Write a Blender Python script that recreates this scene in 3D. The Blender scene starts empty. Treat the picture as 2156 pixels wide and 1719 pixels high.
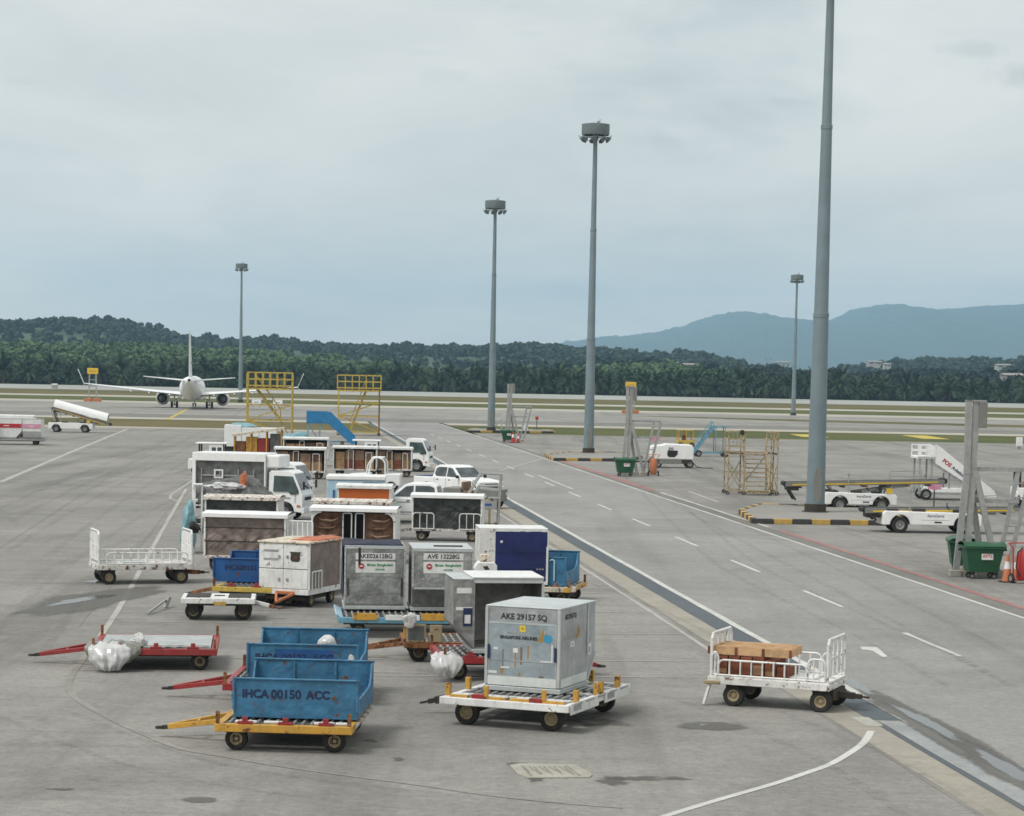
import bpy, bmesh, math, random
import numpy as np
from mathutils import Matrix, Vector, Euler, noise as mnoise

rnd = random.Random(7)
sc = bpy.context.scene
col = sc.collection

# ------------------------------------------------------------------ camera, sky, sun, exposure
W0, H0 = 2156.0, 1719.0            # size at which the photograph was measured
FPX, CAMH = 4950.0, 6.7            # focal length in those pixels, eye height in metres
PITCH, ROLL = math.radians(4.70), 0.0195
PX0, PY0 = 1078.0, 787.0 + FPX * math.tan(PITCH)
_f0 = Vector((0, math.cos(PITCH), -math.sin(PITCH)))
_u0 = Vector((0, math.sin(PITCH), math.cos(PITCH)))
_r0 = Vector((1, 0, 0))
C_R = _r0 * math.cos(ROLL) + _u0 * math.sin(ROLL)
C_U = -_r0 * math.sin(ROLL) + _u0 * math.cos(ROLL)
cam_d = bpy.data.cameras.new("camera")
cam = bpy.data.objects.new("camera", cam_d)
col.objects.link(cam)
cam.matrix_world = Matrix(((C_R.x, C_U.x, -_f0.x, 0), (C_R.y, C_U.y, -_f0.y, 0), (C_R.z, C_U.z, -_f0.z, CAMH), (0, 0, 0, 1)))
cam_d.sensor_width = 36.0
cam_d.lens = 36.0 * FPX / W0
cam_d.shift_y = (PY0 - H0 / 2) / W0
cam_d.clip_start, cam_d.clip_end = 0.5, 60000
sc.camera = cam

HAZE = 0.92e-4                       # per metre
SUN_EL, SUN_AZ = math.radians(56), math.radians(238)   # azimuth clockwise from +Y (the way the camera looks)
world = bpy.data.worlds.new("World")
sc.world = world
world.use_nodes = True
wn, wl = world.node_tree.nodes, world.node_tree.links
wn.clear()
w_out = wn.new("ShaderNodeOutputWorld")
w_bg = wn.new("ShaderNodeBackground")
w_bg.inputs["Strength"].default_value = 0.10
w_sky = wn.new("ShaderNodeTexSky")
w_sky.sky_type = 'NISHITA'
w_sky.sun_disc = False
w_sky.sun_elevation, w_sky.sun_rotation = SUN_EL, SUN_AZ
w_sky.dust_density = 3.0
w_tc = wn.new("ShaderNodeTexCoord")
def wmath(op, a, b=None, c=None):
    n = wn.new("ShaderNodeMath"); n.operation = op
    for i, s in enumerate((a, b, c)):
        if s is None: continue
        if isinstance(s, (int, float)): n.inputs[i].default_value = s
        else: wl.new(s, n.inputs[i])
    return n.outputs[0]
w_sep = wn.new("ShaderNodeSeparateXYZ")
wl.new(w_tc.outputs["Generated"], w_sep.inputs[0])
w_z = wmath('ADD', wmath('MAXIMUM', w_sep.outputs[2], 0.0), 0.09)
w_cmb = wn.new("ShaderNodeCombineXYZ")
wl.new(wmath('DIVIDE', w_sep.outputs[0], w_z), w_cmb.inputs[0])
wl.new(wmath('DIVIDE', w_sep.outputs[1], w_z), w_cmb.inputs[1])
def wnoise(scale, detail, rough, off):
    m = wn.new("ShaderNodeMapping"); m.inputs["Location"].default_value = off
    m.inputs["Scale"].default_value = (1.0, 0.55, 1.0)
    wl.new(w_cmb.outputs[0], m.inputs["Vector"])
    n = wn.new("ShaderNodeTexNoise"); n.inputs["Scale"].default_value = scale
    n.inputs["Detail"].default_value = detail; n.inputs["Roughness"].default_value = rough
    n.inputs["Distortion"].default_value = 0.4
    wl.new(m.outputs[0], n.inputs["Vector"])
    return n.outputs["Fac"]
def wramp(fac, stops):
    r = wn.new("ShaderNodeValToRGB")
    while len(r.color_ramp.elements) < len(stops): r.color_ramp.elements.new(0.5)
    for e, (p, c) in zip(r.color_ramp.elements, stops): e.position = p; e.color = (*c, 1)
    wl.new(fac, r.inputs[0])
    return r.outputs[0]
def wmix(fac, a, b, mode='MIX'):
    n = wn.new("ShaderNodeMix"); n.data_type = 'RGBA'; n.blend_type = mode
    for i, s in ((0, fac), (6, a), (7, b)):
        if isinstance(s, (int, float)): n.inputs[i].default_value = s
        elif isinstance(s, tuple): n.inputs[i].default_value = (*s, 1)
        else: wl.new(s, n.inputs[i])
    return n.outputs[2]
# an overcast layer: broad soft banks, and a few thin grey wisps
big = wramp(wnoise(0.33, 5, .52, (3.1, .7, 0)), [(0.32, (4.62, 4.74, 4.55)), (0.50, (5.22, 5.27, 5.03)), (0.70, (5.75, 5.72, 5.45))])
fine = wramp(wnoise(1.3, 8, .60, (8.3, 2.2, 0)), [(0.35, (.87, .89, .90)), (0.65, (1.06, 1.05, 1.045))])
wisp = wramp(wnoise(0.9, 7, .55, (1.4, 5.9, 0)), [(0.30, (.80, .835, .86)), (0.385, (1, 1, 1))])
cloud = wmix(1.0, wmix(1.0, big, fine, 'MULTIPLY'), wisp, 'MULTIPLY')
# a few small darker clouds of their own, each with its bearing and height in the sky
w_u = wmath('DIVIDE', w_sep.outputs[0], wmath('MAXIMUM', w_sep.outputs[1], .05))
w_v = wmath('DIVIDE', w_sep.outputs[2], wmath('MAXIMUM', w_sep.outputs[1], .05))
w_n = wn.new("ShaderNodeTexNoise"); w_n.inputs["Scale"].default_value = 60; w_n.inputs["Detail"].default_value = 6; w_n.inputs["Roughness"].default_value = .62
wl.new(w_tc.outputs["Generated"], w_n.inputs["Vector"])
for bu, bv, ra, rb, k in ((.212, .128, .018, .0075, .78), (.222, .118, .015, .005, .80), (.188, .139, .021, .0042, .86), (.113, .116, .012, .0025, .91), (-.035, .124, .014, .0035, .92), (-.040, .133, .012, .002, .93), (.004, .142, .011, .002, .94), (-.21, .118, .012, .002, .94)):
    d2 = wmath('ADD', wmath('POWER', wmath('DIVIDE', wmath('SUBTRACT', w_u, bu), ra), 2.0), wmath('POWER', wmath('DIVIDE', wmath('SUBTRACT', w_v, bv), rb), 2.0))
    m = wmath('SUBTRACT', wmath('ADD', wmath('MULTIPLY', w_n.outputs["Fac"], 2.2), -.1), wmath('SQRT', d2))
    r_ = wramp(wmath('MULTIPLY', m, .8), [(.0, (1, 1, 1)), (.55, (k, k + .018, k + .032))])
    cloud = wmix(1.0, cloud, r_, 'MULTIPLY')
# the cloud deck is a little paler towards the horizon
w_low = wmath('ADD', 1.0, wmath('MULTIPLY', wmath('POWER', 2.718, wmath('MULTIPLY', wmath('MAXIMUM', w_sep.outputs[2], 0.0), -16.0)), .17))
w_lc = wn.new("ShaderNodeCombineColor")
for i, k in enumerate((1.9, .95, -.15)): wl.new(wmath('ADD', 1.0, wmath('MULTIPLY', wmath('SUBTRACT', w_low, 1.0), k)), w_lc.inputs[i])
cloud = wmix(1.0, cloud, w_lc.outputs[0], 'MULTIPLY')
wl.new(wmix(0.95, w_sky.outputs[0], cloud), w_bg.inputs["Color"])
wl.new(w_bg.outputs[0], w_out.inputs[0])

sun_d = bpy.data.lights.new("sun", 'SUN')
sun_d.energy, sun_d.angle, sun_d.color = 1.5, math.radians(20), (1.0, .965, .92)
sun = bpy.data.objects.new("sun", sun_d)
col.objects.link(sun)
_sd = Vector((math.sin(SUN_AZ) * math.cos(SUN_EL), math.cos(SUN_AZ) * math.cos(SUN_EL), math.sin(SUN_EL)))
sun.rotation_euler = _sd.to_track_quat('Z', 'Y').to_euler()

sc.view_settings.view_transform = 'Standard'
sc.view_settings.look = 'None'
sc.view_settings.gamma = 1.0
sc.view_settings.use_curve_mapping = False
sc.view_settings.exposure = 0.74
sc.render.engine = 'CYCLES'
cy = sc.cycles
cy.use_denoising = True
cy.pixel_filter_type, cy.filter_width = 'BLACKMAN_HARRIS', 1.6
cy.max_bounces, cy.diffuse_bounces, cy.glossy_bounces, cy.transmission_bounces = 6, 3, 3, 4
cy.volume_bounces = 1
cy.caustics_reflective = cy.caustics_refractive = False
cy.use_light_tree = False

# ------------------------------------------------------------------ helpers
def hor(px): return 787.0 + 0.0195 * (px - 1078.0)
def at(px, py, z=0.0):
    """the point of height z seen at a measured position of the photograph"""
    d = _f0 * FPX + C_R * (px - PX0) - C_U * (py - PY0)
    t = (z - CAMH) / d.z
    return Vector((d.x * t, d.y * t, z))
def far(px, py, Y):
    d = _f0 * FPX + C_R * (px - PX0) - C_U * (py - PY0)
    t = Y / d.y
    return Vector((d.x * t, Y, CAMH + d.z * t))

def tag(o, label=None, cat=None, group=None, kind=None):
    if label: o['label'] = label
    if cat: o['category'] = cat
    if group: o['group'] = group
    if kind: o['kind'] = kind
    return o
def empty(name, label=None, cat=None, group=None):
    o = bpy.data.objects.new(name, None)
    o.empty_display_size = 0.3
    col.objects.link(o)
    return tag(o, label, cat, group)
def place(o, px, py, yaw=5.8, lx=0.0, ly=0.0, z=0.0, zobj=None):
    """turn a thing by yaw and set it so that its local point (lx, ly) stands where the photograph shows it"""
    p = at(px, py, z)
    a = math.radians(yaw)
    c, s = math.cos(a), math.sin(a)
    o.location = (p.x - (c * lx - s * ly), p.y - (s * lx + c * ly), z if zobj is None else zobj)
    o.rotation_euler = (0, 0, a)
    return o
def put(o, base, lx, ly, z, dyaw=0.0):
    """set a thing on or beside another one, in that one's own axes"""
    a = base.rotation_euler.z
    c, s = math.cos(a), math.sin(a)
    o.location = (base.location.x + c * lx - s * ly, base.location.y + s * lx + c * ly, base.location.z + z)
    o.rotation_euler = (0, 0, a + math.radians(dyaw))
    return o
def kids(o): return [c for c in o.children]
def copy_tree(o, parent=None):
    c = o.copy()
    col.objects.link(c)
    if parent is not None:
        c.parent = parent
        c.matrix_parent_inverse = o.matrix_parent_inverse.copy()
    for ch in kids(o): copy_tree(ch, c)
    return c

class MB:
    def __init__(s): s.v, s.f, s.m, s.cur, s.X = [], [], [], 0, None
    def _add(s, vs, fs):
        b = len(s.v)
        if s.X is not None: vs = [s.X @ Vector(p) for p in vs]
        s.v += [tuple(p) for p in vs]
        s.f += [tuple(b + i for i in f) for f in fs]
        s.m += [s.cur] * len(fs)
        return s
    def box(s, cx, cy, cz, sx, sy, sz, rot=None):
        h = [(x * sx / 2, y * sy / 2, z * sz / 2) for x in (-1, 1) for y in (-1, 1) for z in (-1, 1)]
        if rot:
            M = Euler(rot).to_matrix()
            h = [M @ Vector(p) for p in h]
        return s._add([(cx + p[0], cy + p[1], cz + p[2]) for p in h],
                      [(0, 1, 3, 2), (4, 6, 7, 5), (0, 4, 5, 1), (2, 3, 7, 6), (0, 2, 6, 4), (1, 5, 7, 3)])
    def bx(s, x0, x1, y0, y1, z0, z1):
        return s.box((x0 + x1) / 2, (y0 + y1) / 2, (z0 + z1) / 2, x1 - x0, y1 - y0, z1 - z0)
    def beam(s, a, b, w, h=None):
        """square bar from a to b"""
        h = w if h is None else h
        a, b = Vector(a), Vector(b)
        d = (b - a)
        up = Vector((0, 0, 1)) if abs(d.normalized().z) < .95 else Vector((0, 1, 0))
        sx = d.cross(up).normalized() * w / 2
        sz = sx.cross(d).normalized() * h / 2
        vs = [p + i * sx + j * sz for p in (a, b) for i, j in ((-1, -1), (1, -1), (1, 1), (-1, 1))]
        return s._add(vs, [(0, 1, 2, 3), (7, 6, 5, 4), (0, 4, 5, 1), (1, 5, 6, 2), (2, 6, 7, 3), (3, 7, 4, 0)])
    def cyl(s, a, b, r0, r1=None, n=12, cap=True):
        r1 = r0 if r1 is None else r1
        a, b = Vector(a), Vector(b)
        d = (b - a).normalized()
        up = Vector((0, 0, 1)) if abs(d.z) < .9 else Vector((1, 0, 0))
        e1 = d.cross(up).normalized(); e2 = d.cross(e1)
        vs = []
        for p, r in ((a, r0), (b, r1)):
            for i in range(n):
                t = 2 * math.pi * i / n
                vs.append(p + (e1 * math.cos(t) + e2 * math.sin(t)) * r)
        fs = [(i, (i + 1) % n, n + (i + 1) % n, n + i) for i in range(n)]
        if cap: fs += [tuple(range(n - 1, -1, -1)), tuple(range(n, 2 * n))]
        return s._add(vs, fs)
    def tube(s, pts, r, n=6):
        for a, b in zip(pts[:-1], pts[1:]): s.cyl(a, b, r, r, n)
        return s
    def prism(s, poly, axis, a, b):
        def P(u, w, t):
            return {'y': (u, t, w), 'x': (t, u, w), 'z': (u, w, t)}[axis]
        n = len(poly)
        vs = [P(u, w, a) for u, w in poly] + [P(u, w, b) for u, w in poly]
        fs = [tuple(range(n)), tuple(range(2 * n - 1, n - 1, -1))] + [(i, (i + 1) % n, n + (i + 1) % n, n + i) for i in range(n)]
        return s._add(vs, fs)
    def lathe(s, prof, c, axis='z', n=20):
        """prof: (radius, position along axis)"""
        vs, k = [], len(prof)
        for i in range(n):
            t = 2 * math.pi * i / n
            for r, h in prof:
                u, w = r * math.cos(t), r * math.sin(t)
                p = {'z': (u, w, h), 'y': (u, h, w), 'x': (h, u, w)}[axis]
                vs.append((c[0] + p[0], c[1] + p[1], c[2] + p[2]))
        fs = [(i * k + j, ((i + 1) % n) * k + j, ((i + 1) % n) * k + j + 1, i * k + j + 1) for i in range(n) for j in range(k - 1)]
        return s._add(vs, fs)
    def loft(s, rings, cap=True):
        n = len(rings[0])
        vs = [p for r in rings for p in r]
        fs = [(k * n + i, k * n + (i + 1) % n, (k + 1) * n + (i + 1) % n, (k + 1) * n + i) for k in range(len(rings) - 1) for i in range(n)]
        if cap: fs += [tuple(range(n - 1, -1, -1)), tuple(range((len(rings) - 1) * n, len(rings) * n))]
        return s._add(vs, fs)
    def grid(s, fn, nu, nv):
        vs = [fn(i / nu, j / nv) for j in range(nv + 1) for i in range(nu + 1)]
        fs = [(j * (nu + 1) + i, j * (nu + 1) + i + 1, (j + 1) * (nu + 1) + i + 1, (j + 1) * (nu + 1) + i) for j in range(nv) for i in range(nu)]
        return s._add(vs, fs)
    def mesh(s, name, mats, smooth=False, fix=True):
        me = bpy.data.meshes.new(name)
        me.from_pydata(s.v, [], s.f)
        if not isinstance(mats, (list, tuple)): mats = [mats]
        for m in mats: me.materials.append(m)
        if len(mats) > 1: me.polygons.foreach_set("material_index", s.m)
        if fix:
            b = bmesh.new(); b.from_mesh(me)
            bmesh.ops.recalc_face_normals(b, faces=b.faces)
            b.to_mesh(me); b.free()
        if smooth:
            me.polygons.foreach_set("use_smooth", [True] * len(me.polygons))
            if smooth != 'all': me.set_sharp_from_angle(angle=math.radians(38))
        me.update()
        return me
    def build(s, name, mats, parent=None, bev=0.0, smooth=False, loc=None, label=None, fix=True, seg=2):
        o = bpy.data.objects.new(name, s.mesh(name, mats, smooth, fix))
        col.objects.link(o)
        if parent is not None: o.parent = parent
        if loc: o.location = loc
        if bev:
            md = o.modifiers.new("bevel", 'BEVEL')
            md.width, md.segments, md.limit_method, md.angle_limit = bev, seg, 'ANGLE', math.radians(40)
        if label: o['label'] = label
        return o
def dupe(o, loc=None, rot=None, parent=None, scale=None):
    """another alike piece, sharing its mesh"""
    c = o.copy(); col.objects.link(c)
    if parent is not None: c.parent = parent
    if loc is not None: c.location = loc
    if rot is not None: c.rotation_euler = rot
    if scale is not None: c.scale = scale
    return c
def arc(cx, cz, r, a0, a1, n=8):
    return [(cx + r * math.cos(math.radians(a0 + (a1 - a0) * i / n)), cz + r * math.sin(math.radians(a0 + (a1 - a0) * i / n))) for i in range(n + 1)]

# ------------------------------------------------------------------ materials
MATS = {}
class NT:
    def __init__(s, name):
        s.m = bpy.data.materials.new(name); s.m.use_nodes = True
        s.n, s.l = s.m.node_tree.nodes, s.m.node_tree.links
        s.b = s.n["Principled BSDF"]
        s.tc = s.n.new("ShaderNodeTexCoord")
    def lk(s, a, b): s.l.new(a, b)
    def setin(s, sock, v):
        if v is None: return
        if isinstance(v, (int, float)): sock.default_value = v
        elif isinstance(v, tuple): sock.default_value = (*v, 1) if len(v) == 3 and len(sock.default_value) == 4 else v
        else: s.l.new(v, sock)
    def math(s, op, a, b=None):
        n = s.n.new("ShaderNodeMath"); n.operation = op
        s.setin(n.inputs[0], a); s.setin(n.inputs[1], b)
        return n.outputs[0]
    def mapping(s, scale=(1, 1, 1), rot=(0, 0, 0), vec=None, loc=(0, 0, 0)):
        n = s.n.new("ShaderNodeMapping")
        n.inputs["Scale"].default_value, n.inputs["Rotation"].default_value, n.inputs["Location"].default_value = scale, rot, loc
        s.l.new(vec if vec is not None else s.tc.outputs["Object"], n.inputs["Vector"])
        return n.outputs[0]
    def noise(s, scale, detail=5, rough=.55, vec=None, dist=0.0):
        n = s.n.new("ShaderNodeTexNoise")
        n.inputs["Scale"].default_value, n.inputs["Detail"].default_value, n.inputs["Roughness"].default_value = scale, detail, rough
        n.inputs["Distortion"].default_value = dist
        s.l.new(vec if vec is not None else s.tc.outputs["Object"], n.inputs["Vector"])
        return n.outputs["Fac"]
    def ramp(s, fac, stops):
        r = s.n.new("ShaderNodeValToRGB")
        while len(r.color_ramp.elements) < len(stops): r.color_ramp.elements.new(.5)
        for e, (p, c) in zip(r.color_ramp.elements, stops):
            e.position = p
            e.color = (*c, 1) if isinstance(c, tuple) else (c, c, c, 1)
        s.l.new(fac, r.inputs[0])
        return r.outputs[0]
    def mix(s, fac, a, b, mode='MIX'):
        n = s.n.new("ShaderNodeMix"); n.data_type = 'RGBA'; n.blend_type = mode
        s.setin(n.inputs[0], fac); s.setin(n.inputs[6], a); s.setin(n.inputs[7], b)
        return n.outputs[2]
    def bump(s, h, strength=.3, dist=.01):
        n = s.n.new("ShaderNodeBump")
        n.inputs["Strength"].default_value, n.inputs["Distance"].default_value = strength, dist
        s.l.new(h, n.inputs["Height"]); s.l.new(n.outputs[0], s.b.inputs["Normal"])
    def out(s, color=None, rough=None, metal=None, spec=None):
        s.setin(s.b.inputs["Base Color"], color); s.setin(s.b.inputs["Roughness"], rough)
        s.setin(s.b.inputs["Metallic"], metal)
        if spec is not None: s.b.inputs["Specular IOR Level"].default_value = spec
        return s.m

def paint(name, c, rough=.5, metal=0.0, var=.12, dirt=.35, dcol=(.13, .11, .09), rust=0.0, scale=2.2, bump=.08, spec=.4, dents=0.0):
    """worn paint: blotches, grime that runs down, rust where it has chipped"""
    if name in MATS: return MATS[name]
    t = NT(name)
    oi = t.n.new("ShaderNodeObjectInfo")
    off = t.n.new("ShaderNodeVectorMath"); off.operation = 'ADD'
    cb = t.n.new("ShaderNodeCombineXYZ")
    for i, k in enumerate((17.0, 29.0, 11.0)): t.lk(t.math('MULTIPLY', oi.outputs["Random"], k), cb.inputs[i])
    t.lk(t.tc.outputs["Object"], off.inputs[0]); t.lk(cb.outputs[0], off.inputs[1])
    V = off.outputs[0]
    base = t.mix(1.0, c, t.ramp(t.noise(scale, 6, .6, V), [(.25, 1 - var * 1.6), (.75, 1 + var)]), 'MULTIPLY')
    r = rough
    if dirt:
        run = t.noise(1.0, 6, .62, t.mapping((7 * scale / 2.2, 7 * scale / 2.2, 1.3), vec=V))
        spot = t.noise(scale * 3.5, 7, .68, V)
        fac = t.ramp(t.math('MULTIPLY', run, spot), [(.20, 0.0), (.46, dirt)])
        base = t.mix(fac, base, dcol)
    if rust:
        rn = t.ramp(t.noise(scale * 2.6, 9, .70, V, .3), [(.60 - rust * .22, 0.0), (.66 - rust * .18, 1.0)])
        base = t.mix(rn, base, t.ramp(t.noise(scale * 9, 4, .6, V), [(.3, (.055, .022, .012)), (.7, (.19, .075, .03))]))
        r = t.math('ADD', t.math('MULTIPLY', rn, .35), rough)
    if bump or dents:
        h = t.noise(scale * 6, 6, .6, V)
        if dents: h = t.math('ADD', t.math('MULTIPLY', t.noise(scale * 1.4, 2, .5, V), dents * 8), h)
        t.bump(h, .5, .006 * (bump / .08) if bump else .006)
    MATS[name] = t.out(base, r, metal, spec)
    return MATS[name]

M = {}
M['white'] = paint('white_paint', (.76, .77, .76), .45, dirt=.30, rust=.07)
M['white_clean'] = paint('white_vehicle_paint', (.82, .83, .83), .28, var=.05, dirt=.12, spec=.5)
M['white_rust'] = paint('rusty_white_paint', (.66, .66, .63), .6, dirt=.5, rust=.36)
M['white_worn'] = paint('worn_white_paint', (.72, .72, .70), .55, dirt=.35, rust=.17)
M['alu_blue'] = paint('bluish_door_sheet', (.36, .425, .465), .38, metal=.3, var=.2, dirt=.4, dcol=(.17, .18, .18), scale=1.6, dents=.8, bump=.16)
M['cream'] = paint('cream_paint', (.66, .60, .48), .55, dirt=.5, rust=.25)
M['yellow'] = paint('worn_yellow_paint', (.56, .31, .045), .5, dirt=.45, rust=.22)
M['yellow2'] = paint('faded_yellow_paint', (.54, .40, .075), .55, dirt=.4, rust=.18)
M['beige_yellow'] = paint('pale_yellow_paint', (.40, .325, .20), .6, dirt=.4, rust=.25)
M['red'] = paint('worn_red_paint', (.30, .022, .025), .45, dirt=.4, rust=.16)
M['red_bright'] = paint('red_paint', (.45, .03, .03), .4, dirt=.2)
M['blue'] = paint('blue_bin_paint', (.042, .178, .325), .5, var=.30, dirt=.55, dcol=(.05, .11, .17), rust=.07, bump=.2, dents=.8)
M['blue_deep'] = paint('deep_blue_bin_paint', (.012, .085, .27), .48, var=.2, dirt=.3, dcol=(.02, .05, .10), rust=.03)
M['light_blue'] = paint('light_blue_paint', (.13, .33, .45), .5, dirt=.4, rust=.14)
M['pale_blue'] = paint('pale_blue_paint', (.40, .58, .70), .45, dirt=.2)
M['stair_blue'] = paint('stair_blue_paint', (.02, .20, .43), .45, dirt=.2)
M['navy'] = paint('navy_canvas', (.012, .020, .11), .75, var=.2, dirt=.2, dcol=(.05, .05, .08))
M['orange'] = paint('orange_panel', (.50, .115, .018), .55, var=.06, dirt=.12)
M['orange2'] = paint('safety_orange', (.50, .17, .07), .5, dirt=.3)
M['alu'] = paint('scuffed_aluminium', (.43, .455, .47), .42, metal=.35, var=.22, dirt=.45, dcol=(.16, .165, .165), scale=1.6, dents=.8, bump=.16)
M['alu_dark'] = paint('dirty_aluminium', (.33, .335, .325), .5, metal=.3, var=.30, dirt=.7, dcol=(.11, .105, .095), scale=2.0, dents=1.0, bump=.2)
M['kick'] = paint('pale_kick_plate', (.66, .70, .68), .5, var=.08, dirt=.25, dcol=(.3, .3, .28))
M['alu_light'] = paint('aluminium_edge', (.56, .60, .60), .38, metal=.35, var=.12, dirt=.25, dcol=(.2, .2, .19))
M['steel'] = paint('galvanised_steel', (.36, .37, .365), .55, metal=.2, dirt=.4)
M['mast'] = paint('mast_grey', (.175, .232, .258), .5, metal=.15, var=.10, dirt=.25, dcol=(.2, .2, .2), scale=.9)
M['mast_dark'] = paint('mast_plate_grey', (.20, .21, .20), .6, dirt=.5, dcol=(.2, .15, .1))
M['lamp_ring'] = paint('lamp_ring_grey', (.155, .195, .208), .55, dirt=.2)
M['black'] = paint('black_rubber', (.020, .020, .020), .85, dirt=.35, dcol=(.09, .08, .07), bump=.1)
M['chassis'] = paint('dark_chassis', (.035, .033, .03), .75, dirt=.4, dcol=(.12, .09, .06), rust=.12)
M['rim'] = paint('dull_rim', (.34, .28, .17), .6, dirt=.5, rust=.2, scale=6)
M['rim_grey'] = paint('grey_rim', (.32, .33, .33), .45, metal=.3, dirt=.4, scale=6)
M['rusty'] = paint('rusty_steel', (.27, .12, .05), .8, dirt=.5, rust=.6, scale=3)
M['roller'] = paint('roller_bed', (.085, .085, .08), .55, metal=.3, dirt=.5, dcol=(.17, .15, .12))
M['deck'] = paint('grey_deck_plate', (.42, .45, .45), .5, metal=.2, var=.12, dirt=.4)
M['wood'] = paint('raw_wood', (.58, .37, .20), .75, var=.25, dirt=.2, dcol=(.2, .1, .05), scale=4)
M['wood_dark'] = paint('brown_box_board', (.20, .065, .032), .8, var=.4, dirt=.4, dcol=(.04, .02, .015), scale=5)
M['card'] = paint('cardboard', (.36, .22, .11), .85, var=.25, dirt=.25, scale=4)
M['curtain_brown'] = paint('brown_curtain', (.23, .185, .165), .7, var=.3, dirt=.5, dcol=(.10, .075, .065), scale=2.5)
M['curtain_green'] = paint('dark_green_curtain', (.038, .045, .042), .55, var=.4, dirt=.35, dcol=(.10, .105, .10), scale=3)
M['curtain_rust'] = paint('rust_brown_curtain', (.13, .065, .038), .75, var=.4, dirt=.4, dcol=(.26, .17, .11), scale=4)
M['curtain_tan'] = paint('tan_bundle', (.25, .165, .105), .8, var=.35, dirt=.4, scale=5)
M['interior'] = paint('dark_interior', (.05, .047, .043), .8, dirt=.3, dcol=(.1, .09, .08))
M['tarp_grey'] = paint('grey_tarp', (.115, .12, .12), .6, var=.5, dirt=.4, dcol=(.2, .2, .19), scale=3)
M['tarp_orange'] = paint('orange_tarp', (.46, .13, .055), .7, var=.3, dirt=.35, dcol=(.6, .5, .4), scale=3)
M['sheet_white'] = paint('white_plastic_sheet', (.66, .67, .67), .20, var=.18, dirt=.3, dcol=(.3, .29, .27), scale=4)
_b = M['sheet_white'].node_tree.nodes['Principled BSDF']; _b.inputs['Alpha'].default_value = .84; _b.inputs['Specular IOR Level'].default_value = .7
M['sheet_grey'] = paint('grey_plastic_sheet', (.25, .25, .225), .5, var=.4, dirt=.5, dcol=(.08, .075, .06), scale=6)
M['green_bin'] = paint('green_bin_plastic', (.018, .095, .045), .5, var=.12, dirt=.3, dcol=(.07, .09, .07))
M['teal'] = paint('teal_plastic', (.17, .35, .40), .35, var=.2, dirt=.35)
M['label_white'] = paint('white_label', (.72, .73, .72), .5, var=.08, dirt=.25)
M['label_grey'] = paint('grey_print', (.33, .34, .34), .6, var=.2, dirt=.3)
M['ink'] = paint('black_ink', (.025, .026, .03), .6, var=.2, dirt=.3, dcol=(.15, .16, .17), scale=9)
M['ink_navy'] = paint('navy_ink', (.012, .02, .07), .6, var=.2, dirt=.4, dcol=(.03, .10, .25), scale=9)
M['ink_red'] = paint('red_ink', (.45, .02, .03), .6, dirt=.2)
M['ink_green'] = paint('green_ink', (.03, .25, .10), .6, dirt=.3)
M['ink_blue'] = paint('blue_ink', (.03, .09, .30), .6, dirt=.2)
M['gold'] = paint('gold_print', (.40, .24, .04), .55, dirt=.3)
M['sticker_yellow'] = paint('yellow_sticker', (.75, .56, .05), .5, dirt=.1)
M['sticker_blue'] = paint('blue_sticker', (.05, .30, .50), .5, dirt=.2)
M['pink'] = paint('pink_flag', (.62, .27, .38), .6, dirt=.15)
M['sign_yellow'] = paint('sign_yellow', (.72, .47, .03), .5, var=.06, dirt=.1)
M['kerb_yellow'] = paint('kerb_yellow', (.56, .36, .09), .75, dirt=.5, scale=3)
M['kerb_black'] = paint('kerb_black', (.045, .045, .045), .8, dirt=.45, dcol=(.14, .13, .11), scale=3)
M['concrete_block'] = paint('concrete_block', (.36, .34, .30), .85, dirt=.5, scale=2)
M['plane_white'] = paint('aircraft_white', (.84, .86, .86), .35, var=.04, dirt=.12, scale=.5)
M['plane_grey'] = paint('aircraft_grey', (.42, .44, .45), .4, var=.06, dirt=.2, scale=.5)
M['house_white'] = paint('far_wall_white', (.42, .42, .41), .8, dirt=.2, scale=.3)
M['house_roof'] = paint('far_roof', (.30, .27, .25), .8, dirt=.3, scale=.3)

M['roof_rust'] = paint('rust_stained_roof', (.70, .68, .63), .6, dirt=.4, dcol=(.45, .22, .10), rust=.42, scale=3)
M['alu_worn'] = paint('scratched_container_sheet', (.33, .34, .335), .45, metal=.3, var=.34, dirt=.85, dcol=(.12, .115, .11), scale=2.2, dents=1.0, bump=.2)
M['navy_dark'] = paint('dark_navy_sheet', (.014, .018, .045), .7, var=.3, dirt=.25, dcol=(.06, .06, .07))
def glass(name, c=(.02, .028, .03)):
    t = NT(name)
    cc = t.mix(t.ramp(t.noise(1.7, 3), [(.35, 0.0), (.7, 1.0)]), c, tuple(min(1, x * 3.2 + .01) for x in c))
    m = t.out(cc, .08, 0.0, .6)
    return m
M['glass'] = glass('dark_window_glass')
M['glass_green'] = glass('green_window_glass', (.012, .026, .026))
M['glass_grey'] = glass('grey_window_glass', (.030, .036, .040))

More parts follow.
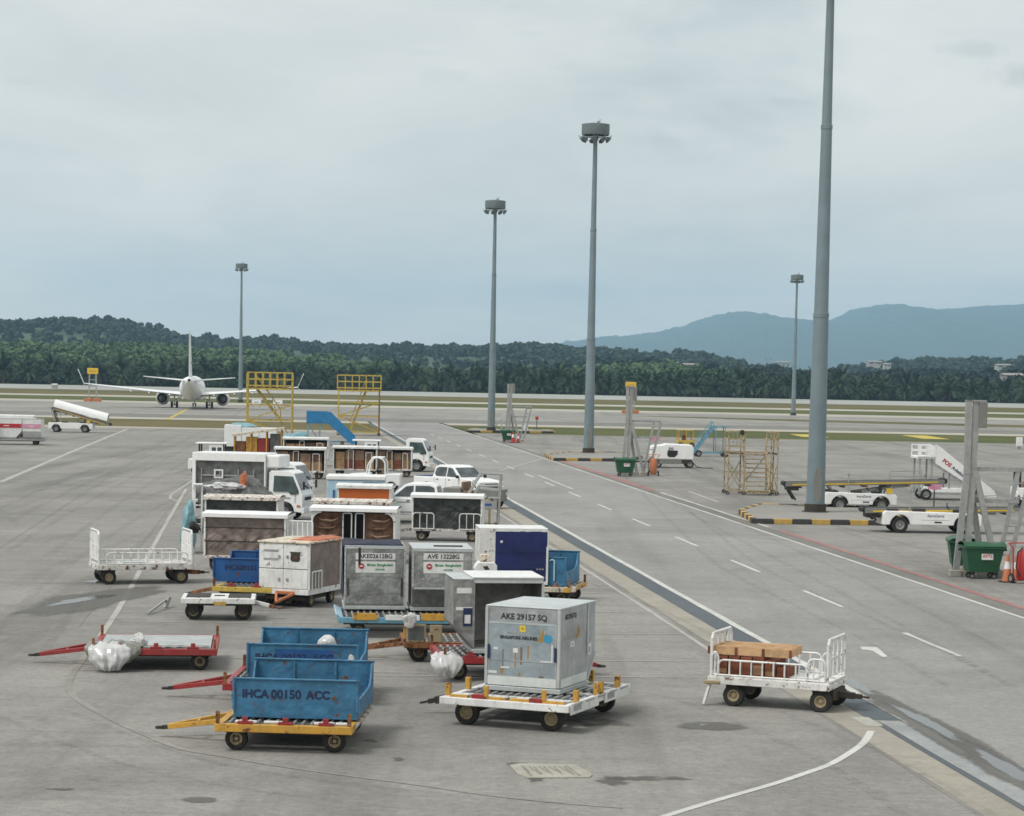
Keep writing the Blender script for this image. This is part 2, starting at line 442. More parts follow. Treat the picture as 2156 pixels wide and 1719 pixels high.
def ground_mat(name, c1, c2, grain=1.0, streak=.0, streak_rot=0.0, rough=.88, stain=.3, big=.12, spec=.25, speck=.5):
    t = NT(name)
    a = t.noise(big, 5, .6, dist=.6)
    b = t.noise(big * 7, 6, .62)
    base = t.mix(t.ramp(t.math('ADD', t.math('MULTIPLY', a, .65), t.math('MULTIPLY', b, .35)), [(.36, 0.0), (.62, 1.0)]), c1, c2)
    g = t.noise(24, 4, .75)
    g2 = t.noise(5.5, 6, .75)
    base = t.mix(1.0, base, t.ramp(t.math('ADD', t.math('MULTIPLY', g, .5), t.math('MULTIPLY', g2, .5)), [(.30, 1 - .30 * grain), (.70, 1 + .24 * grain)]), 'MULTIPLY')
    if stain:
        sA = t.ramp(t.noise(.55, 7, .66, dist=.8), [(.58, 0.0), (.76, stain)])
        base = t.mix(sA, base, tuple(x * .45 for x in c1))
        pale = t.ramp(t.noise(.9, 6, .6, t.mapping(loc=(31, 5, 0))), [(.60, 0.0), (.78, stain * .6)])
        base = t.mix(pale, base, tuple(min(.6, x * 1.35) for x in c2))
        # small dark oil drips
        dr = t.ramp(t.noise(2.3, 3, .5, t.mapping(loc=(7, 19, 0))), [(.70, 0.0), (.76, speck)])
        base = t.mix(dr, base, tuple(x * .5 for x in c1))
    if streak:
        v = t.mapping((.42, .018, 1), (0, 0, streak_rot))
        s1 = t.ramp(t.noise(1.0, 5, .6, v), [(.50, 0.0), (.72, streak)])
        base = t.mix(s1, base, tuple(x * .5 for x in c1))
        v2 = t.mapping((.10, 1.3, 1), (0, 0, streak_rot + .03))
        s2 = t.ramp(t.noise(.8, 5, .6, v2), [(.54, 0.0), (.74, streak * .6)])
        base = t.mix(s2, base, tuple(x * .6 for x in c1))
    t.bump(t.math('ADD', g, t.math('MULTIPLY', g2, .6)), .4, .008)
    return t.out(base, rough, 0.0, spec)
GR = math.atan(.1018)
M['apron'] = ground_mat('apron_concrete', (.190, .184, .170), (.290, .281, .260), 1.6, .60, -GR, stain=.38)
M['road'] = ground_mat('road_asphalt', (.222, .219, .210), (.300, .296, .284), 1.4, .30, -GR, stain=.26)
M['taxi'] = ground_mat('taxiway_concrete', (.215, .21, .195), (.31, .30, .275), .7, .30, -GR, big=.03, stain=.3)
M['shoulder'] = ground_mat('pale_shoulder', (.33, .315, .27), (.43, .41, .35), .5, 0, big=.03, stain=.15)
M['runway'] = ground_mat('runway_concrete', (.27, .28, .265), (.36, .37, .35), .5, .2, math.pi / 2, big=.02, stain=.2)
M['grass'] = ground_mat('mown_grass', (.075, .082, .030), (.155, .130, .062), .8, 0, big=.035, stain=.35, rough=.95, spec=.1)
M['grass2'] = ground_mat('green_grass', (.060, .082, .026), (.115, .118, .046), .8, 0, big=.05, stain=.3, rough=.95, spec=.1)
M['asphalt_dark'] = ground_mat('dark_asphalt', (.15, .147, .135), (.21, .205, .185), .8, .2, math.pi / 2, stain=.3)
M['strip'] = ground_mat('channel_cover_asphalt', (.088, .105, .118), (.112, .128, .140), .7, 0, stain=.15)
M['kerbstone'] = ground_mat('pale_edge_concrete', (.265, .248, .212), (.35, .325, .275), .8, 0, big=.4, stain=.45)
M['gutter'] = ground_mat('wet_gutter_concrete', (.20, .215, .215), (.30, .315, .31), 1.3, 0, big=.6, stain=.4, rough=.5, spec=.5)
M['mark'] = ground_mat('white_road_paint', (.45, .455, .43), (.58, .585, .555), .9, 0, big=.5, stain=.45)
M['mark_faint'] = ground_mat('faded_road_paint', (.33, .323, .295), (.43, .422, .39), 1.0, 0, big=.7, stain=.25, speck=.1)
M['mark_ghost'] = ground_mat('worn_away_paint', (.208, .2, .18), (.297, .286, .258), 1.0, 0, big=.7, stain=.15, speck=.1)
M['mark_red'] = ground_mat('red_road_paint', (.26, .125, .12), (.36, .20, .19), 1.0, 0, big=.5, stain=.4)
M['mark_yellow'] = ground_mat('yellow_road_paint', (.42, .33, .07), (.52, .42, .10), .6, 0, big=.5, stain=.2)
M['joint'] = ground_mat('joint_sealant', (.19, .183, .163), (.25, .243, .22), .6, 0, stain=.2)
M['patch'] = ground_mat('pit_cover_concrete', (.30, .288, .245), (.39, .375, .325), .8, 0, big=.8, stain=.4)
M['soil'] = ground_mat('plantation_floor', (.04, .05, .02), (.08, .085, .035), .6, 0, big=.05, stain=.2, rough=1, spec=.05)
def wet(name, c, rough, spec=.5):
    t = NT(name)
    m = t.out(t.mix(t.ramp(t.noise(2.2, 6, .6), [(.35, 0.0), (.7, 1.0)]), c, tuple(x * 1.25 for x in c)), rough, 0.0, spec)
    return m
def fading(name, c, rough, spec, a0, a1, amax):
    t = NT(name)
    at_ = t.n.new("ShaderNodeAttribute"); at_.attribute_name = "fade"
    f = t.math('ADD', t.math('MULTIPLY', at_.outputs["Fac"], .8), t.math('MULTIPLY', t.noise(3.2, 7, .65), .55))
    t.l.new(t.ramp(f, [(a0, 0.0), (a1, amax)]), t.b.inputs["Alpha"])
    return t.out(c, rough, 0.0, spec)
M['damp'] = fading('damp_concrete', (.125, .12, .108), .6, .35, .32, .62, .72)
M['oil'] = fading('oil_stain_film', (.10, .095, .085), .6, .3, .42, .78, .6)
M['tyre_film'] = fading('tyre_film', (.09, .087, .08), .7, .3, .22, .44, .24)
M['water'] = fading('standing_water', (.15, .155, .15), .10, .7, .40, .62, .75)
def foliage(name, c1, c2, c3, scale=.25):
    t = NT(name)
    oi = t.n.new("ShaderNodeObjectInfo")
    n = t.math('ADD', t.math('MULTIPLY', t.noise(scale, 4, .7), .70), t.math('MULTIPLY', oi.outputs["Random"], .30))
    cc = t.ramp(n, [(.28, c1), (.52, c2), (.78, c3)])
    return t.out(cc, .7, 0.0, .25)
M['palm'] = foliage('palm_frond', (.008, .022, .013), (.022, .050, .023), (.066, .105, .044), .30)
M['palm_trunk'] = paint('palm_trunk_bark', (.10, .075, .05), .9, var=.3, dirt=.4)
M['forest'] = foliage('forest_leaf', (.005, .014, .011), (.013, .030, .018), (.038, .066, .030), .085)
M['plantation'] = foliage('plantation_leaf', (.050, .092, .036), (.082, .140, .054), (.122, .188, .074), .05)
M['hill'] = foliage('hill_ground', (.020, .036, .018), (.034, .058, .026), (.055, .085, .036), .01)
M['slope'] = foliage('plantation_ground', (.040, .070, .028), (.062, .105, .042), (.085, .135, .055), .02)
M['mountain'] = foliage('mountain_forest', (.022, .040, .024), (.034, .055, .030), (.050, .075, .038), .004)

def text(body, size, loc, rot, m, parent, bold=.0, ext=.0015, align='CENTER', name='lettering', sx=1.0):
    c = bpy.data.curves.new(name, 'FONT')
    c.body, c.size, c.align_x, c.align_y, c.extrude, c.offset = body, size, align, 'CENTER', ext, bold
    c.resolution_u = 3
    c.materials.append(m)
    tmp = bpy.data.objects.new(name, c)
    me = bpy.data.meshes.new_from_object(tmp)
    bpy.data.objects.remove(tmp); bpy.data.curves.remove(c)
    me.name = name
    o = bpy.data.objects.new(name, me)
    col.objects.link(o)
    o.parent = parent; o.location = loc; o.rotation_euler = rot; o.scale = (sx, 1, 1)
    return o
FR = (math.pi / 2, 0, 0)                       # lettering that faces the camera side (-y)
RT = (math.pi / 2, 0, math.pi / 2)             # lettering that faces +x

# ------------------------------------------------------------------ the setting: ground, road, markings
RM = .1018                                     # the road runs away to the left: x falls by this per metre
def rx(Y, off): return 12.5 - RM * Y + off     # off: metres to the right of the road's left white line
ROADW = 9.05
_lv = [0]
def lift(z):
    _lv[0] += 1
    return z + .00007 * _lv[0]
def sheet(name, pts, z, m, kind='structure'):
    z = lift(z)
    b = MB(); b._add([(p[0], p[1], z) for p in pts], [tuple(range(len(pts)))])
    return tag(b.build(name, m), kind=kind)
def strip(name, o0, o1, Y0, Y1, z, m, jit=.014):
    n = int(min(160, max(2, (Y1 - Y0) / 1.3)))
    r_ = random.Random(int(1000 * (o0 + 50) + Y0))
    zz = lift(z); b = MB(); L, Rr = [], []
    j = min(jit, (o1 - o0) * .12)
    for i in range(n + 1):
        Y = Y0 + (Y1 - Y0) * i / n
        L.append((rx(Y, o0 + r_.uniform(-j, j)), Y, zz)); Rr.append((rx(Y, o1 + r_.uniform(-j, j)), Y, zz))
    b._add(L + Rr, [(i, n + 1 + i, n + 2 + i, i + 1) for i in range(n)])
    return tag(b.build(name, m), kind='structure')
def ribbon(name, pts, w, z, m):
    """painted line of width w along ground points"""
    b = MB(); L, Rr = [], []; z = lift(z)
    for i, p in enumerate(pts):
        a, c = pts[max(0, i - 1)], pts[min(len(pts) - 1, i + 1)]
        d = Vector((c[0] - a[0], c[1] - a[1], 0)).normalized()
        n = Vector((-d.y, d.x, 0)) * w / 2
        L.append((p[0] + n.x, p[1] + n.y, z)); Rr.append((p[0] - n.x, p[1] - n.y, z))
    k = len(pts)
    b._add(L + Rr, [(i, i + 1, k + i + 1, k + i) for i in range(k - 1)])
    return tag(b.build(name, m), kind='structure')
def smooth_pts(pts, n=6):
    out = []
    P = [Vector((p[0], p[1], 0)) for p in pts]
    for i in range(len(P) - 1):
        p0, p1, p2, p3 = P[max(0, i - 1)], P[i], P[i + 1], P[min(len(P) - 1, i + 2)]
        for k in range(n):
            t = k / n
            out.append(.5 * ((2 * p1) + (p2 - p0) * t + (2 * p0 - 5 * p1 + 4 * p2 - p3) * t * t + (3 * p1 - p0 - 3 * p2 + p3) * t ** 3))
    return out + [P[-1]]
def blob(name, px, py, rxm, rym, z, m, yaw=0.0, seed=1, rough=.25, kind='structure'):
    c = at(px, py)
    r2 = random.Random(seed); ph = [r2.uniform(0, 6.28) for _ in range(6)]
    zz = lift(z); vs, fade = [(c.x, c.y, zz)], [1.0]; N = 44
    for rr, fv in ((.45, .85), (.75, .5), (1.12, 0.0)):
        for i in range(N):
            t = 2 * math.pi * i / N
            k = rr * (1 + rough * (.5 * math.sin(2 * t + ph[0]) + .35 * math.sin(3 * t + ph[1]) + .3 * math.sin(5 * t + ph[2]) + .22 * math.sin(9 * t + ph[3])))
            x, y = rxm * k * math.cos(t), rym * k * math.sin(t)
            vs.append((c.x + x * math.cos(yaw) - y * math.sin(yaw), c.y + x * math.sin(yaw) + y * math.cos(yaw), zz)); fade.append(fv)
    b = MB()
    b._add(vs, [(0, 1 + i, 1 + (i + 1) % N) for i in range(N)] + [(1 + q * N + i, 1 + (q + 1) * N + i, 1 + (q + 1) * N + (i + 1) % N, 1 + q * N + (i + 1) % N) for q in range(2) for i in range(N)])
    o = b.build(name, m)
    o.data.attributes.new('fade', 'FLOAT', 'POINT').data.foreach_set('value', fade)
    return tag(o, kind=kind)

_g = sheet('ground', [(-2600, -140), (4600, -140), (4600, 15300), (-2600, 15300)], -.02, M['soil'])
sheet('apron', [(-420, -130), (420, -130), (420, 256), (-420, 256)], 0.0, M['apron'])
def bands(lo, hi, y0, y1, name, m): sheet(name, [(lo, y0), (hi, y0), (hi, y1), (lo, y1)], 0.0, M[m])
# between the apron and the taxiway: a grass strip on each side of the road, with a pale edge
for nm, lo, hi in (('left', None, -.4), ('right', 9.6, None)):
    def bx_(Y): return ((-420 if lo is None else rx(Y, lo)), (420 if hi is None else rx(Y, hi)))
    for y0, y1, name, m in ((256, 262, 'pale_shoulder', 'shoulder'), (262, 296, 'grass_strip', 'grass' if nm == 'left' else 'grass2'), (296, 300, 'grass_edge', 'grass'), (300, 311, 'pale_shoulder', 'shoulder')):
        a, c = bx_(y0), bx_(y1)
        if name == 'pale_shoulder' and y0 == 256 and nm == 'right': m = 'apron'
        sheet(name, [(a[0], y0), (a[1], y0), (c[1], y1), (c[0], y1)], 0.0, M[m])
bands(-420, 420, 311, 334, 'taxiway_shoulder', 'asphalt_dark')
bands(-420, 420, 334, 432, 'taxiway', 'taxi')
bands(-420, 420, 432, 456, 'pale_shoulder', 'shoulder')
bands(-420, 420, 456, 512, 'grass_strip', 'grass2')
bands(-420, 420, 512, 540, 'pale_shoulder', 'shoulder')
bands(-420, 420, 540, 650, 'grass_strip', 'grass')
bands(-420, 420, 650, 786, 'runway', 'runway')
bands(-420, 420, 786, 796, 'grass_verge', 'grass2')
# a brown tongue of dry grass on the taxiway's far right
sheet('grass_tongue', [(48, 372), (75, 360), (120, 352), (300, 345), (300, 366), (110, 371), (70, 384), (30, 398), (15, 396)], .004, M['grass'])
# the road
sheet('road', [(rx(-100, 0), -100), (rx(-100, ROADW), -100), (rx(311, ROADW), 311), (rx(311, 0), 311)], .004, M['road'])
# channel beside the road's left edge
CE = 46.2
strip('channel_cover', -.66, -.05, CE, 300, .004, M['strip'])
strip('edge_kerb', -1.42, -.68, -60, 250, .004, M['kerbstone'])
strip('edge_joint', -1.50, -1.43, -60, 250, .004, M['joint'])
strip('edge_line', -1.78, -1.66, 52, 120, .004, M['mark_faint'])
strip('channel_gap', -.66, -.54, -60, CE - .7, .004, M['strip'])
strip('gutter', -.53, .0, -60, CE - .2, .008, M['gutter'])
strip('gutter_end', -.95, -.60, CE - .9, CE + .3, .008, M['mark_faint'])
# lines
strip('road_edge_line', -.04, .16, 12, 305, .010, M['mark'])
strip('road_edge_line', ROADW - .12, ROADW + .03, 12, 305, .010, M['mark'])
strip('gutter', ROADW + .06, ROADW + .72, 12, 250, .004, M['asphalt_dark'])
strip('red_line', ROADW + .74, ROADW + 1.0, 40, 104, .008, M['mark_red'])
strip('red_line', ROADW + .55, ROADW + 1.0, 138, 192, .008, M['mark_red'])
strip('outer_line', ROADW + .74, ROADW + .90, 106, 136, .008, M['mark'])
for k in range(20):
    y = 57.2 + 12.0 * k
    if y < 250: strip('road_marking', 4.28, 4.42, y, y + 5.2, .010, M['mark'])
strip('road_marking', 4.95, 5.10, 138, 156, .010, M['mark'])
strip('road_marking', 4.28, 4.42, 33, 38, .010, M['mark'])
arrow = [(1811, 1363), (1846, 1364), (1852, 1369), (1869, 1384), (1858, 1385), (1838, 1372), (1815, 1369)]
sheet('road_arrow', [at(*p) for p in arrow], .010, M['mark'])
# staging area outlines
left = [(392, 1030), (330, 1138), (262, 1262), (212, 1340), (165, 1402), (144, 1440), (150, 1460), (172, 1480), (253, 1524), (368, 1573), (450, 1590)]
ribbon('bay_line', smooth_pts([at(*p) for p in left[:4]]), .16, .004, M['mark_faint'])
ribbon('bay_line', smooth_pts([at(*p) for p in left[3:]]), .15, .004, M['mark_ghost'])
ribbon('bay_line', smooth_pts([at(*p) for p in [(450, 1590), (613, 1618), (882, 1654), (1010, 1673), (1150, 1689), (1310, 1702)]]), .08, .004, M['mark_ghost'])
ribbon('bay_curve', smooth_pts([at(*p) for p in [(1834, 1540), (1822, 1560), (1803, 1577), (1750, 1609), (1690, 1631), (1627, 1652), (1499, 1689), (1380, 1726), (1260, 1765)]]), .145, .004, M['mark'])
for px, py, x0, x1 in ((310, 1289, 250, 720), (310, 1310, 240, 720), (300, 1413, 170, 900), (1263, 1392, 480, 1500), (1251, 1426, 760, 1480), (1300, 1335, 1200, 1440), (1270, 1290, 1170, 1380), (1250, 1250, 1160, 1330), (600, 1240, 270, 720)):
    p = at(px, py)
    ex = [(at(x, py).x, p.y + (at(x, py).x - p.x) * RM) for x in (x0, (x0 + x1) / 2, x1)]
    ribbon('bay_line', [Vector((a, b, 0)) for a, b in ex], .10, .004, M['mark_faint'])
ribbon('bay_line', [at(0, 1016), at(150, 952), at(268, 904)], .35, .004, M['mark_faint'])
ribbon('bay_line', [at(420, 1003), at(360, 1042), at(358, 1050), at(375, 1056)], .14, .004, M['mark_faint'])
ribbon('bay_line', [at(1050, 992), at(1200, 950), at(1330, 960)], .14, .004, M['mark_faint'])
for a, c in (((1450, 1035), (1513, 1058)), ((1370, 948), (1420, 962))): ribbon('bay_line', [at(*a), at(*c)], .2, .004, M['mark_faint'])
for a, c in (((1690, 915), (1718, 921)), ((1924, 917), (1972, 925))): ribbon('yellow_line', [at(*a), at(*c)], 3.2, .006, M['mark_yellow'])
ribbon('yellow_line', [far(396, 862, 380), far(352, 886, 300)], .5, .008, M['mark_yellow'])
# joints between the paved lanes
for off in (-12.5, -17.5, -22.5, -27.5, -32.5, 13.5, 18.0, 23.0, 28.0, 34.0, 41.0): strip('pavement_joint', off, off + .035, 30 if off > 0 else 60, 256, .003, M['joint'])
for x in (-70, -55, -40, -24, 8, 24, 38, 52, 70): sheet('pavement_joint', [(x, 334), (x + .4, 334), (x - 9 + .4, 432), (x - 9, 432)], .004, M['joint'])
for y in (352, 372, 392, 412): sheet('pavement_joint', [(-420, y), (420, y), (420, y + .5), (-420, y + .5)], .006, M['joint'])
# tyre marks
def tyre(pts, w=.28, gap=0.0):
    P = smooth_pts([at(*p) for p in pts], 8)
    for s in ((-1, 1) if gap else (0,)):
        Q = []
        for i, p in enumerate(P):
            d = (P[min(len(P) - 1, i + 1)] - P[max(0, i - 1)]).normalized(); Q.append(p + Vector((-d.y, d.x, 0)) * s * gap / 2)
        ribbon('tyre_mark', Q, w, .005, M['tyre_film'])
tyre([(1245, 1160), (1195, 1155), (1152, 1172), (1172, 1200), (1262, 1236), (1402, 1290), (1562, 1372)], .18)
tyre([(1380, 1040), (1470, 1120), (1570, 1200), (1850, 1335), (2060, 1445)], .2, 1.5)
tyre([(470, 912), (250, 1040), (60, 1165)], .3, 1.6)
tyre([(400, 915), (170, 1010), (-20, 1100)], .3, 1.6)
tyre([(500, 1000), (330, 1090), (150, 1230), (20, 1380)], .25, 1.5)
tyre([(1330, 1000), (1500, 1090), (1800, 1240), (2150, 1420)], .25, 1.5)
tyre([(1250, 1440), (1480, 1470), (1780, 1590), (2000, 1719)], .2, 1.4)
tyre([(60, 1500), (400, 1620), (900, 1690)], .2, 1.4)
# patches, damp places and standing water
b = MB(); pc = [(1073, 1613), (1095, 1610), (1209, 1612), (1240, 1628), (1247, 1634), (1241, 1639), (1111, 1640), (1090, 1632)]
b._add([tuple(at(*p)) for p in pc] + [tuple(at(*p) + Vector((0, 0, .02))) for p in pc],
       [tuple(range(8, 16))] + [(i, (i + 1) % 8, 8 + (i + 1) % 8, 8 + i) for i in range(8)])
cover = tag(b.build('pit_cover', M['patch']), 'pale concrete pit cover with strip pattern set in the apron foreground', 'pit cover')
for k in range(9):
    t = k / 8.0
    p = at(1103 + 84 * t, 1617); q = at(1124 + 92 * t + (6 if k % 2 else -5), 1635)
    q = p + (q - p) * (.92 if k % 3 else .7)
    bb = MB(); bb.beam((p.x, p.y, .021), (q.x, q.y, .021), .022, .012); bb.build('slot', M['joint'], cover)
for a, c in (((1098, 1615), (1119, 1637)), ((1192, 1615), (1221, 1636))):
    p, q = at(*a), at(*c); bb = MB(); bb.beam((p.x, p.y, .021), (q.x, q.y, .021), .03, .012); bb.build('slot', M['joint'], cover)
YR = math.pi / 2 + GR
blob('damp_patch', 1499, 1530, .62, .62 * .95, .004, M['damp'], 0, 3, .14)
blob('puddle', 1484, 1528, .10, .16, .008, M['water'], 0, 4, .3)
blob('damp_patch', 196, 1264, 1.25, 4.2, .003, M['damp'], -.25, 5, .25)
blob('puddle', 172, 1264, .38, 1.6, .008, M['water'], -.3, 6, .4)
blob('puddle', 205, 1226, .35, .55, .008, M['water'], 0, 16, .4)
blob('damp_patch', 1965, 1535, 5.2, .50, .006, M['damp'], YR, 7, .22)
blob('puddle', 1955, 1525, 2.2, .20, .010, M['water'], YR, 8, .35)
blob('damp_patch', 2120, 1622, 3.4, .42, .006, M['damp'], YR, 9, .25)
blob('puddle', 2118, 1618, 2.0, .20, .010, M['water'], YR, 10, .3)
blob('puddle', 1800, 1444, 1.5, .17, .010, M['water'], YR, 11, .3)
blob('damp_patch', 421, 1685, .28, .26, .003, M['damp'], 0, 12, .06)
for i, (px, py, a, c) in enumerate(((1290, 1645, .30, .22), (1340, 1640, .45, .14), (1085, 1610, .2, .1), (1130, 1640, .2, .15), (780, 1560, .15, .1), (130, 1663, .2, .07), (840, 1600, .12, .1), (1420, 1640, .3, .08), (700, 1520, .5, .3), (1250, 1520, .6, .35))):
    blob('oil_stain', px, py, a, c * 2, .003, M['oil'], rnd.uniform(0, .5), 20 + i, .5)

# ------------------------------------------------------------------ hills, mountains, woods
def interp(prof, x):
    if x <= prof[0][0]: return prof[0][1]
    for (a, ya), (b_, yb) in zip(prof[:-1], prof[1:]):
        if x <= b_:
            t = (x - a) / (b_ - a); t = t * t * (3 - 2 * t)
            return ya + (yb - ya) * t
    return prof[-1][1]
class Hill:
    def __init__(s, prof, Y0, Y1, back, x0, x1, rough, m, name, step, rows=14, drop=0.0):
        s.prof, s.Y0, s.Y1, s.x0, s.x1, s.drop, s.rough = prof, Y0, Y1, x0, x1, drop, rough
        nx = int((x1 - x0) / step)
        def fn(u, v):
            X = x0 + (x1 - x0) * u
            if v <= .7: Y = Y0 + (Y1 - Y0) * v / .7
            else: Y = Y1 + back * (v - .7) / .3
            return (X, Y, s.z(X, Y, back))
        b = MB(); b.grid(fn, nx, rows)
        s.o = tag(b.build(name, m, smooth='all', fix=False), kind='structure')
    def ridge(s, X):
        px = PX0 + X / s.Y1 * FPX + 10.5
        py = interp(s.prof, px)
        return max(0.0, far(px, py, s.Y1).z - s.drop)
    def z(s, X, Y, back=500.0):
        r = s.ridge(X)
        if Y <= s.Y1:
            t = (Y - s.Y0) / (s.Y1 - s.Y0); k = t * t * (3 - 2 * t) if t < .5 else 1 - 2 * (1 - t) ** 2 * (.5) - 0
            k = t * (2 - t)
        else: k = max(0, 1 - ((Y - s.Y1) / back) ** 2)
        n = mnoise.fractal((X / (s.rough * 18), Y / (s.rough * 18), 3.3), .62, 2.1, 8) * s.rough
        if s.rough > 5: n += 7 * mnoise.noise((X / 38, Y / 160, 7.7)) + 5 * mnoise.noise((X / 15, Y / 90, 1.7)) + 60 * (.5 - abs(mnoise.noise((X / 380, Y / 900, 4.1)))) * k * (1 - k) * 2 
        return max(-1.0, r * k + n * min(1, k * 1.5) - .3)
P_M = [(1000, 790), (1060, 765), (1150, 736), (1200, 722), (1260, 713), (1320, 710), (1380, 701), (1440, 690), (1470, 675), (1510, 664), (1545, 663), (1580, 672), (1620, 676), (1680, 681), (1705, 682), (1730, 678), (1760, 668), (1790, 653), (1815, 647), (1845, 650), (1880, 657), (1920, 661), (1960, 655), (2010, 650), (2080, 646), (2156, 640), (2260, 632), (2400, 640), (2600, 652), (2800, 690)]
Hill(P_M, 8200, 12500, 1800, -500, 4400, 10, M['mountain'], 'mountain', 5, 30)
P_L = [(-300, 690), (0, 672), (60, 679), (120, 677), (180, 670), (230, 671), (290, 680), (330, 690), (390, 702), (440, 708), (490, 717), (520, 718), (560, 713), (620, 714), (680, 720), (740, 727), (800, 727), (860, 725), (940, 727), (1000, 728), (1060, 727), (1090, 724), (1150, 727), (1200, 731), (1260, 731), (1310, 738), (1360, 743), (1400, 745), (1430, 742), (1480, 750), (1540, 764), (1600, 778), (1680, 784), (1740, 776), (1790, 766), (1850, 761), (1900, 758), (1960, 753), (2020, 755), (2080, 761), (2156, 753), (2400, 745)]
hill_far = Hill(P_L, 1650, 2350, 450, -680, 680, 3, M['hill'], 'hill', 14, 14, drop=9.0)
P_N = [(-200, 706), (60, 712), (130, 712), (250, 716), (350, 721), (450, 728), (560, 735), (680, 744), (780, 754), (900, 768), (1000, 776), (1100, 778), (1220, 766), (1300, 754), (1380, 752), (1460, 766), (1560, 782), (1700, 790), (1900, 788), (2010, 784), (2080, 778), (2156, 768), (2400, 760)]
hill_near = Hill(P_N, 960, 1350, 300, -400, 400, 2, M['slope'], 'plantation_slope', 10, 12, drop=6.0)

def crown_mesh(seed, n, R, Hh, leaf, trunk=True):
    """a broad tree: leaf clumps through a lumpy crown; returns vertices (k,4,3)"""
    r = random.Random(seed)
    lobes = [(Vector((r.uniform(-.5, .5) * R, r.uniform(-.5, .5) * R, Hh * r.uniform(.5, .8))), r.uniform(.42, .62) * R) for _ in range(6)] + [(Vector((0, 0, Hh * .62)), .7 * R)]
    q = []
    for i in range(n):
        c, rr = r.choice(lobes)
        d = Vector((r.gauss(0, 1), r.gauss(0, 1), r.gauss(.25, .9))).normalized()
        p = c + Vector((d.x * rr, d.y * rr, d.z * rr * .8)) * r.uniform(.8, 1.02)
        nrm = (d + Vector((r.gauss(0, .45), r.gauss(0, .45), r.gauss(0, .45)))).normalized()
        a = nrm.orthogonal().normalized(); a.rotate(Matrix.Rotation(r.uniform(0, 6.28), 3, nrm)); b2 = nrm.cross(a)
        L = leaf * r.uniform(.7, 1.4)
        q.append([p + a * L * .5 * r.uniform(.8, 1.2) + b2 * L * .1, p + b2 * L * .5, p - a * L * .5 - b2 * L * .1, p - b2 * L * .5 * r.uniform(.7, 1.1)])
    return np.array([[list(v) for v in k] for k in q], dtype=np.float32)
CROWNS = [crown_mesh(40 + i, 95, 5.0, 10.0, 3.1) for i in range(5)]
def scatter(name, pts, m, label, cat, crowns=CROWNS):
    """one mass of tree crowns that nobody could count"""
    V = []
    for (x, y, z, s, a, hs) in pts:
        c = crowns[int(a * 977) % len(crowns)].reshape(-1, 3)
        ca, sa = math.cos(a), math.sin(a)
        o = np.empty_like(c)
        o[:, 0] = (c[:, 0] * ca - c[:, 1] * sa) * s + x
        o[:, 1] = (c[:, 0] * sa + c[:, 1] * ca) * s + y
        o[:, 2] = c[:, 2] * s * hs + z
        V.append(o)
    V = np.concatenate(V)
    n = len(V) // 4
    me = bpy.data.meshes.new(name)
    me.vertices.add(len(V)); me.vertices.foreach_set("co", V.ravel())
    me.loops.add(len(V)); me.loops.foreach_set("vertex_index", np.arange(len(V), dtype=np.int32))
    me.polygons.add(n); me.polygons.foreach_set("loop_start", np.arange(0, len(V), 4, dtype=np.int32))
    me.update(calc_edges=True)
    me.materials.append(m)
    o = bpy.data.objects.new(name, me); col.objects.link(o)
    return tag(o, label, cat, kind='stuff')
def hill_pts(h, n, smin, smax, seed, x0, x1, v0=0.0, v1=1.0, pw=1.0, hs=(.75, 1.1)):
    r = random.Random(seed); out = []
    for _ in range(n):
        X = r.uniform(x0, x1); v = v0 + (v1 - v0) * r.random() ** pw
        Y = h.Y0 + (h.Y1 - h.Y0) * v
        out.append((X, Y, h.z(X, Y) - 1.5, r.uniform(smin, smax), r.uniform(0, 6.28), r.uniform(*hs)))
    return out
FINE = [crown_mesh(60 + i, 60, 5.0, 9.0, 3.4) for i in range(5)]
pts = hill_pts(hill_far, 3300, .65, 1.25, 1, -660, 660, 0, 1, .50) + hill_pts(hill_far, 600, .6, 1.3, 2, -660, 660, .94, 1.02, 1, (.7, 1.2))
scatter('forest', pts, M['forest'], 'dark forest covering the long ridge behind the plantation', 'forest', FINE)
pts = hill_pts(hill_near, 3400, .42, .72, 3, -380, 150, 0, 1, .75, (.6, .85)) + hill_pts(hill_near, 420, .5, .9, 4, -380, 150, .9, 1.0, 1, (.6, .9))
scatter('plantation', pts, M['plantation'], 'light green plantation rows climbing the lower slope', 'plantation')
pts = hill_pts(hill_near, 1100, .6, 1.05, 5, 120, 390, 0, 1, .7) + hill_pts(hill_near, 150, .6, 1.1, 6, -40, 390, .9, 1.0)
pts = [p for p in pts if not (p[0] > 258 and p[1] > 1040)]
b = MB(); b.grid(lambda u, v: (252 + 130 * u, 1060 + 280 * v + 20 * (1 - u), hill_near.z(252 + 130 * u, 1060 + 280 * v + 20 * (1 - u)) + .6), 14, 14)
tag(b.build('clearing', M['grass2'], None, smooth='all', fix=False), kind='structure')
scatter('wood', pts, M['forest'], 'dark mixed wood on the low rise right of the tall mast', 'wood')

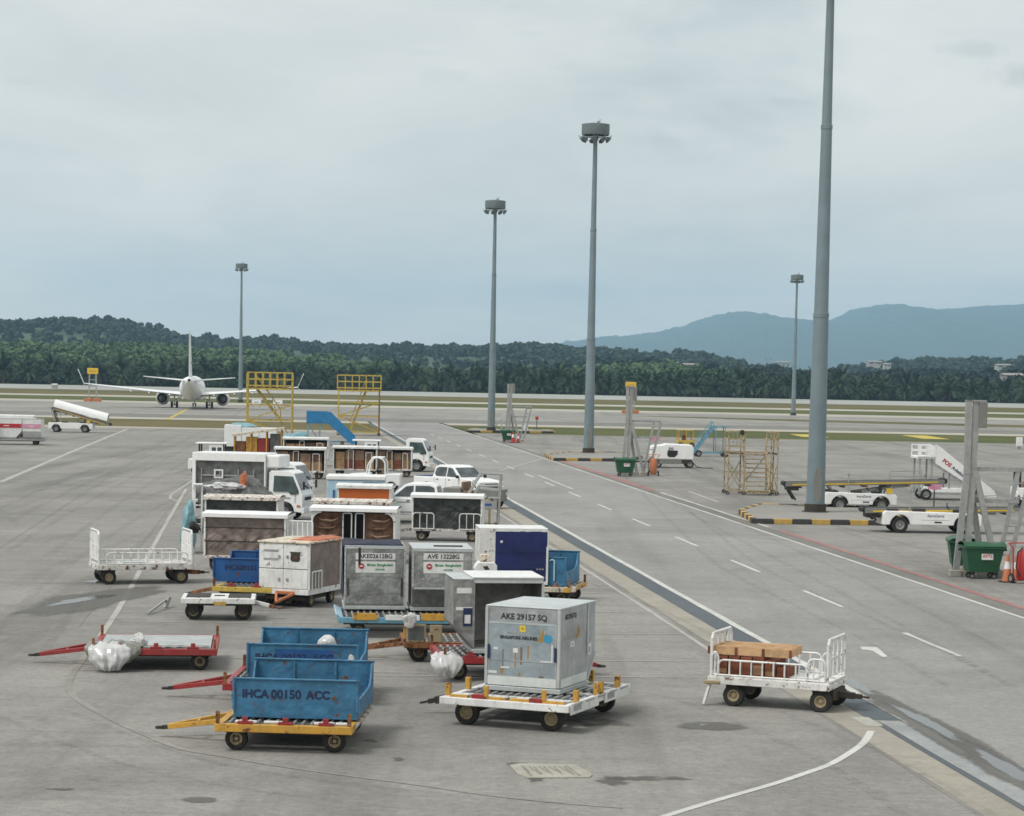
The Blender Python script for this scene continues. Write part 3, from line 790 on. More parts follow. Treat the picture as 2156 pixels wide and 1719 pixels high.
# oil palms behind the runway
def palm(seed, R=4.6, Ht=4.6):
    r = random.Random(seed)
    b = MB(); b.cur = 0
    nf = 34
    for i in range(nf):
        az = 6.283 * i * .381966 * 1.0 + r.uniform(-.2, .2)
        el = math.radians(r.uniform(-18, 80)) if i % 3 else math.radians(r.uniform(35, 85))
        L = R * r.uniform(.82, 1.1)
        d = Vector((math.cos(az), math.sin(az), 0)); side = Vector((-d.y, d.x, 0))
        p = Vector((0, 0, Ht)) + d * .15; v = (d * math.cos(el) + Vector((0, 0, math.sin(el))))
        pts = [p.copy()]
        N = 9
        for k in range(N):
            v = (v + Vector((0, 0, -.085 - .022 * k))).normalized()
            p = p + v * L / N; pts.append(p.copy())
        for k in range(N):
            a, c = pts[k], pts[k + 1]
            w = .80 * math.sin(math.pi * (k + 1.1) / (N + 1.6)) * (R / 4.6)
            dr = Vector((0, 0, -.22 * w))
            fw = (c - a)
            for sgn in (-1, 1):
                for h in (0, .5):
                    s0 = a + fw * h
                    tip = s0 + side * sgn * w * r.uniform(.85, 1.1) + fw * .75 + dr * r.uniform(.5, 1.6)
                    b._add([s0, s0 + fw * .42, tip], [(0, 1, 2)])
            b._add([a + side * .05, c + side * .04, c - side * .04, a - side * .05], [(0, 1, 2, 3)])
    b.cur = 1
    b.cyl((0, 0, -.3), (r.uniform(-.15, .15), 0, Ht), .42, .34, 7)
    return b.mesh('palm_tree', [M['palm'], M['palm_trunk']], fix=False)
PALMS = [palm(100 + i, 4.9 + .4 * (i % 3), 2.6 + .55 * (i % 4)) for i in range(9)]
r = random.Random(5)
npalm = 0
rest = []
for row in range(9):
    Y = 803 + row * 8.5
    x = -205 + r.uniform(0, 6) - row
    while x < 205 + row:
        X = x + r.uniform(-1.4, 1.4); Yj = Y + r.uniform(-2.5, 2.5)
        x += r.uniform(6.6, 9.6)
        sc_, rz, zz = r.uniform(.72, 1.22) * (1 + .02 * row), r.uniform(0, 6.28), row * .25
        if npalm < 298 and row < 6:
            o = bpy.data.objects.new('palm_tree', PALMS[r.randrange(9)]); col.objects.link(o)
            tag(o, 'bushy dark green oil palm in the plantation edge behind the runway', 'palm tree', 'oil palms along the far side of the runway')
            o.location, o.rotation_euler, o.scale = (X, Yj, -.05), (r.uniform(-.05, .05), r.uniform(-.05, .05), rz), (sc_, sc_, sc_ * r.uniform(.9, 1.15))
            npalm += 1
        else: rest.append((X, Yj, zz, sc_ * .8, rz, .9))
for _ in range(300):
    rest.append((r.uniform(-230, 230), r.uniform(858, 905), r.uniform(-.4, .3), r.uniform(.55, .8), r.uniform(0, 6.28), r.uniform(.75, 1.0)))
pal_np = [np.array([[list(p) for p in (k[0], k[1], k[2], k[2])] for k in [[Vector(m_.vertices[i].co) for i in f.vertices][:3] for f in m_.polygons if len(f.vertices) == 3]], dtype=np.float32)[::3] for m_ in PALMS[:4]]
for q in pal_np: q[:, 3] = q[:, 2] + (q[:, 1] - q[:, 0]) * .8
scatter('palm_plantation', rest, M['palm'], 'further oil palms behind the first rows', 'plantation', pal_np)
# undergrowth under the first row
und = [(r.uniform(-210, 210), 800 + r.uniform(3, 22), -1.6, r.uniform(.22, .42), r.uniform(0, 6.28), .8) for _ in range(900)]
scatter('undergrowth', und, M['forest'], 'dark undergrowth under the palm row', 'undergrowth')

# far buildings among the trees
def building(px0, px1, pyt, pyb, Y, dep, label, roof=1.0, wall='house_white'):
    a, c = far(px0, pyb, Y), far(px1, pyb, Y)
    w, h = c.x - a.x, far(px0, pyt, Y).z - a.z
    o = empty('far_building', label, 'building'); o.location = ((a.x + c.x) / 2, Y + dep / 2, 0)
    b = MB(); b.bx(-w / 2, w / 2, -dep / 2, dep / 2, a.z - 8, a.z + h); b.build('wall', M[wall], o)
    b = MB(); b.prism([(-dep * .56, a.z + h + .02), (dep * .56, a.z + h + .02), (0, a.z + h + roof)], 'x', -w / 2 - .4, w / 2 + .4); b.build('roof', M['house_roof'], o)
    b = MB()
    nwin = max(2, int(w / 6))
    for i in range(nwin): b.bx(-w / 2 + w * (i + .25) / nwin, -w / 2 + w * (i + .7) / nwin, -dep / 2 - .05, -dep / 2 + .1, a.z + h * .45, a.z + h * .75)
    b.build('window_band', M['glass_grey'], o)
    return o
building(1402, 1428, 765, 774, 1600, 14, 'small white hall beside a longer low shed under the wooded rise')
building(1440, 1492, 768, 774.5, 1600, 16, 'long low white shed under the wooded rise')
building(1636, 1664, 763, 780, 3900, 30, 'pale factory block with stepped top below the blue mountains', 2)
building(1828, 1858, 762, 769, 2200, 12, 'pale house among trees left of a wider hillside house')
building(1862, 1876, 767, 775, 2000, 10, 'small pale house low among hillside trees')
building(2100, 2130, 769, 776, 1900, 12, 'white house near the grassy clearing at right')
building(2116, 2156, 790, 797, 1100, 12, 'long white shed under the grassy clearing at far right')
def stack(px, pyt, pyb, Y, rad, label, lattice=False):
    a, c = far(px, pyb, Y), far(px, pyt, Y)
    o = empty('far_tower' if lattice else 'chimney_stack', label, 'tower' if lattice else 'chimney'); o.location = (a.x, Y, 0)
    b = MB()
    if lattice:
        for sx in (-1, 1):
            for sy in (-1, 1): b.beam((sx * rad, sy * rad, a.z - 5), (sx * rad * .3, sy * rad * .3, c.z), rad * .28)
        n = 8
        for k in range(n):
            z0, z1 = a.z + (c.z - a.z) * k / n, a.z + (c.z - a.z) * (k + 1) / n
            k0, k1 = rad * (1 - .7 * k / n), rad * (1 - .7 * (k + 1) / n)
            b.beam((-k0, -k0, z0), (k1, -k1, z1), rad * .18); b.beam((k0, -k0, z0), (-k1, -k1, z1), rad * .18)
        b.build('lattice', M['steel'], o)
    else:
        b.cyl((0, 0, a.z - 5), (0, 0, c.z), rad, rad * .8, 12); b.build('shaft', M['steel'], o)
        b = MB(); b.cyl((0, 0, c.z), (0, 0, c.z + .8), rad * .95, rad * .95, 12); b.build('rim', M['chassis'], o)
stack(1581, 733, 778, 3900, 2.4, 'thin lattice tower before the blue mountains', True)
stack(1611, 757, 780, 3900, 1.9, 'left of two grey chimney stacks beside the pale factory')
stack(1622, 757, 780, 3900, 1.9, 'right of two grey chimney stacks, next to the pale factory')

# ------------------------------------------------------------------ builders
_wc = {}
def wheel(parent, x, y, r=.2, w=.13, rim='rim', z=None, out=-1):
    """tyre with a dished rim; its axle runs along y, the rim's open side towards out"""
    key = (r, w, rim)
    if key not in _wc:
        b = MB()
        b.lathe([(r * .56, -w / 2), (r * .9, -w / 2), (r, -w * .32), (r, -w * .05), (r * .985, 0), (r, w * .05), (r, w * .32), (r * .9, w / 2), (r * .56, w / 2), (r * .56, -w / 2)], (0, 0, 0), 'y', 22)
        t = b.mesh('tyre', M['black'], smooth=True)
        b = MB()
        b.lathe([(.001, -w * .30), (r * .16, -w * .30), (r * .20, -w * .18), (r * .36, -w * .14), (r * .46, -w * .44), (r * .57, -w * .44), (r * .57, w * .42), (r * .30, w * .30), (.001, w * .30)], (0, 0, 0), 'y', 18)
        for k in range(5):
            a = 6.283 * k / 5; b.cyl((r * .28 * math.cos(a), -w * .24, r * .28 * math.sin(a)), (r * .28 * math.cos(a), -w * .15, r * .28 * math.sin(a)), r * .05, n=5)
        _wc[key] = (t, b.mesh('rim', M[rim], smooth=True))
    t = bpy.data.objects.new('wheel', _wc[key][0]); col.objects.link(t); t.parent = parent
    t.location = (x, y, (r if z is None else z)); t.rotation_euler = (0, rnd.uniform(0, 1), 0 if out < 0 else math.pi)
    q = bpy.data.objects.new('rim', _wc[key][1]); col.objects.link(q); q.parent = t
    return t
def drawbar(parent, x, y, z, L, side, m, spread=.45, ztip=.16, eye='chassis'):
    """A-shaped towing bar from (x, y) outwards along x"""
    b = MB(); s = side
    b.beam((x, y - spread, z), (x + s * L * .86, y - .04, ztip + .04), .075, .09)
    b.beam((x, y + spread, z), (x + s * L * .86, y + .04, ztip + .04), .075, .09)
    k = .45
    b.beam((x + s * L * k, y - spread * (1 - k), z * (1 - k) + ztip * k + .01), (x + s * L * k, y + spread * (1 - k), z * (1 - k) + ztip * k + .01), .05)
    o = b.build('drawbar', M[m], parent, bev=.008)
    b = MB(); b.beam((x + s * L * .84, y, ztip + .035), (x + s * L * .95, y, ztip + .02), .10, .07)
    b.lathe([(.045, -.02), (.085, -.02), (.085, .02), (.045, .02), (.045, -.02)], (x + s * L * .99, y, ztip + .015), 'z', 12)
    b.build('tow_eye', M[eye], o)
    return o
def single_bar(parent, a, c, m, w=.08, eye='chassis'):
    b = MB(); b.beam(a, c, w, w * 1.2); o = b.build('drawbar', M[m], parent, bev=.01)
    d = (Vector(c) - Vector(a)).normalized(); p = Vector(c)
    b = MB(); b.beam(p, p + d * .14, .11, .09); b.beam(p + d * .14, p + d * .30, .05, .04); b.build('tow_eye', M[eye], o)
    return o

def dolly(name, label, group, L, W, h, m, bar=None, barL=1.4, barm=None, deck='roller', stops='red', wr=.2, barz=None, wx=.36, mid=None):
    """low flat container dolly: perimeter frame, roller bed, four wheels, locks, towing bar at the end given by bar (-1 left, 1 right)"""
    o = empty(name, label, 'dolly', group)
    t = .13
    b = MB()
    for s in (-1, 1):
        b.bx(-L / 2, L / 2, s * W / 2 - (t / 2 if s > 0 else -t / 2) - t / 2, s * W / 2 - (t / 2 if s > 0 else -t / 2) + t / 2, h - .14, h)
        b.bx(s * L / 2 - (t if s > 0 else 0), s * L / 2 + (0 if s > 0 else t), -W / 2 + t + .002, W / 2 - t - .002, h - .14, h - .004)
    b.build('frame', M[m], o, bev=.012)
    b = MB()
    for k in range(4):
        y = -W / 2 + W * (k + .5) / 4; b.bx(-L / 2 + t + .01, L / 2 - t - .01, y - .05, y + .05, h - .20, h - .06)
    for s in (-1, 1): b.bx(s * L * wx - .05, s * L * wx + .05, -W * .40, W * .40, wr - .05, wr + .05); b.bx(s * L * wx - .12, s * L * wx + .12, -W * .36, -W * .30, wr, h - .15); b.bx(s * L * wx - .12, s * L * wx + .12, W * .30, W * .36, wr, h - .15)
    b.build('underframe', M['chassis'], o)
    n = 5
    if deck == 'roller':
        for k in range(n):
            b = MB(); y = -W / 2 + t + (W - 2 * t) * (k + .5) / n; ww = (W - 2 * t) / n * .72
            b.bx(-L / 2 + t + .02, L / 2 - t - .02, y - ww / 2, y + ww / 2, h - .05, h - .02)
            q = b.build('roller_bed', M['roller'], o)
            b = MB()
            for i in range(int(L / .16)): b.cyl((-L / 2 + t + .1 + i * .16, y - ww * .46, h - .012), (-L / 2 + t + .1 + i * .16, y + ww * .46, h - .012), .028, n=6)
            b.build('roller', M['steel'], q)
    else:
        b = MB(); b.bx(-L / 2 + t + .02, L / 2 - t - .02, -W / 2 + t + .02, W / 2 - t - .02, h - .03, h + .004); b.build('deck', M[deck], o)
    for s in (-1, 1):
        for k in (-1, 1): wheel(o, s * L * wx, k * (W / 2 - .34), wr, .14, out=k)
    if stops:
        for i in range(3):
            b = MB(); x = -L / 2 + L * (i + .75) / 3.4
            b.bx(x - .13, x + .13, -W / 2 + .01, -W / 2 + .12, h + .002, h + .05); b.bx(x - .05, x + .05, -W / 2 + .015, -W / 2 + .06, h + .05, h + .13)
            b.build('stop', M[stops], o, bev=.008)
        for s in (-1, 1):
            for k in (-1, 1): b = MB(); b.bx(s * (L / 2 - .05) - .03, s * (L / 2 - .05) + .03, k * (W / 2 - .055) - .035, k * (W / 2 - .055) + .035, h, h + .22); b.build('corner_post', M[stops if stops != 'red' else 'rusty'], o)
    if bar: drawbar(o, bar * (L / 2 - .02), 0, h - .1, barL, bar, barm or m)
    return o

def blue_bin(label, group, L, W, H, m, lettering=None, tone='ink_navy'):
    """open steel bin: high front and rear panels, low ends that curve up to the rear corners"""
    o = empty('open_bin', label, 'bin', group)
    t = .035
    b = MB(); b.bx(-L / 2, L / 2, -W / 2, -W / 2 + t, 0, H); b.bx(-L / 2 - .02, L / 2 + .02, -W / 2 - .025, -W / 2 + t + .015, H, H + .03); b.build('front_panel', M[m], o, bev=.008)
    b = MB(); b.bx(-L / 2, L / 2, W / 2 - t, W / 2, 0, H + .06); b.bx(-L / 2 - .02, L / 2 + .02, W / 2 - t - .02, W / 2 + .02, H + .06, H + .09)
    q = b.build('rear_panel', M[m], o, bev=.008)
    for k in (-.17, .18):
        b = MB(); b.bx(L * k - .02, L * k + .02, W / 2 - t - .03, W / 2 - t - .002, .02, H + .04); b.build('rib', M[m], q)
    poly = [(-W / 2 + t + .002, .01), (W / 2 - t - .002, .01), (W / 2 - t - .002, H + .05), (W / 2 - .20, H + .03), (W / 2 - .30, H * .80), (W / 2 - .42, H * .62), (W / 2 - .62, H * .52), (-W / 2 + .35, H * .48), (-W / 2 + .10, H * .55), (-W / 2 + t + .002, H * .75)]
    for s in (-1, 1):
        b = MB(); b.prism(poly, 'x', s * L / 2 - (t if s > 0 else 0), s * L / 2 + (0 if s > 0 else t)); b.build('end_panel', M[m], o)
    b = MB(); b.bx(-L / 2 + t, L / 2 - t, -W / 2 + t, W / 2 - t, .04, .07); b.build('floor', M['roller'], o)
    for s in (-1, 1): b = MB(); b.tube([(s * (L / 2 - .01), -W / 2 - .01, H * .2), (s * (L / 2 - .01), -W / 2 - .01, H + .03)], .028, 8); b.build('corner_post', M[m], o)
    if lettering:
        for s_, size, x in lettering: text(s_, size, (x, -W / 2 - .004, H * .62), FR, M[tone], o, .008)
    return o

def uld(label, group, over, m='alu', base=1.53, d=1.56, ov=.45, H=1.62, open_front=False, door='alu', dark='interior', edge='alu_light', front_flat=True):
    """air cargo container. over: side of its overhang: 'l', 'r', 'b' (away) or 'f' (towards the camera). Origin: centre of the base."""
    o = empty('cargo_container', label, 'container', group)
    z1, z2 = .10, .62
    if over in 'lr':
        s = -1 if over == 'l' else 1
        prof = [(-s * base / 2, z1), (s * base / 2, z1), (s * (base / 2 + ov), z2), (s * (base / 2 + ov), H), (-s * base / 2, H)]
        if not open_front:
            b = MB(); b.prism(prof, 'y', -d / 2, d / 2); b.build('body', M[m], o, bev=.012)
        else:
            b = MB()      # walls of a shell seen from its open side
            t = .025
            n = len(prof)
            for i in range(n):
                p, q = Vector(prof[i]), Vector(prof[(i + 1) % n]); c = Vector((0, .85))
                e = (q - p).normalized(); nn = Vector((-e.y, e.x)); nn = nn if nn.dot(c - p) > 0 else -nn
                b.prism([tuple(p), tuple(q), tuple(q + nn * t), tuple(p + nn * t)], 'y', -d / 2, d / 2)
            b.build('shell', [M[m]], o)
            b = MB(); b.prism([(x * .985, z1 + (z - z1) * .985 + .01) for x, z in prof], 'y', d / 2 - .03, d / 2 - .002); b.build('rear_wall', M['alu_dark'], o)
            xo = s * (base / 2 + ov); xi = s * (base / 2 - .02)
            b = MB(); b.prism([(xi, z1), (xo, z2), (xo, H), (xi, H)], 'y', -d / 2 - .012, -d / 2 + .012); b.build('front_wing', M[m], o)
            b = MB(); b.bx(-base / 2 if s < 0 else -base / 2, base / 2, -d / 2 - .02, -d / 2 + .05, H - .07, H - .002); b.bx(-s * base / 2 - .03, -s * base / 2 + .03, -d / 2 - .02, -d / 2 + .05, z1, H - .08); b.build('door_frame', M[edge], o)
        xs = [-base / 2 - (ov if over == 'l' else 0), base / 2 + (ov if over == 'r' else 0)]
        b = MB(); b.bx(xs[0] - .01, xs[1] + .01, -d / 2 - .01, d / 2 + .01, H, H + .025); b.build('roof', M[edge], o, bev=.008)
    else:
        s = 1 if over == 'b' else -1
        prof = [(-s * d / 2, z1), (s * d / 2, z1), (s * (d / 2 + ov), z2), (s * (d / 2 + ov), H), (-s * d / 2, H)]
        b = MB(); b.prism(prof, 'x', -base / 2, base / 2); b.build('body', M[m], o, bev=.012)
        ys = [-d / 2 - (ov if over == 'f' else 0), d / 2 + (ov if over == 'b' else 0)]
        b = MB(); b.bx(-base / 2 - .01, base / 2 + .01, ys[0] - .01, ys[1] + .01, H, H + .025); b.build('roof', M[edge], o, bev=.008)
    b = MB(); b.bx(-base / 2 - .03, base / 2 + .03, -d / 2 - .03, d / 2 + .03, 0, z1 - .004); b.build('base_rail', M[edge], o, bev=.01)
    return o

def box_frame(b, x0, x1, y, z0, z1, t=.05, dy=.04):
    b.bx(x0, x1, y - dy, y, z0, z0 + t); b.bx(x0, x1, y - dy, y, z1 - t, z1)
    b.bx(x0, x0 + t, y - dy, y, z0 + t, z1 - t); b.bx(x1 - t, x1, y - dy, y, z0 + t, z1 - t)

def curtain(parent, x0, x1, y, z0, z1, m, seed=0, amp=.055, name='curtain', lean=.55, straps=0, n=(70, 26), sm='black'):
    r = random.Random(seed); ph = [r.uniform(0, 6) for _ in range(5)]
    def fn(u, v):
        x, z = x0 + (x1 - x0) * u, z0 + (z1 - z0) * v
        k = (x + lean * z * math.sin(3 * u + ph[0]))
        q1 = mnoise.noise((x * 1.6 + z * 2.2 + seed, z * .9 - x * .7, 1.7)); q2 = mnoise.noise((x * 5.5 - z * 6.5, z * 2.0 + x * 1.2, seed + .3))
        dy = amp * (.45 * math.sin(k * 9 + ph[1]) + 1.1 * (1 - 3.2 * abs(q1)) * .6 + .8 * (1 - 3.4 * abs(q2)) * .45)
        return (x, y + dy * math.sin(math.pi * min(1, max(.05, v)) * .9 + .2), z)
    b = MB(); b.grid(fn, *n)
    o = b.build(name, M[m], parent, smooth='all', fix=False)
    for i in range(straps):
        z = z1 - (z1 - z0) * (i + .8) / (straps + .9)
        b = MB(); b.bx(x0, x1, y - amp * 1.25 - .014, y - amp * 1.25 - .004, z - .018, z + .018); b.build('strap', M[sm], o)
    return o
def rail_gate(parent, x0, x1, y, z0, z1, n, m='white', r=.022, name='rail_gate', rnd_=.1):
    """tube hoop with uprights; every upright is a piece of its own"""
    b = MB()
    pts = [(x0, y, z0), (x0, y, z1 - rnd_), (x0 + rnd_ * .3, y, z1 - rnd_ * .3), (x0 + rnd_, y, z1), (x1 - rnd_, y, z1), (x1 - rnd_ * .3, y, z1 - rnd_ * .3), (x1, y, z1 - rnd_), (x1, y, z0), (x0, y, z0)]
    b.tube(pts, r, 6)
    o = b.build(name, M[m], parent)
    if n:
        b = MB(); b.cyl((0, 0, z0), (0, 0, z1), r * .8, n=6)
        q = b.build('upright', M[m], o, loc=(x0 + (x1 - x0) / (n + 1), y, 0))
        for i in range(1, n): dupe(q, (x0 + (x1 - x0) * (i + 1) / (n + 1), y, 0))
    return o

def covered_cart(label, L=2.95, W=1.5, H=1.85, roof='white', fill=None, gates=0, bar=-1, group='covered baggage carts', seed=0, straps=2, wr=.2, m='white', barL=1.3, endm=None, arch=False):
    o = empty('baggage_cart', label, 'baggage cart', group)
    fz = .50
    b = MB(); b.bx(-L / 2, L / 2, -W / 2, W / 2, fz - .1, fz); b.build('floor', M[m + '_rust' if m == 'white' else m], o, bev=.01)
    b = MB()
    for s in (-1, 1): b.bx(s * L * .36 - .05, s * L * .36 + .05, -W * .42, W * .42, wr - .05, wr + .05); b.bx(s * L * .36 - .25, s * L * .36 + .25, -W * .3, W * .3, wr + .06, fz - .1)
    b.build('axle', M['chassis'], o)
    for s in (-1, 1):
        for k in (-1, 1): wheel(o, s * L * .36, k * W * .42, wr, .13, out=k)
    for s in (-1, 1):
        for k in (-1, 1):
            b = MB(); b.bx(s * (L / 2 - .03) - .03, s * (L / 2 - .03) + .03, k * (W / 2 - .03) - .03, k * (W / 2 - .03) + .03, fz, H - .02); b.build('corner_post', M[m], o)
        b = MB(); b.bx(s * (L / 2 - .02) - .012, s * (L / 2 - .02) + .012, -W / 2 + .062, W / 2 - .062, fz + .02, H - .03); b.build('end_panel', M[endm or m], o)
    def rf(u, v):
        x, y = -L / 2 - .06 + (L + .12) * u, -W / 2 - .07 + (W + .14) * v
        return (x, y, H + .05 + .07 * math.sin(math.pi * v) + .012 * mnoise.noise((x * 1.5, y * 2, seed)))
    b = MB(); b.grid(rf, 12, 6)
    b.bx(-L / 2 - .06, L / 2 + .06, -W / 2 - .07, -W / 2 - .02, H - .06, H + .055); b.bx(-L / 2 - .06, L / 2 + .06, W / 2 + .02, W / 2 + .07, H - .06, H + .055)
    b.bx(-L / 2 - .06, -L / 2 - .01, -W / 2 - .018, W / 2 + .018, H - .055, H + .05); b.bx(L / 2 + .01, L / 2 + .06, -W / 2 - .018, W / 2 + .018, H - .055, H + .05)
    b.build('roof', M[roof], o, fix=True)
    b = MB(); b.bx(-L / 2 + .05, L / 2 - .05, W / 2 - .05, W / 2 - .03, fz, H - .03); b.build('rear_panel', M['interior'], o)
    if fill in ('curtain_brown', 'curtain_green'):
        curtain(o, -L / 2 + .06, L / 2 - .06, -W / 2 + .07, fz - .02, H - .04, fill, seed, straps=straps)
    elif fill == 'open':
        for k, (x0, x1) in enumerate(((-L / 2 + .07, -L / 2 + L * .36), (L / 2 - L * .36, L / 2 - .07))):
            def swag(u, v, x0=x0, x1=x1, k=k):
                x, z = x0 + (x1 - x0) * u, fz + (H - .1 - fz) * v
                c = math.sin(math.pi * u)
                ph = (v * 4.2 + .55 * c) * 6.283 / 1.0
                return (x, -W / 2 + .16 - .075 * c * (.5 + .5 * math.sin(ph * .72)) + .03 * math.sin(u * 14 + k) + .025 * mnoise.noise((x * 4, z * 4, seed + k)), z)
            b = MB(); b.grid(swag, 22, 40); b.build('gathered_cover', M['curtain_rust'], o, smooth='all', fix=False)
            for q in range(4):
                z = fz + .24 + q * .27
                def fold(u, v, x0=x0, x1=x1, z=z, q=q):
                    x = x0 + .10 + .08 * (q % 2) + (x1 - x0 - .30) * u; c = 1 - (2 * u - 1) ** 2
                    return (x, -W / 2 + .05 - .03 * math.sin(math.pi * v), z - .10 * c + (.02 + .07 * c) * (v - .4) + .012 * math.sin(11 * u + q))
                b = MB(); b.grid(fold, 14, 5); b.build('fold', M['curtain_tan'] if q % 2 else M['curtain_rust'], o, smooth='all', fix=False)
        for x0 in (-.36, .08):
            rail_gate(o, x0, x0 + .30, -W / 2 + .05, fz, H - .12, 0, m, .022, 'ladder_gate', .04)
            g = o.children[-1]
            b = MB(); b.bx(x0 + .01, x0 + .29, -W / 2 + .13, -W / 2 + .15, fz, H - .2); b.build('backing', M['label_grey'], g)
            b = MB(); b.cyl((0, 0, 0), (.30, 0, 0), .026, n=6); q = b.build('rung', M[m], g, loc=(x0, -W / 2 + .05, fz + .3))
            for z in (.62, .92): dupe(q, (x0, -W / 2 + .05, fz + z))
    elif fill == 'cargo':
        r = random.Random(seed)
        for k in range(8):
            b = MB(); w = L * .9 / 4; x = -L / 2 + .12 + w * (k % 4 + .5); z = fz + (.0 if k < 4 else .57); hh = .56 if k < 4 else r.uniform(.45, .62)
            b.bx(x - w * .46, x + w * .46, -W / 2 + .12, W / 2 - .1, z, z + hh); b.build('cargo_box', M[r.choice(['card', 'card', 'curtain_tan', 'curtain_tan', 'wood_dark', 'curtain_rust'])], o, bev=.01)
        rail_gate(o, -.42, -.10, -W / 2 + .03, fz, H - .15, 0, m, .022, 'ladder_gate', .04)
        rail_gate(o, L * .25, L * .38, -W / 2 + .03, fz, H - .3, 0, m, .022, 'ladder_gate', .04)
    elif fill:
        b = MB(); b.bx(-L / 2 + .062, L / 2 - .062, -W / 2 + .005, -W / 2 + .035, fz, H - .062); b.build('side_panel', M[fill], o)
    if arch:
        for s in (-1, 1):
            b = MB(); c = s * (L / 2 - .06)
            poly = [(c, H - .07), (c, H - .42)] + [(c - s * (.30 - .30 * math.cos(a)), H - .42 + .30 * math.sin(a)) for a in [i * math.pi / 16 for i in range(1, 9)]] + [(c - s * .30, H - .07)]
            b.prism(poly, 'y', -W / 2 - .005, -W / 2 + .03); b.build('corner_gusset', M[m], o)
    if gates:
        g = .30 * L
        rail_gate(o, -L / 2 + .05, -L / 2 + .05 + g, -W / 2 - .03, fz, fz + .62, 2, m)
        rail_gate(o, L / 2 - .05 - g, L / 2 - .05, -W / 2 - .03, fz, fz + .62, 2, m)
    if bar: drawbar(o, bar * (L / 2), 0, fz - .08, barL, bar, m + '_rust' if m == 'white' else m, .3, .22)
    return o

def open_cart(label, L=2.9, W=1.5, endH=1.62, railH=.52, m='white', deck='white_rust', rails=(), solid_ends=True, bar=1, barm='chassis', wr=.225, wx=.33, woff=0.0):
    o = empty('baggage_cart', label, 'baggage cart', 'open baggage carts')
    fz = .62
    b = MB(); b.bx(-L / 2, L / 2, -W / 2, W / 2, fz - .05, fz); b.build('deck', M[deck], o, bev=.006)
    b = MB()
    for k in (-1, 1): b.bx(-L / 2 - .03, L / 2 + .03, k * W / 2 - .03, k * W / 2 + .03, fz - .17, fz - .02)
    for k in (-1, 1): b.bx(k * L / 2 - .04, k * L / 2 + .04, -W / 2 + .035, W / 2 - .035, fz - .16, fz - .055)
    b.build('frame', M[deck], o, bev=.01)
    for s in (-1, 1):
        b = MB(); c = s * L * wx + woff
        b.bx(c - .05, c + .05, -W * .40, W * .40, wr - .05, wr + .05)
        b.bx(c - .22, c + .22, -W * .33, W * .33, wr + .045, fz - .18); b.cyl((c, 0, fz - .2), (c, 0, fz - .17), .22, n=14)
        for k in (-1, 1): b.beam((c - s * .26, k * W * .31, fz - .15), (c - s * .1, k * W * .31, wr + .1), .06)
        b.build('bogie', M['chassis'], o)
        for k in (-1, 1): wheel(o, c, k * W * .42, wr, .15, out=k)
    for s in (-1, 1):
        x = s * (L / 2 - .03)
        b = MB(); y0, y1 = -W / 2 + .04, W / 2 - .04
        pts = [(x, y0, fz - .15), (x, y0, fz + endH - .12), (x, y0 + .10, fz + endH), (x, y1 - .10, fz + endH), (x, y1, fz + endH - .12), (x, y1, fz - .15)]
        b.tube(pts, .032, 8); b.cyl((x, y0, fz + .12), (x, y1, fz + .12), .02, n=6); b.cyl((x, y0, fz + endH * .55), (x, y1, fz + endH * .55), .02, n=6)
        e = b.build('end_frame', M[m], o)
        if solid_ends:
            b = MB(); b.bx(x - .010, x + .010, y0 + .03, y1 - .03, fz + .14, fz + endH - .06); b.build('end_panel', M[m], e)
        else:
            b = MB(); b.bx(-.012, .012, -.09, .09, fz + .10, fz + endH - .02); q = b.build('end_slat', M[m], e, loc=(x, y0 + .18, 0))
            for i in range(1, 4): dupe(q, (x, y0 + .18 + i * (W - .44) / 3, 0))
    for (x0, x1, k, z1, n) in rails: rail_gate(o, x0, x1, k * (W / 2 - .01), fz + .02, fz + z1, n, m)
    if bar: single_bar(o, (bar * (L * wx) + woff, 0, .33), (bar * (L / 2 + .38), 0, .30), barm, .11)
    return o

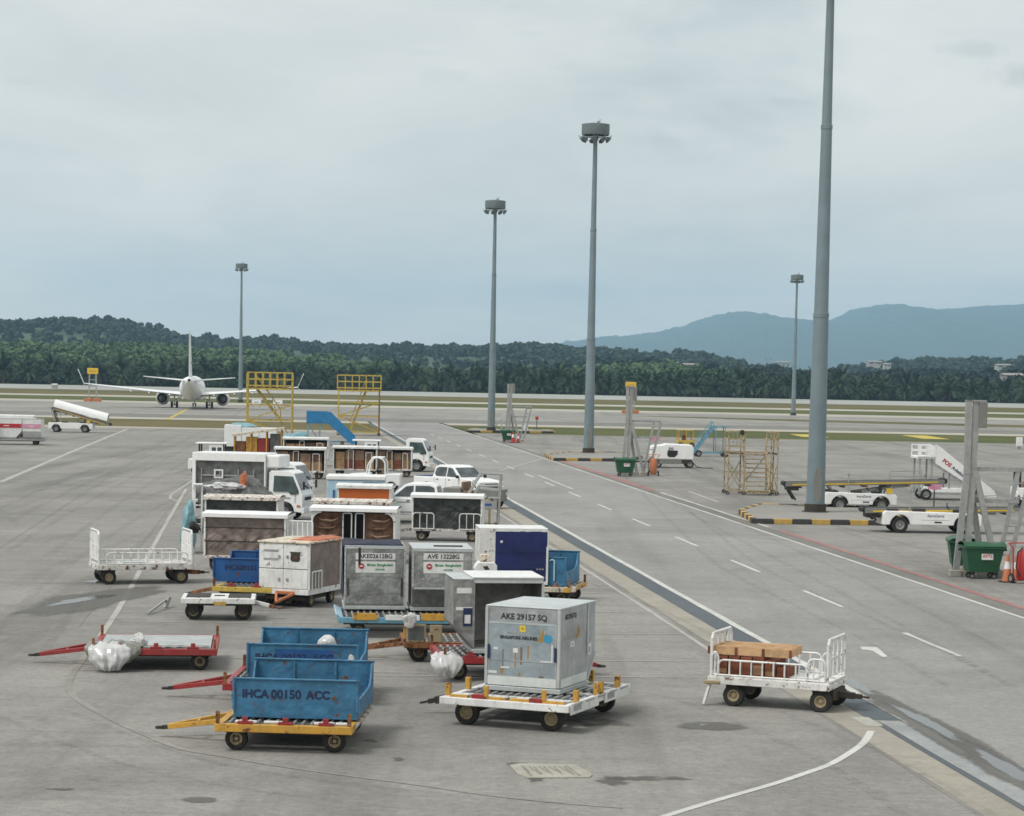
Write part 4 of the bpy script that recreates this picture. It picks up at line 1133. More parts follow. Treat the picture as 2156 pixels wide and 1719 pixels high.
def shape_window(o, poly, y, t, m='glass', name='side_window'):
    b = MB(); b.prism(poly, 'y', y, y + t); return b.build(name, M[m], o)
def lorry(label, L=4.1, body='box', face=1, H=2.95, cat='truck', group=None, name='box_truck', boxm='white_clean', open_side='tarp_grey', bits=True):
    """cab-over light lorry that faces +x; its left rear corner is the origin's left"""
    o = empty(name, label, cat, group)
    W, cabL, fz = 1.95, 1.55, .80
    X1 = L / 2; x0 = X1 + .12
    # cab: side outline with the wheel arch cut out, narrower towards the roof
    prof = [(x0, .45), (x0 + .22, .45)] + [(x0 + .72 + .46 * math.cos(a), .42 + .46 * math.sin(a)) for a in [math.pi * (1 - i / 8) for i in range(9)]] + [(x0 + cabL, .38), (x0 + cabL + .02, 1.15), (x0 + cabL - .06, 1.35), (x0 + cabL - .42, 2.12), (x0 + cabL - .62, 2.22), (x0 + .10, 2.22), (x0, 2.12)]
    b = MB(); n = len(prof)
    def inset(p): return .0 if p[1] < 1.3 else .085 * (p[1] - 1.3) / .9
    vs = [(p[0], -W / 2 + .03 + inset(p), p[1]) for p in prof] + [(p[0], W / 2 - .03 - inset(p), p[1]) for p in prof]
    b._add(vs, [tuple(range(n)), tuple(range(2 * n - 1, n - 1, -1))] + [(i, (i + 1) % n, n + (i + 1) % n, n + i) for i in range(n)])
    cab = b.build('cab', M['white_clean'], o, bev=.035, seg=3)
    for k in (-1, 1):
        y = k * (W / 2 - .03); ins = .085 * .35
        b = MB()
        pw = [(x0 + .22, 1.30), (x0 + .92, 1.30), (x0 + 1.02, 1.18), (x0 + 1.36, 1.22), (x0 + 1.38, 1.34), (x0 + 1.10, 1.98), (x0 + .24, 2.0)]
        vs = [(p[0], k * (W / 2 - .03 - inset(p) + .008), p[1]) for p in pw] + [(p[0], k * (W / 2 - .06 - inset(p)), p[1]) for p in pw]
        m_ = len(pw); b._add(vs, [tuple(range(m_)), tuple(range(2 * m_ - 1, m_ - 1, -1))] + [(i, (i + 1) % m_, m_ + (i + 1) % m_, m_ + i) for i in range(m_)])
        b.build('side_window', M['glass_green'], cab)
        b = MB(); b.beam((x0 + cabL - .1, k * (W / 2 - .02), 1.62), (x0 + cabL + .12, k * (W / 2 + .14), 1.64), .025); b.bx(x0 + cabL + .08, x0 + cabL + .14, k * (W / 2 + .16) - .09, k * (W / 2 + .16) + .09, 1.42, 1.78); b.build('mirror', M['black'], cab, bev=.01)
        b = MB(); b.bx(x0 + cabL - .02, x0 + cabL + .035, k * .72 - .14, k * .72 + .14, .72, .90); b.build('headlight', M['label_white'], cab, bev=.015)
        for xx, za, zb in ((x0 + .16, .85, 2.0), (x0 + 1.22, .80, 1.3)): b = MB(); b.bx(xx - .007, xx + .007, k * (W / 2 - .03) - .004, k * (W / 2 - .03) + .004, za, min(zb, 1.3)); b.build('door_seam', M['black'], cab)
        b = MB(); b.bx(x0 + 1.30, x0 + 1.46, k * (W / 2 - .03) - .01, k * (W / 2 - .03) + .01, .62, .72); b.build('turn_signal', M['orange2'], cab)
        b = MB(); b.bx(x0 + .30, x0 + .46, k * (W / 2 - .025) - .012, k * (W / 2 - .025) + .012, 1.10, 1.14); b.build('handle', M['black'], cab)
    b = MB(); ax, az, bx2, bz = x0 + cabL - .055, 1.40, x0 + cabL - .40, 2.08
    yo = W / 2 - .14
    b._add([(ax + .012, -yo, az), (ax + .012, yo, az), (bx2 + .012, yo - .06, bz), (bx2 + .012, -yo + .06, bz), (ax - .05, -yo, az), (ax - .05, yo, az), (bx2 - .05, yo - .06, bz), (bx2 - .05, -yo + .06, bz)], [(0, 1, 2, 3), (4, 7, 6, 5), (0, 4, 5, 1), (1, 5, 6, 2), (2, 6, 7, 3), (3, 7, 4, 0)])
    b.build('windshield', M['glass_grey'], cab)
    b = MB(); b.bx(x0 + cabL - .06, x0 + cabL + .09, -W / 2 + .04, W / 2 - .04, .34, .60); b.build('bumper', M['white_clean'], cab, bev=.03)
    b = MB(); b.bx(x0 + cabL + .0, x0 + cabL + .035, -.55, .55, .92, 1.06); b.build('grille', M['black'], cab)
    b = MB()
    for k in (-1, 1): b.bx(-X1, x0 + 1.2, k * .42 - .05, k * .42 + .05, .50, .70)
    for x in (-X1 * .45, x0 + .72): b.bx(x - .06, x + .06, -.85, .85, .34, .46)
    b.bx(-X1 + .1, -X1 + .2, -.9, .9, .45, .55)
    b.build('chassis', M['chassis'], o)
    for k in (-1, 1): wheel(o, x0 + .72, k * (W / 2 - .16), .40, .22, 'rim_grey', out=k); wheel(o, -X1 * .45, k * (W / 2 - .2), .40, .30, 'rim_grey', out=k)
    if body == 'box':
        t = .04; y0, y1 = -W / 2 - .05, W / 2 + .05
        b = MB(); b.bx(-X1, X1, y0, y1, fz, fz + .08); b.bx(-X1, X1, y0, y1, H - .36, H); b.bx(-X1, -X1 + .16, y0, y1, fz + .08, H - .36); b.bx(X1 - .06, X1, y0, y1, fz + .08, H - .36); b.bx(-X1 + .16, X1 - .06, y1 - t, y1, fz + .08, H - .36)
        bo = b.build('cargo_box', M[boxm], o, bev=.03)
        b = MB(); b.bx(X1 + .002, X1 + .62, y0 + .12, y1 - .12, H - .62, H - .06); b.build('roof_fairing', M[boxm], o, bev=.06)
        b = MB(); b.bx(-X1 + .162, X1 - .062, y0 + .10, y0 + .13, fz + .082, H - .362); b.build('side_curtain', M[open_side], o)
        w = 2 * X1 - .24
        for i, z in enumerate((fz + .55, fz + 1.15)):
            b = MB(); b.bx(-X1 + .4, X1 - .5, y0 + .06, y0 + .098, z - .03, z + .03); b.build('curtain_rail', M['steel'], o)
        for x in (-X1 + .42, -X1 + .42 + w * .27, -X1 + .42 + w * .54, X1 - .55):
            b = MB(); b.bx(x - .02, x + .02, y0 + .04, y0 + .058, fz + .2, H - .7); b.build('curtain_post', M['steel'], o)
        b = MB(); box_frame(b, -X1 + 1.0, -X1 + 1.42, y0 + .04, fz + 1.02, fz + 1.42, .07, .03); b.build('placard_frame', M['label_white'], o)
        if bits:
            for xa, wa in ((x0 + .38, .30), (x0 + .74, .26)): b = MB(); b.bx(xa, xa + wa, -W / 2 + .018, -W / 2 + .026, 1.0, 1.06); b.build('print_band', M['label_grey'], cab)
    elif body == 'flat':
        b = MB(); b.bx(-X1, X1, -W / 2, W / 2, fz - .06, fz + .04); b.bx(-X1, X1, -W / 2, -W / 2 + .04, fz + .04, fz + .34); b.bx(-X1, X1, W / 2 - .04, W / 2, fz + .04, fz + .34); b.bx(-X1, -X1 + .04, -W / 2 + .042, W / 2 - .042, fz + .04, fz + .33); b.bx(X1 - .06, X1, -W / 2 + .042, W / 2 - .042, fz + .04, fz + .9); b.build('flatbed', M['white'], o, bev=.012)
    return o

def pickup(label, face=-1, cover=False, roof_rack=False, logo=None):
    """double cab pickup, drawn facing +x and turned round by the caller"""
    o = empty('pickup_truck', label, 'pickup truck')
    W = 1.80
    def arch(cx, r=.44): return [(cx + r * math.cos(a), .36 + r * math.sin(a)) for a in [math.pi * i / 10 for i in range(11)]]
    prof = [(2.55, .38), (2.62, .70), (2.52, .98), (1.55, 1.10)] + [(1.0, 1.12), (-.95, 1.12), (-.97, 1.10), (-2.6, 1.10), (-2.62, .55), (-2.3, .42)]
    low = list(reversed(arch(1.62))); low2 = list(reversed(arch(-1.55)))
    bottom = list(reversed(low2))[::-1] + [(-1.1, .34), (1.15, .34)] + list(reversed(low))[::-1]
    poly = prof + [p for p in bottom if True]
    # walk: front down to tail along the top, then forward along the bottom through both arches
    pts = [(2.55, .40), (2.62, .70), (2.52, 1.0), (1.5, 1.12), (-.97, 1.12), (-2.60, 1.10), (-2.62, .52), (-2.1, .42)]
    pts += [(-1.55 + .44 * math.cos(a), .38 + .44 * math.sin(a)) for a in [math.pi * (1 - i / 10) for i in range(11)]]
    pts += [(-1.0, .36), (1.1, .36)]
    pts += [(1.62 + .44 * math.cos(a), .38 + .44 * math.sin(a)) for a in [math.pi * (1 - i / 10) for i in range(11)]]
    b = MB(); b.prism(pts, 'y', -W / 2, W / 2); body = b.build('body', M['white_clean'], o, bev=.05, seg=3)
    g = [(1.15, 1.10), (.45, 1.68), (.15, 1.77), (-.75, 1.77), (-1.0, 1.66), (-1.12, 1.10)]
    n = len(g); b = MB()
    ins = lambda p: .03 + .17 * (p[1] - 1.1) / .67
    b._add([(p[0], -W / 2 + ins(p), p[1]) for p in g] + [(p[0], W / 2 - ins(p), p[1]) for p in g], [tuple(range(n)), tuple(range(2 * n - 1, n - 1, -1))] + [(i, (i + 1) % n, n + (i + 1) % n, n + i) for i in range(n)])
    cab = b.build('cab', M['white_clean'], o, bev=.04, seg=3)
    for k in (-1, 1):
        for pw in ([(.88, 1.17), (.36, 1.62), (.02, 1.66), (.02, 1.17)], [(-.06, 1.17), (-.06, 1.66), (-.70, 1.66), (-.90, 1.58), (-.96, 1.30), (-.80, 1.17)]):
            b = MB(); m_ = len(pw)
            b._add([(p[0], k * (W / 2 - ins(p) + .010), p[1]) for p in pw] + [(p[0], k * (W / 2 - ins(p) - .03), p[1]) for p in pw], [tuple(range(m_)), tuple(range(2 * m_ - 1, m_ - 1, -1))] + [(i, (i + 1) % m_, m_ + (i + 1) % m_, m_ + i) for i in range(m_)])
            b.build('side_window', M['glass_grey'], cab)
        for x in (1.0, -.02, -.93): b = MB(); b.bx(x - .007, x + .007, k * W / 2 - .004, k * W / 2 + .003, .46, 1.10); b.build('door_seam', M['black'], body)
        b = MB(); b.bx(-.95, 1.05, k * W / 2 - .004, k * W / 2 + .012, .46, .52); b.build('sill', M['label_grey'], body)
        b = MB(); b.bx(-2.64, -2.56, k * .80 - .07, k * .80 + .07, .72, 1.02); b.build('tail_light', M['ink_red'], body)
        for x in (.25, -.68):
            b = MB(); b.bx(x - .07, x + .07, k * (W / 2) - .015, k * (W / 2) + .022, .98, 1.02); b.build('handle', M['black'], body)
        b = MB(); b.bx(.95, 1.06, k * (W / 2 + .10) - .09, k * (W / 2 + .10) + .09, 1.12, 1.28); b.build('mirror', M['black'], body, bev=.02)
        b = MB(); b.bx(2.46, 2.60, k * .68 - .16, k * .68 + .16, .78, .96); b.build('headlight', M['label_white'], body, bev=.02)
        for x in (1.62, -1.55): wheel(o, x, k * (W / 2 - .10), .37, .22, 'rim_grey', out=k)
    for (xa, za, xb, zb, nm) in ((1.06, 1.18, .48, 1.66, 'windshield'), (-1.115, 1.18, -1.02, 1.62, 'rear_window')):
        s = 1 if xa > 0 else -1
        b = MB(); y1, y2 = W / 2 - .12, W / 2 - .22
        b._add([(xa + s * .02, -y1, za), (xa + s * .02, y1, za), (xb + s * .02, y2, zb), (xb + s * .02, -y2, zb), (xa - s * .03, -y1, za), (xa - s * .03, y1, za), (xb - s * .03, y2, zb), (xb - s * .03, -y2, zb)], [(0, 1, 2, 3), (4, 7, 6, 5), (0, 4, 5, 1), (1, 5, 6, 2), (2, 6, 7, 3), (3, 7, 4, 0)])
        b.build(nm, M['glass_grey'], cab)
    b = MB(); b.bx(-2.52, -1.2, -W / 2 + .08, W / 2 - .08, 1.08, 1.14) if cover else b.bx(-2.5, -1.2, -W / 2 + .1, W / 2 - .1, 1.085, 1.112)
    b.build('bed_cover' if cover else 'bed_liner', M['navy' if cover else 'black'], o)
    b = MB(); b.bx(2.50, 2.68, -W / 2 + .08, W / 2 - .08, .36, .56); b.bx(-2.72, -2.58, -W / 2 + .1, W / 2 - .1, .42, .58); b.build('bumper', M['chassis'], o, bev=.03)
    b = MB(); b.bx(2.55, 2.625, -.45, .45, .66, .90); b.build('grille', M['black'], body)
    b = MB()
    for x in (1.62, -1.55): b.bx(x - .05, x + .05, -.8, .8, .32, .42)
    b.bx(-2.3, 2.3, -.5, .5, .40, .46); q = b.build('chassis', M['chassis'], o)
    return o

def tow_tractor(label, m='white_clean', canopy='white_clean', arch=True):
    o = empty('tow_tractor', label, 'tow tractor')
    L, W = 2.9, 1.5
    pts = [(-1.45, .35), (1.42, .35), (1.45, .95), (.25, 1.02), (.2, .72), (-.5, .72), (-.55, 1.0), (-1.45, 1.0)]
    b = MB(); b.prism(pts, 'y', -W / 2, W / 2); b.build('body', M[m], o, bev=.04)
    b = MB(); b.bx(-.48, -.02, -.6, .6, .73, .86); b.bx(-.55, -.42, -.6, .6, .86, 1.3); b.build('seat', M['curtain_tan'], o, bev=.04)
    if arch is None: pass
    elif arch:
        for k in (-1, 1):
            b = MB(); y = k * (W / 2 - .05)
            b.tube([(-.62, y, 1.0), (-.60, y, 1.62), (-.45, y, 1.82), (-.2, y, 1.90), (.12, y, 1.84), (.34, y, 1.5), (.42, y, 1.02)], .045, 8); b.build('roll_bar', M[canopy], o)
        b = MB(); b.bx(-.5, .15, -W / 2 + .06, W / 2 - .06, 1.885, 1.93); b.build('canopy', M[canopy], o, bev=.02)
    else:
        b = MB(); b.bx(-1.0, .95, -W / 2 - .05, W / 2 + .05, 1.95, 2.03); b.build('canopy', M[canopy], o, bev=.03)
        for x in (-.75, .75):
            for k in (-1, 1):
                b = MB(); b.bx(x - .05, x + .05, k * (W / 2 - .06) - .05, k * (W / 2 - .06) + .05, .95, 1.95); b.build('canopy_post', M['black'], o)
        for x in (.15, .5):
            b = MB(); b.bx(x - .13, x + .13, -W / 2 - .012, -W / 2 + .02, 1.2, 1.75); b.build('side_window', M['glass_grey'], o)
        b = MB(); b.bx(-.15, .72, -W / 2, -W / 2 + .015, .98, 1.9); b.build('side_panel', M[m], o)
    b = MB(); b.cyl((.05, 0, .95), (-.12, 0, 1.2), .03, n=8); b.lathe([(.15, -.015), (.18, 0), (.15, .015), (.15, -.015)], (-.12, 0, 1.2), 'x', 14); b.build('steering_wheel', M['black'], o)
    for x in (-.95, .95):
        for k in (-1, 1): wheel(o, x, k * (W / 2 - .05), .30, .2, 'rim_grey', out=k)
    for k in (-1, 1):
        b = MB(); b.cyl((1.44, k * .5, .72), (1.47, k * .5, .72), .08, n=12); b.build('headlight', M['label_white'], o)
    return o

def belt_loader(label, L=7.4, z0=.95, z1=1.25, bodyL=3.6, bx0=0.0, logo=None, flip=1):
    """low white carrier with a long conveyor boom on top; origin under the middle of the carrier"""
    o = empty('belt_loader', label, 'belt loader', 'belt loaders')
    W = 1.7
    def ar(c): return [(c + .45 * math.cos(a), .36 + .45 * math.sin(a)) for a in [math.pi * (1 - i / 9) for i in range(10)]]
    x0, x1 = -bodyL / 2, bodyL / 2
    pts = [(x0, .35)] + ar(x0 + .78) + ar(x1 - .78) + [(x1, .35), (x1 + .02, .80), (x1 - .1, .92), (x0 + .1, .98), (x0, .85)]
    b = MB(); b.prism(pts, 'y', -W / 2, W / 2); body = b.build('body', M['white_clean'], o, bev=.04, seg=3)
    for x in (x0 + .78, x1 - .78):
        for k in (-1, 1): wheel(o, x, k * (W / 2 - .12), .36, .22, 'rim_grey', out=k)
    for x in (x0 + .78, x1 - .78): b = MB(); b.bx(x - .4, x + .4, -.55, .55, .30, .60); b.build('axle', M['chassis'], o)
    ba, bb = bx0 - L / 2, bx0 + L / 2
    def zz(x): return z0 + (z1 - z0) * (x - ba) / L
    b = MB()
    for k in (-1, 1): b.beam((ba, k * .52, zz(ba) - .03), (bb, k * .52, zz(bb) - .03), .08, .22)
    boom = b.build('boom', M['mast_dark'], o)
    b = MB(); b.beam((ba + .08, 0, zz(ba) + .05), (bb - .08, 0, zz(bb) + .05), .94, .05); b.build('belt', M['black'], boom)
    b = MB()
    for k in (-1, 1): b.beam((ba + .35, k * .565, zz(ba) - .05), (bb - .35, k * .565, zz(bb) - .05), .02, .06)
    b.build('safety_edge', M['sign_yellow'], boom)
    b = MB(); b.cyl((ba, -.5, zz(ba)), (ba, .5, zz(ba)), .12, n=12); b.cyl((bb, -.5, zz(bb)), (bb, .5, zz(bb)), .15, n=12); b.build('end_roller', M['black'], boom)
    b = MB(); b.beam((ba + .05, -.45, zz(ba) - .05), (ba + .55, -.45, .52), .10); b.beam((ba + .05, .45, zz(ba) - .05), (ba + .55, .45, .52), .10); b.bx(ba + .1, ba + .7, -.48, .48, zz(ba) - .34, zz(ba) - .12); b.build('front_bumper', M['chassis'], o, bev=.02)
    b = MB()
    for x, t in ((x0 + .6, x0 + .2), (x1 - .5, x1 - .1)):
        for k in (-1, 1): b.beam((x, k * .45, .85), (t, k * .45, zz(t) - .05), .07)
    b.build('lift_arm', M['steel'], o)
    b = MB(); b.beam((x0 + 1.5, -.3, .95), (x1 + .75, -.3, zz(x1 + .75) - .16), .10, .16); b.beam((x0 + 1.5, .3, .95), (x1 + .75, .3, zz(x1 + .75) - .16), .10, .16); b.build('lift_strut', M['steel'], o)
    for i in range(7):
        x = ba + L * (i + .7) / 7.4; b = MB(); b.bx(x - .06, x + .06, -.60, .60, zz(x) - .24, zz(x) - .15); b.build('idler', M['rusty' if i % 2 else 'chassis'], boom)
    b = MB(); b.bx(x0 + .2, x0 + .7, -W / 2 + .1, W / 2 - .1, .98, 1.0 + .06); b.bx(x0 + 1.35, x0 + 1.9, -W / 2 + .05, -W / 2 + .35, .93, 1.08); b.build('engine_cover', M['chassis'], o, bev=.02)
    b = MB(); b.tube([(x0 + 1.2, -W / 2 + .12, .9), (x0 + 1.2, -W / 2 + .12, 1.85)], .03, 6); b.lathe([(.001, 1.83), (.07, 1.85), (.07, 1.98), (.001, 2.0)], (x0 + 1.2, -W / 2 + .12, 0), 'z', 10); b.build('beacon_post', M['steel'], o)
    b = MB(); b.cyl((x1 - 1.35, -W / 2 + .3, 1.02), (x1 - 1.5, -W / 2 + .3, 1.22), .02, n=6); b.lathe([(.13, -.012), (.155, 0), (.13, .012), (.13, -.012)], (x1 - 1.5, -W / 2 + .3, 1.22), 'x', 14); b.build('steering_wheel', M['black'], o)
    b = MB(); b.bx(x1 - 1.25, x1 - .85, -W / 2 + .1, -W / 2 + .55, .92, 1.05); b.bx(x1 - .85, x1 - .76, -W / 2 + .1, -W / 2 + .55, .95, 1.4); b.build('seat', M['black'], o, bev=.03)
    b = MB(); b.tube([(bx0 + L * .18, .6, zz(bx0)), (bx0 + L * .18, .6, zz(bx0) + .55), (bx0 + L * .38, .6, zz(bx0) + .62), (bx0 + L * .38, .6, zz(bx0))], .022, 6); b.tube([(bx0 + L * .18, .6, zz(bx0) + .3), (bx0 + L * .38, .6, zz(bx0) + .33)], .018, 6); b.build('handrail', M['steel'], o)
    b = MB(); b.bx(x1 - .55, x1 - .25, -W / 2 - .02, -W / 2 + .06, .95, 1.22); b.build('marker_panel', M['sign_yellow'], o)
    if logo:
        text(logo, .17, (.15, -W / 2 - .003, .78), FR, M['ink_navy'], body, .002)
        b = MB(); b.bx(-.5, .8, -W / 2 - .004, -W / 2 + .002, .585, .60); b.build('waist_line', M['label_grey'], body)
        b = MB(); b.bx(.1, .42, -W / 2 - .012, -W / 2 + .004, .47, .53); b.build('handle', M['black'], body)
    return o

def gantry(label, H=6.1, flip=1):
    """stand guidance pylon: two flat posts that run together at the top, splayed braces, a leaning ladder frame"""
    o = empty('guidance_pylon', label, 'pylon', 'grey guidance pylons')
    w = .22
    def post(x0, x1, xb, y):
        b = MB(); b.beam((xb, y, .22), (x1, y, H * .58), w, .10); b.beam((x1, y, H * .58 - .02), (x0, y, H), w, .10); return b.build('post', M['steel'], o)
    post(-.22, -.20, -.46, 0); post(.06, .03, -.10, .05)
    b = MB(); b.beam((.10, .05, H * .60), (1.0, .05, .22), .20, .12); b.build('brace', M['steel'], o)
    b = MB(); b.beam((.06, .3, H * .48), (.55, .3, .22), .20, .12); b.build('brace', M['steel'], o)
    b = MB(); b.bx(.16, .42, -.12, .16, H - .95, H - .06); b.build('control_box', M['mast_dark'], o, bev=.02)
    b = MB(); b.bx(-.33, .40, -.05, .10, H - .05, H); b.build('cap_plate', M['steel'], o)
    for z, x1 in ((H * .61, 2.1), (H * .43, 1.7)):
        b = MB(); b.beam((-.05, .2, z), (x1, .2, z), .14, .15); b.build('cross_bar', M['steel'], o)
    b = MB(); b.beam((1.65, .2, H * .605), (1.02, .2, .25), .15, .10); b.beam((2.12, .2, H * .60), (1.40, .2, .25), .15, .10)
    lad = b.build('ladder_frame', M['steel'], o)
    for i in range(6):
        z = .75 + i * .5
        t = (z - .25) / (H * .60 - .25); b = MB(); b.beam((1.05 + .6 * t, .2, z), (1.36 + .76 * t, .2, z), .05); b.build('rung', M['steel'], lad)
    for x, y in ((-.5, 0), (-.1, .05), (.52, .3), (1.0, .05), (1.2, .2)):
        b = MB(); b.bx(x - .2, x + .2, y - .18, y + .18, 0, .22); b.build('footing', M['concrete_block'], o, bev=.02)
    return o

def waste_bin(label, plate='AFTS', group='green wheeled waste bins'):
    o = empty('waste_bin', label, 'waste bin', group)
    W, D = 1.36, 1.0
    b = MB()
    def ring(z, kx, ky): return [(-W / 2 * kx, -D / 2 * ky, z), (W / 2 * kx, -D / 2 * ky, z), (W / 2 * kx, D / 2 * ky, z), (-W / 2 * kx, D / 2 * ky, z)]
    b.loft([ring(.24, .74, .72), ring(.95, .94, .94), ring(1.04, .98, .98), ring(1.045, 1.06, 1.06), ring(1.12, 1.06, 1.06)]); b.build('tub', M['green_bin'], o, bev=.02)
    b = MB()
    def lid(u, v):
        x, y = (u - .5) * W * 1.07, (v - .5) * D * 1.08
        return (x, y, 1.13 + .13 * math.sin(math.pi * v) ** .7 + .02 * math.cos(6.28 * u * 2) * math.sin(math.pi * v))
    b.grid(lid, 14, 8); b.bx(-W * .535, W * .535, -D * .54, D * .54, 1.122, 1.14); b.build('lid', M['green_bin'], o, smooth=True)
    for s in (-1, 1):
        b = MB(); b.cyl((s * W * .53, -.08, 1.0), (s * W * .53 + s * .12, -.08, 1.0), .04, n=8); b.build('trunnion', M['black'], o)
        for k in (-1, 1):
            q = wheel(o, s * W * .28, k * D * .26, .10, .05, 'rim_grey'); b = MB(); b.bx(-.04, .04, -.04, .04, .08, .16); b.build('caster_fork', M['chassis'], q)
    if plate:
        b = MB(); y = -D / 2 * .90
        b.box(.08, y - .012, .80, .40, .012, .25, (-.105, 0, 0)); p = b.build('name_plate', M['label_white'], o, bev=.004)
        text(plate, .15, (.08, y - .022, .80), (math.pi / 2 - .105, 0, 0), M['ink_red'], p, .003)
    return o

def cone(label, s=1.0, m='orange2'):
    o = empty('traffic_cone', label, 'traffic cone', 'traffic cones beside the waste bins')
    b = MB(); b.bx(-.19 * s, .19 * s, -.19 * s, .19 * s, 0, .035); b.build('base', M['black'], o, bev=.01)
    b = MB(); b.lathe([(.001, .75 * s), (.03 * s, .75 * s), (.145 * s, .036), (.001, .036)], (0, 0, 0), 'z', 16); b.build('cone', M[m], o, smooth=True)
    b = MB(); b.lathe([(.062 * s, .56 * s), (.096 * s, .36 * s), (.090 * s, .35 * s), (.056 * s, .55 * s)], (0, 0, 0), 'z', 16); b.build('band', M['label_white'], o, smooth=True)
    return o

def extinguisher(label, m='red_bright', s=1.0):
    o = empty('fire_extinguisher_trolley', label, 'fire extinguisher')
    b = MB(); b.lathe([(.001, .12), (.14, .12), (.17, .18), (.17, .85), (.12, .98), (.05, 1.02), (.001, 1.02)], (0, 0, 0), 'z', 18); b.build('cylinder', M[m], o, smooth=True)
    b = MB(); b.cyl((0, 0, 1.0), (0, 0, 1.12), .04, n=8); b.bx(-.12, .06, -.02, .02, 1.10, 1.14); b.build('valve', M['steel'], o)
    b = MB(); b.tube([(-.05, -.05, 1.08), (-.22, -.12, .95), (-.26, -.12, .5), (-.16, -.14, .22)], .02, 6); b.build('hose', M['black'], o)
    b = MB(); b.tube([(-.18, .18, .15), (-.2, .2, 1.05), (-.30, .26, 1.2)], .02, 6); b.tube([(.18, .18, .15), (.2, .2, 1.05), (.30, .26, 1.2)], .02, 6); b.tube([(-.30, .26, 1.2), (.30, .26, 1.2)], .02, 6); b.tube([(-.2, 0, .1), (.2, 0, .1)], .02, 6); b.build('trolley_frame', M[m], o)
    for k in (-1, 1):
        q = wheel(o, k * .26, .12, .15, .06, 'rim_grey'); q.rotation_euler = (0, 0, math.pi / 2)
    return o

def mast(label, H=27.3, r0=.46, r1=.17, ring=True, lean=0):
    o = empty('light_mast', label, 'light mast', 'tall floodlight masts on the apron')
    b = MB(); prev = None
    segs = [(0.12, r0), (H * .35, r0 * .80), (H * .355, r0 * .80 - .02), (H * .68, r0 * .57), (H * .685, r0 * .57 - .02), (H - .6, r1)]
    b.lathe([(r, z) for z, r in segs], (0, 0, 0), 'z', 16); b.build('shaft', M['mast'], o, smooth=True)
    for z, r in ((H * .352, r0 * .81), (H * .682, r0 * .58)):
        b = MB(); b.lathe([(r * .96, z - .12), (r + .015, z - .10), (r + .015, z + .10), (r * .96, z + .12)], (0, 0, 0), 'z', 16); b.build('joint_collar', M['mast'], o, smooth=True)
    b = MB(); b.lathe([(.001, .01), (r0 * 1.42, .01), (r0 * 1.42, .14), (r0 * 1.15, .15), (r0 * 1.15, .50), (r0 * .9, .52), (.001, .52)], (0, 0, 0), 'z', 16); b.build('base_flange', M['chassis'], o)
    b = MB()
    oval = [(math.copysign(.20 * abs(math.cos(a)) ** .7, math.cos(a)), 1.45 + math.copysign(.85 * abs(math.sin(a)) ** .7, math.sin(a))) for a in [6.283 * i / 24 for i in range(24)]]
    b.prism(oval, 'y', -r0 * .99, -r0 * .85); b.build('access_plate', M['mast_dark'], o)
    if ring:
        b = MB(); b.lathe([(1.08, H - .88), (1.12, H - .90), (1.16, H - .8), (1.16, H - .08), (1.16, H), (.5, H + .10), (.001, H + .12)], (0, 0, 0), 'z', 26); b.lathe([(1.08, H - .88), (1.08, H - .3), (.001, H - .3)], (0, 0, 0), 'z', 26); b.build('lamp_ring', M['lamp_ring'], o, smooth=True)
        b = MB()
        for k in range(4): a = k * math.pi / 2; b.beam((.1 * math.cos(a), .1 * math.sin(a), H - 1.1), (1.15 * math.cos(a), 1.15 * math.sin(a), H - 1.02), .08)
        b.cyl((0, 0, H - 1.3), (0, 0, H - .4), r1 * 1.5, n=10); b.build('ring_frame', M['lamp_ring'], o)
        b = MB()
        b.lathe([(.001, -.02), (.24, -.02), (.24, .05), (.10, .22), (.001, .24)], (0, 0, 0), 'x', 12)
        b.beam((.1, 0, 0), (.05, 0, .42), .05)
        fl = b.mesh('floodlight', M['lamp_ring'], smooth=True)
        for k in range(9):
            a = 6.283 * k / 9 + .3
            q = bpy.data.objects.new('floodlight', fl); col.objects.link(q); q.parent = o
            q.location = (1.18 * math.cos(a), 1.18 * math.sin(a), H - 1.28); q.rotation_euler = (0, math.radians(-40), a + math.pi)
        b = MB(); b.cyl((.35, 0, H + .05), (.35, 0, H + .45), .03, n=6); b.lathe([(.001, H + .1), (.09, H + .12), (.09, H + .26), (.001, H + .3)], (.2, 0, 0), 'z', 10); b.build('beacon', M['lamp_ring'], o)
    return o

def island(label, pts, n_front, hgt=.16):
    """raised kerb island: pts world outline (front edge first, left to right); blocks alternate yellow and black"""
    o = empty('kerb_island', label, 'kerb island', 'striped kerb islands at the masts')
    c = sum((Vector(p) for p in pts), Vector()) / len(pts); o.location = (c.x, c.y, 0)
    loc = [Vector(p) - Vector((c.x, c.y, 0)) for p in pts]
    b = MB(); b.prism([(p.x * .97, p.y * .97) for p in loc], 'z', 0.0, hgt - .03); b.build('slab', M['taxi'], o)
    k = 0
    for i in range(len(loc)):
        p, q = loc[i], loc[(i + 1) % len(loc)]
        d = (q - p).length; n = max(1, round(d / 1.05)) if i else n_front
        for j in range(n):
            a, e = p + (q - p) * (j / n + .004), p + (q - p) * ((j + 1) / n - .004)
            b = MB(); b.beam((a.x, a.y, hgt / 2), (e.x, e.y, hgt / 2), .24, hgt); b.build('kerb_block', M['kerb_yellow' if k % 2 else 'kerb_black'], o, bev=.02); k += 1
    return o

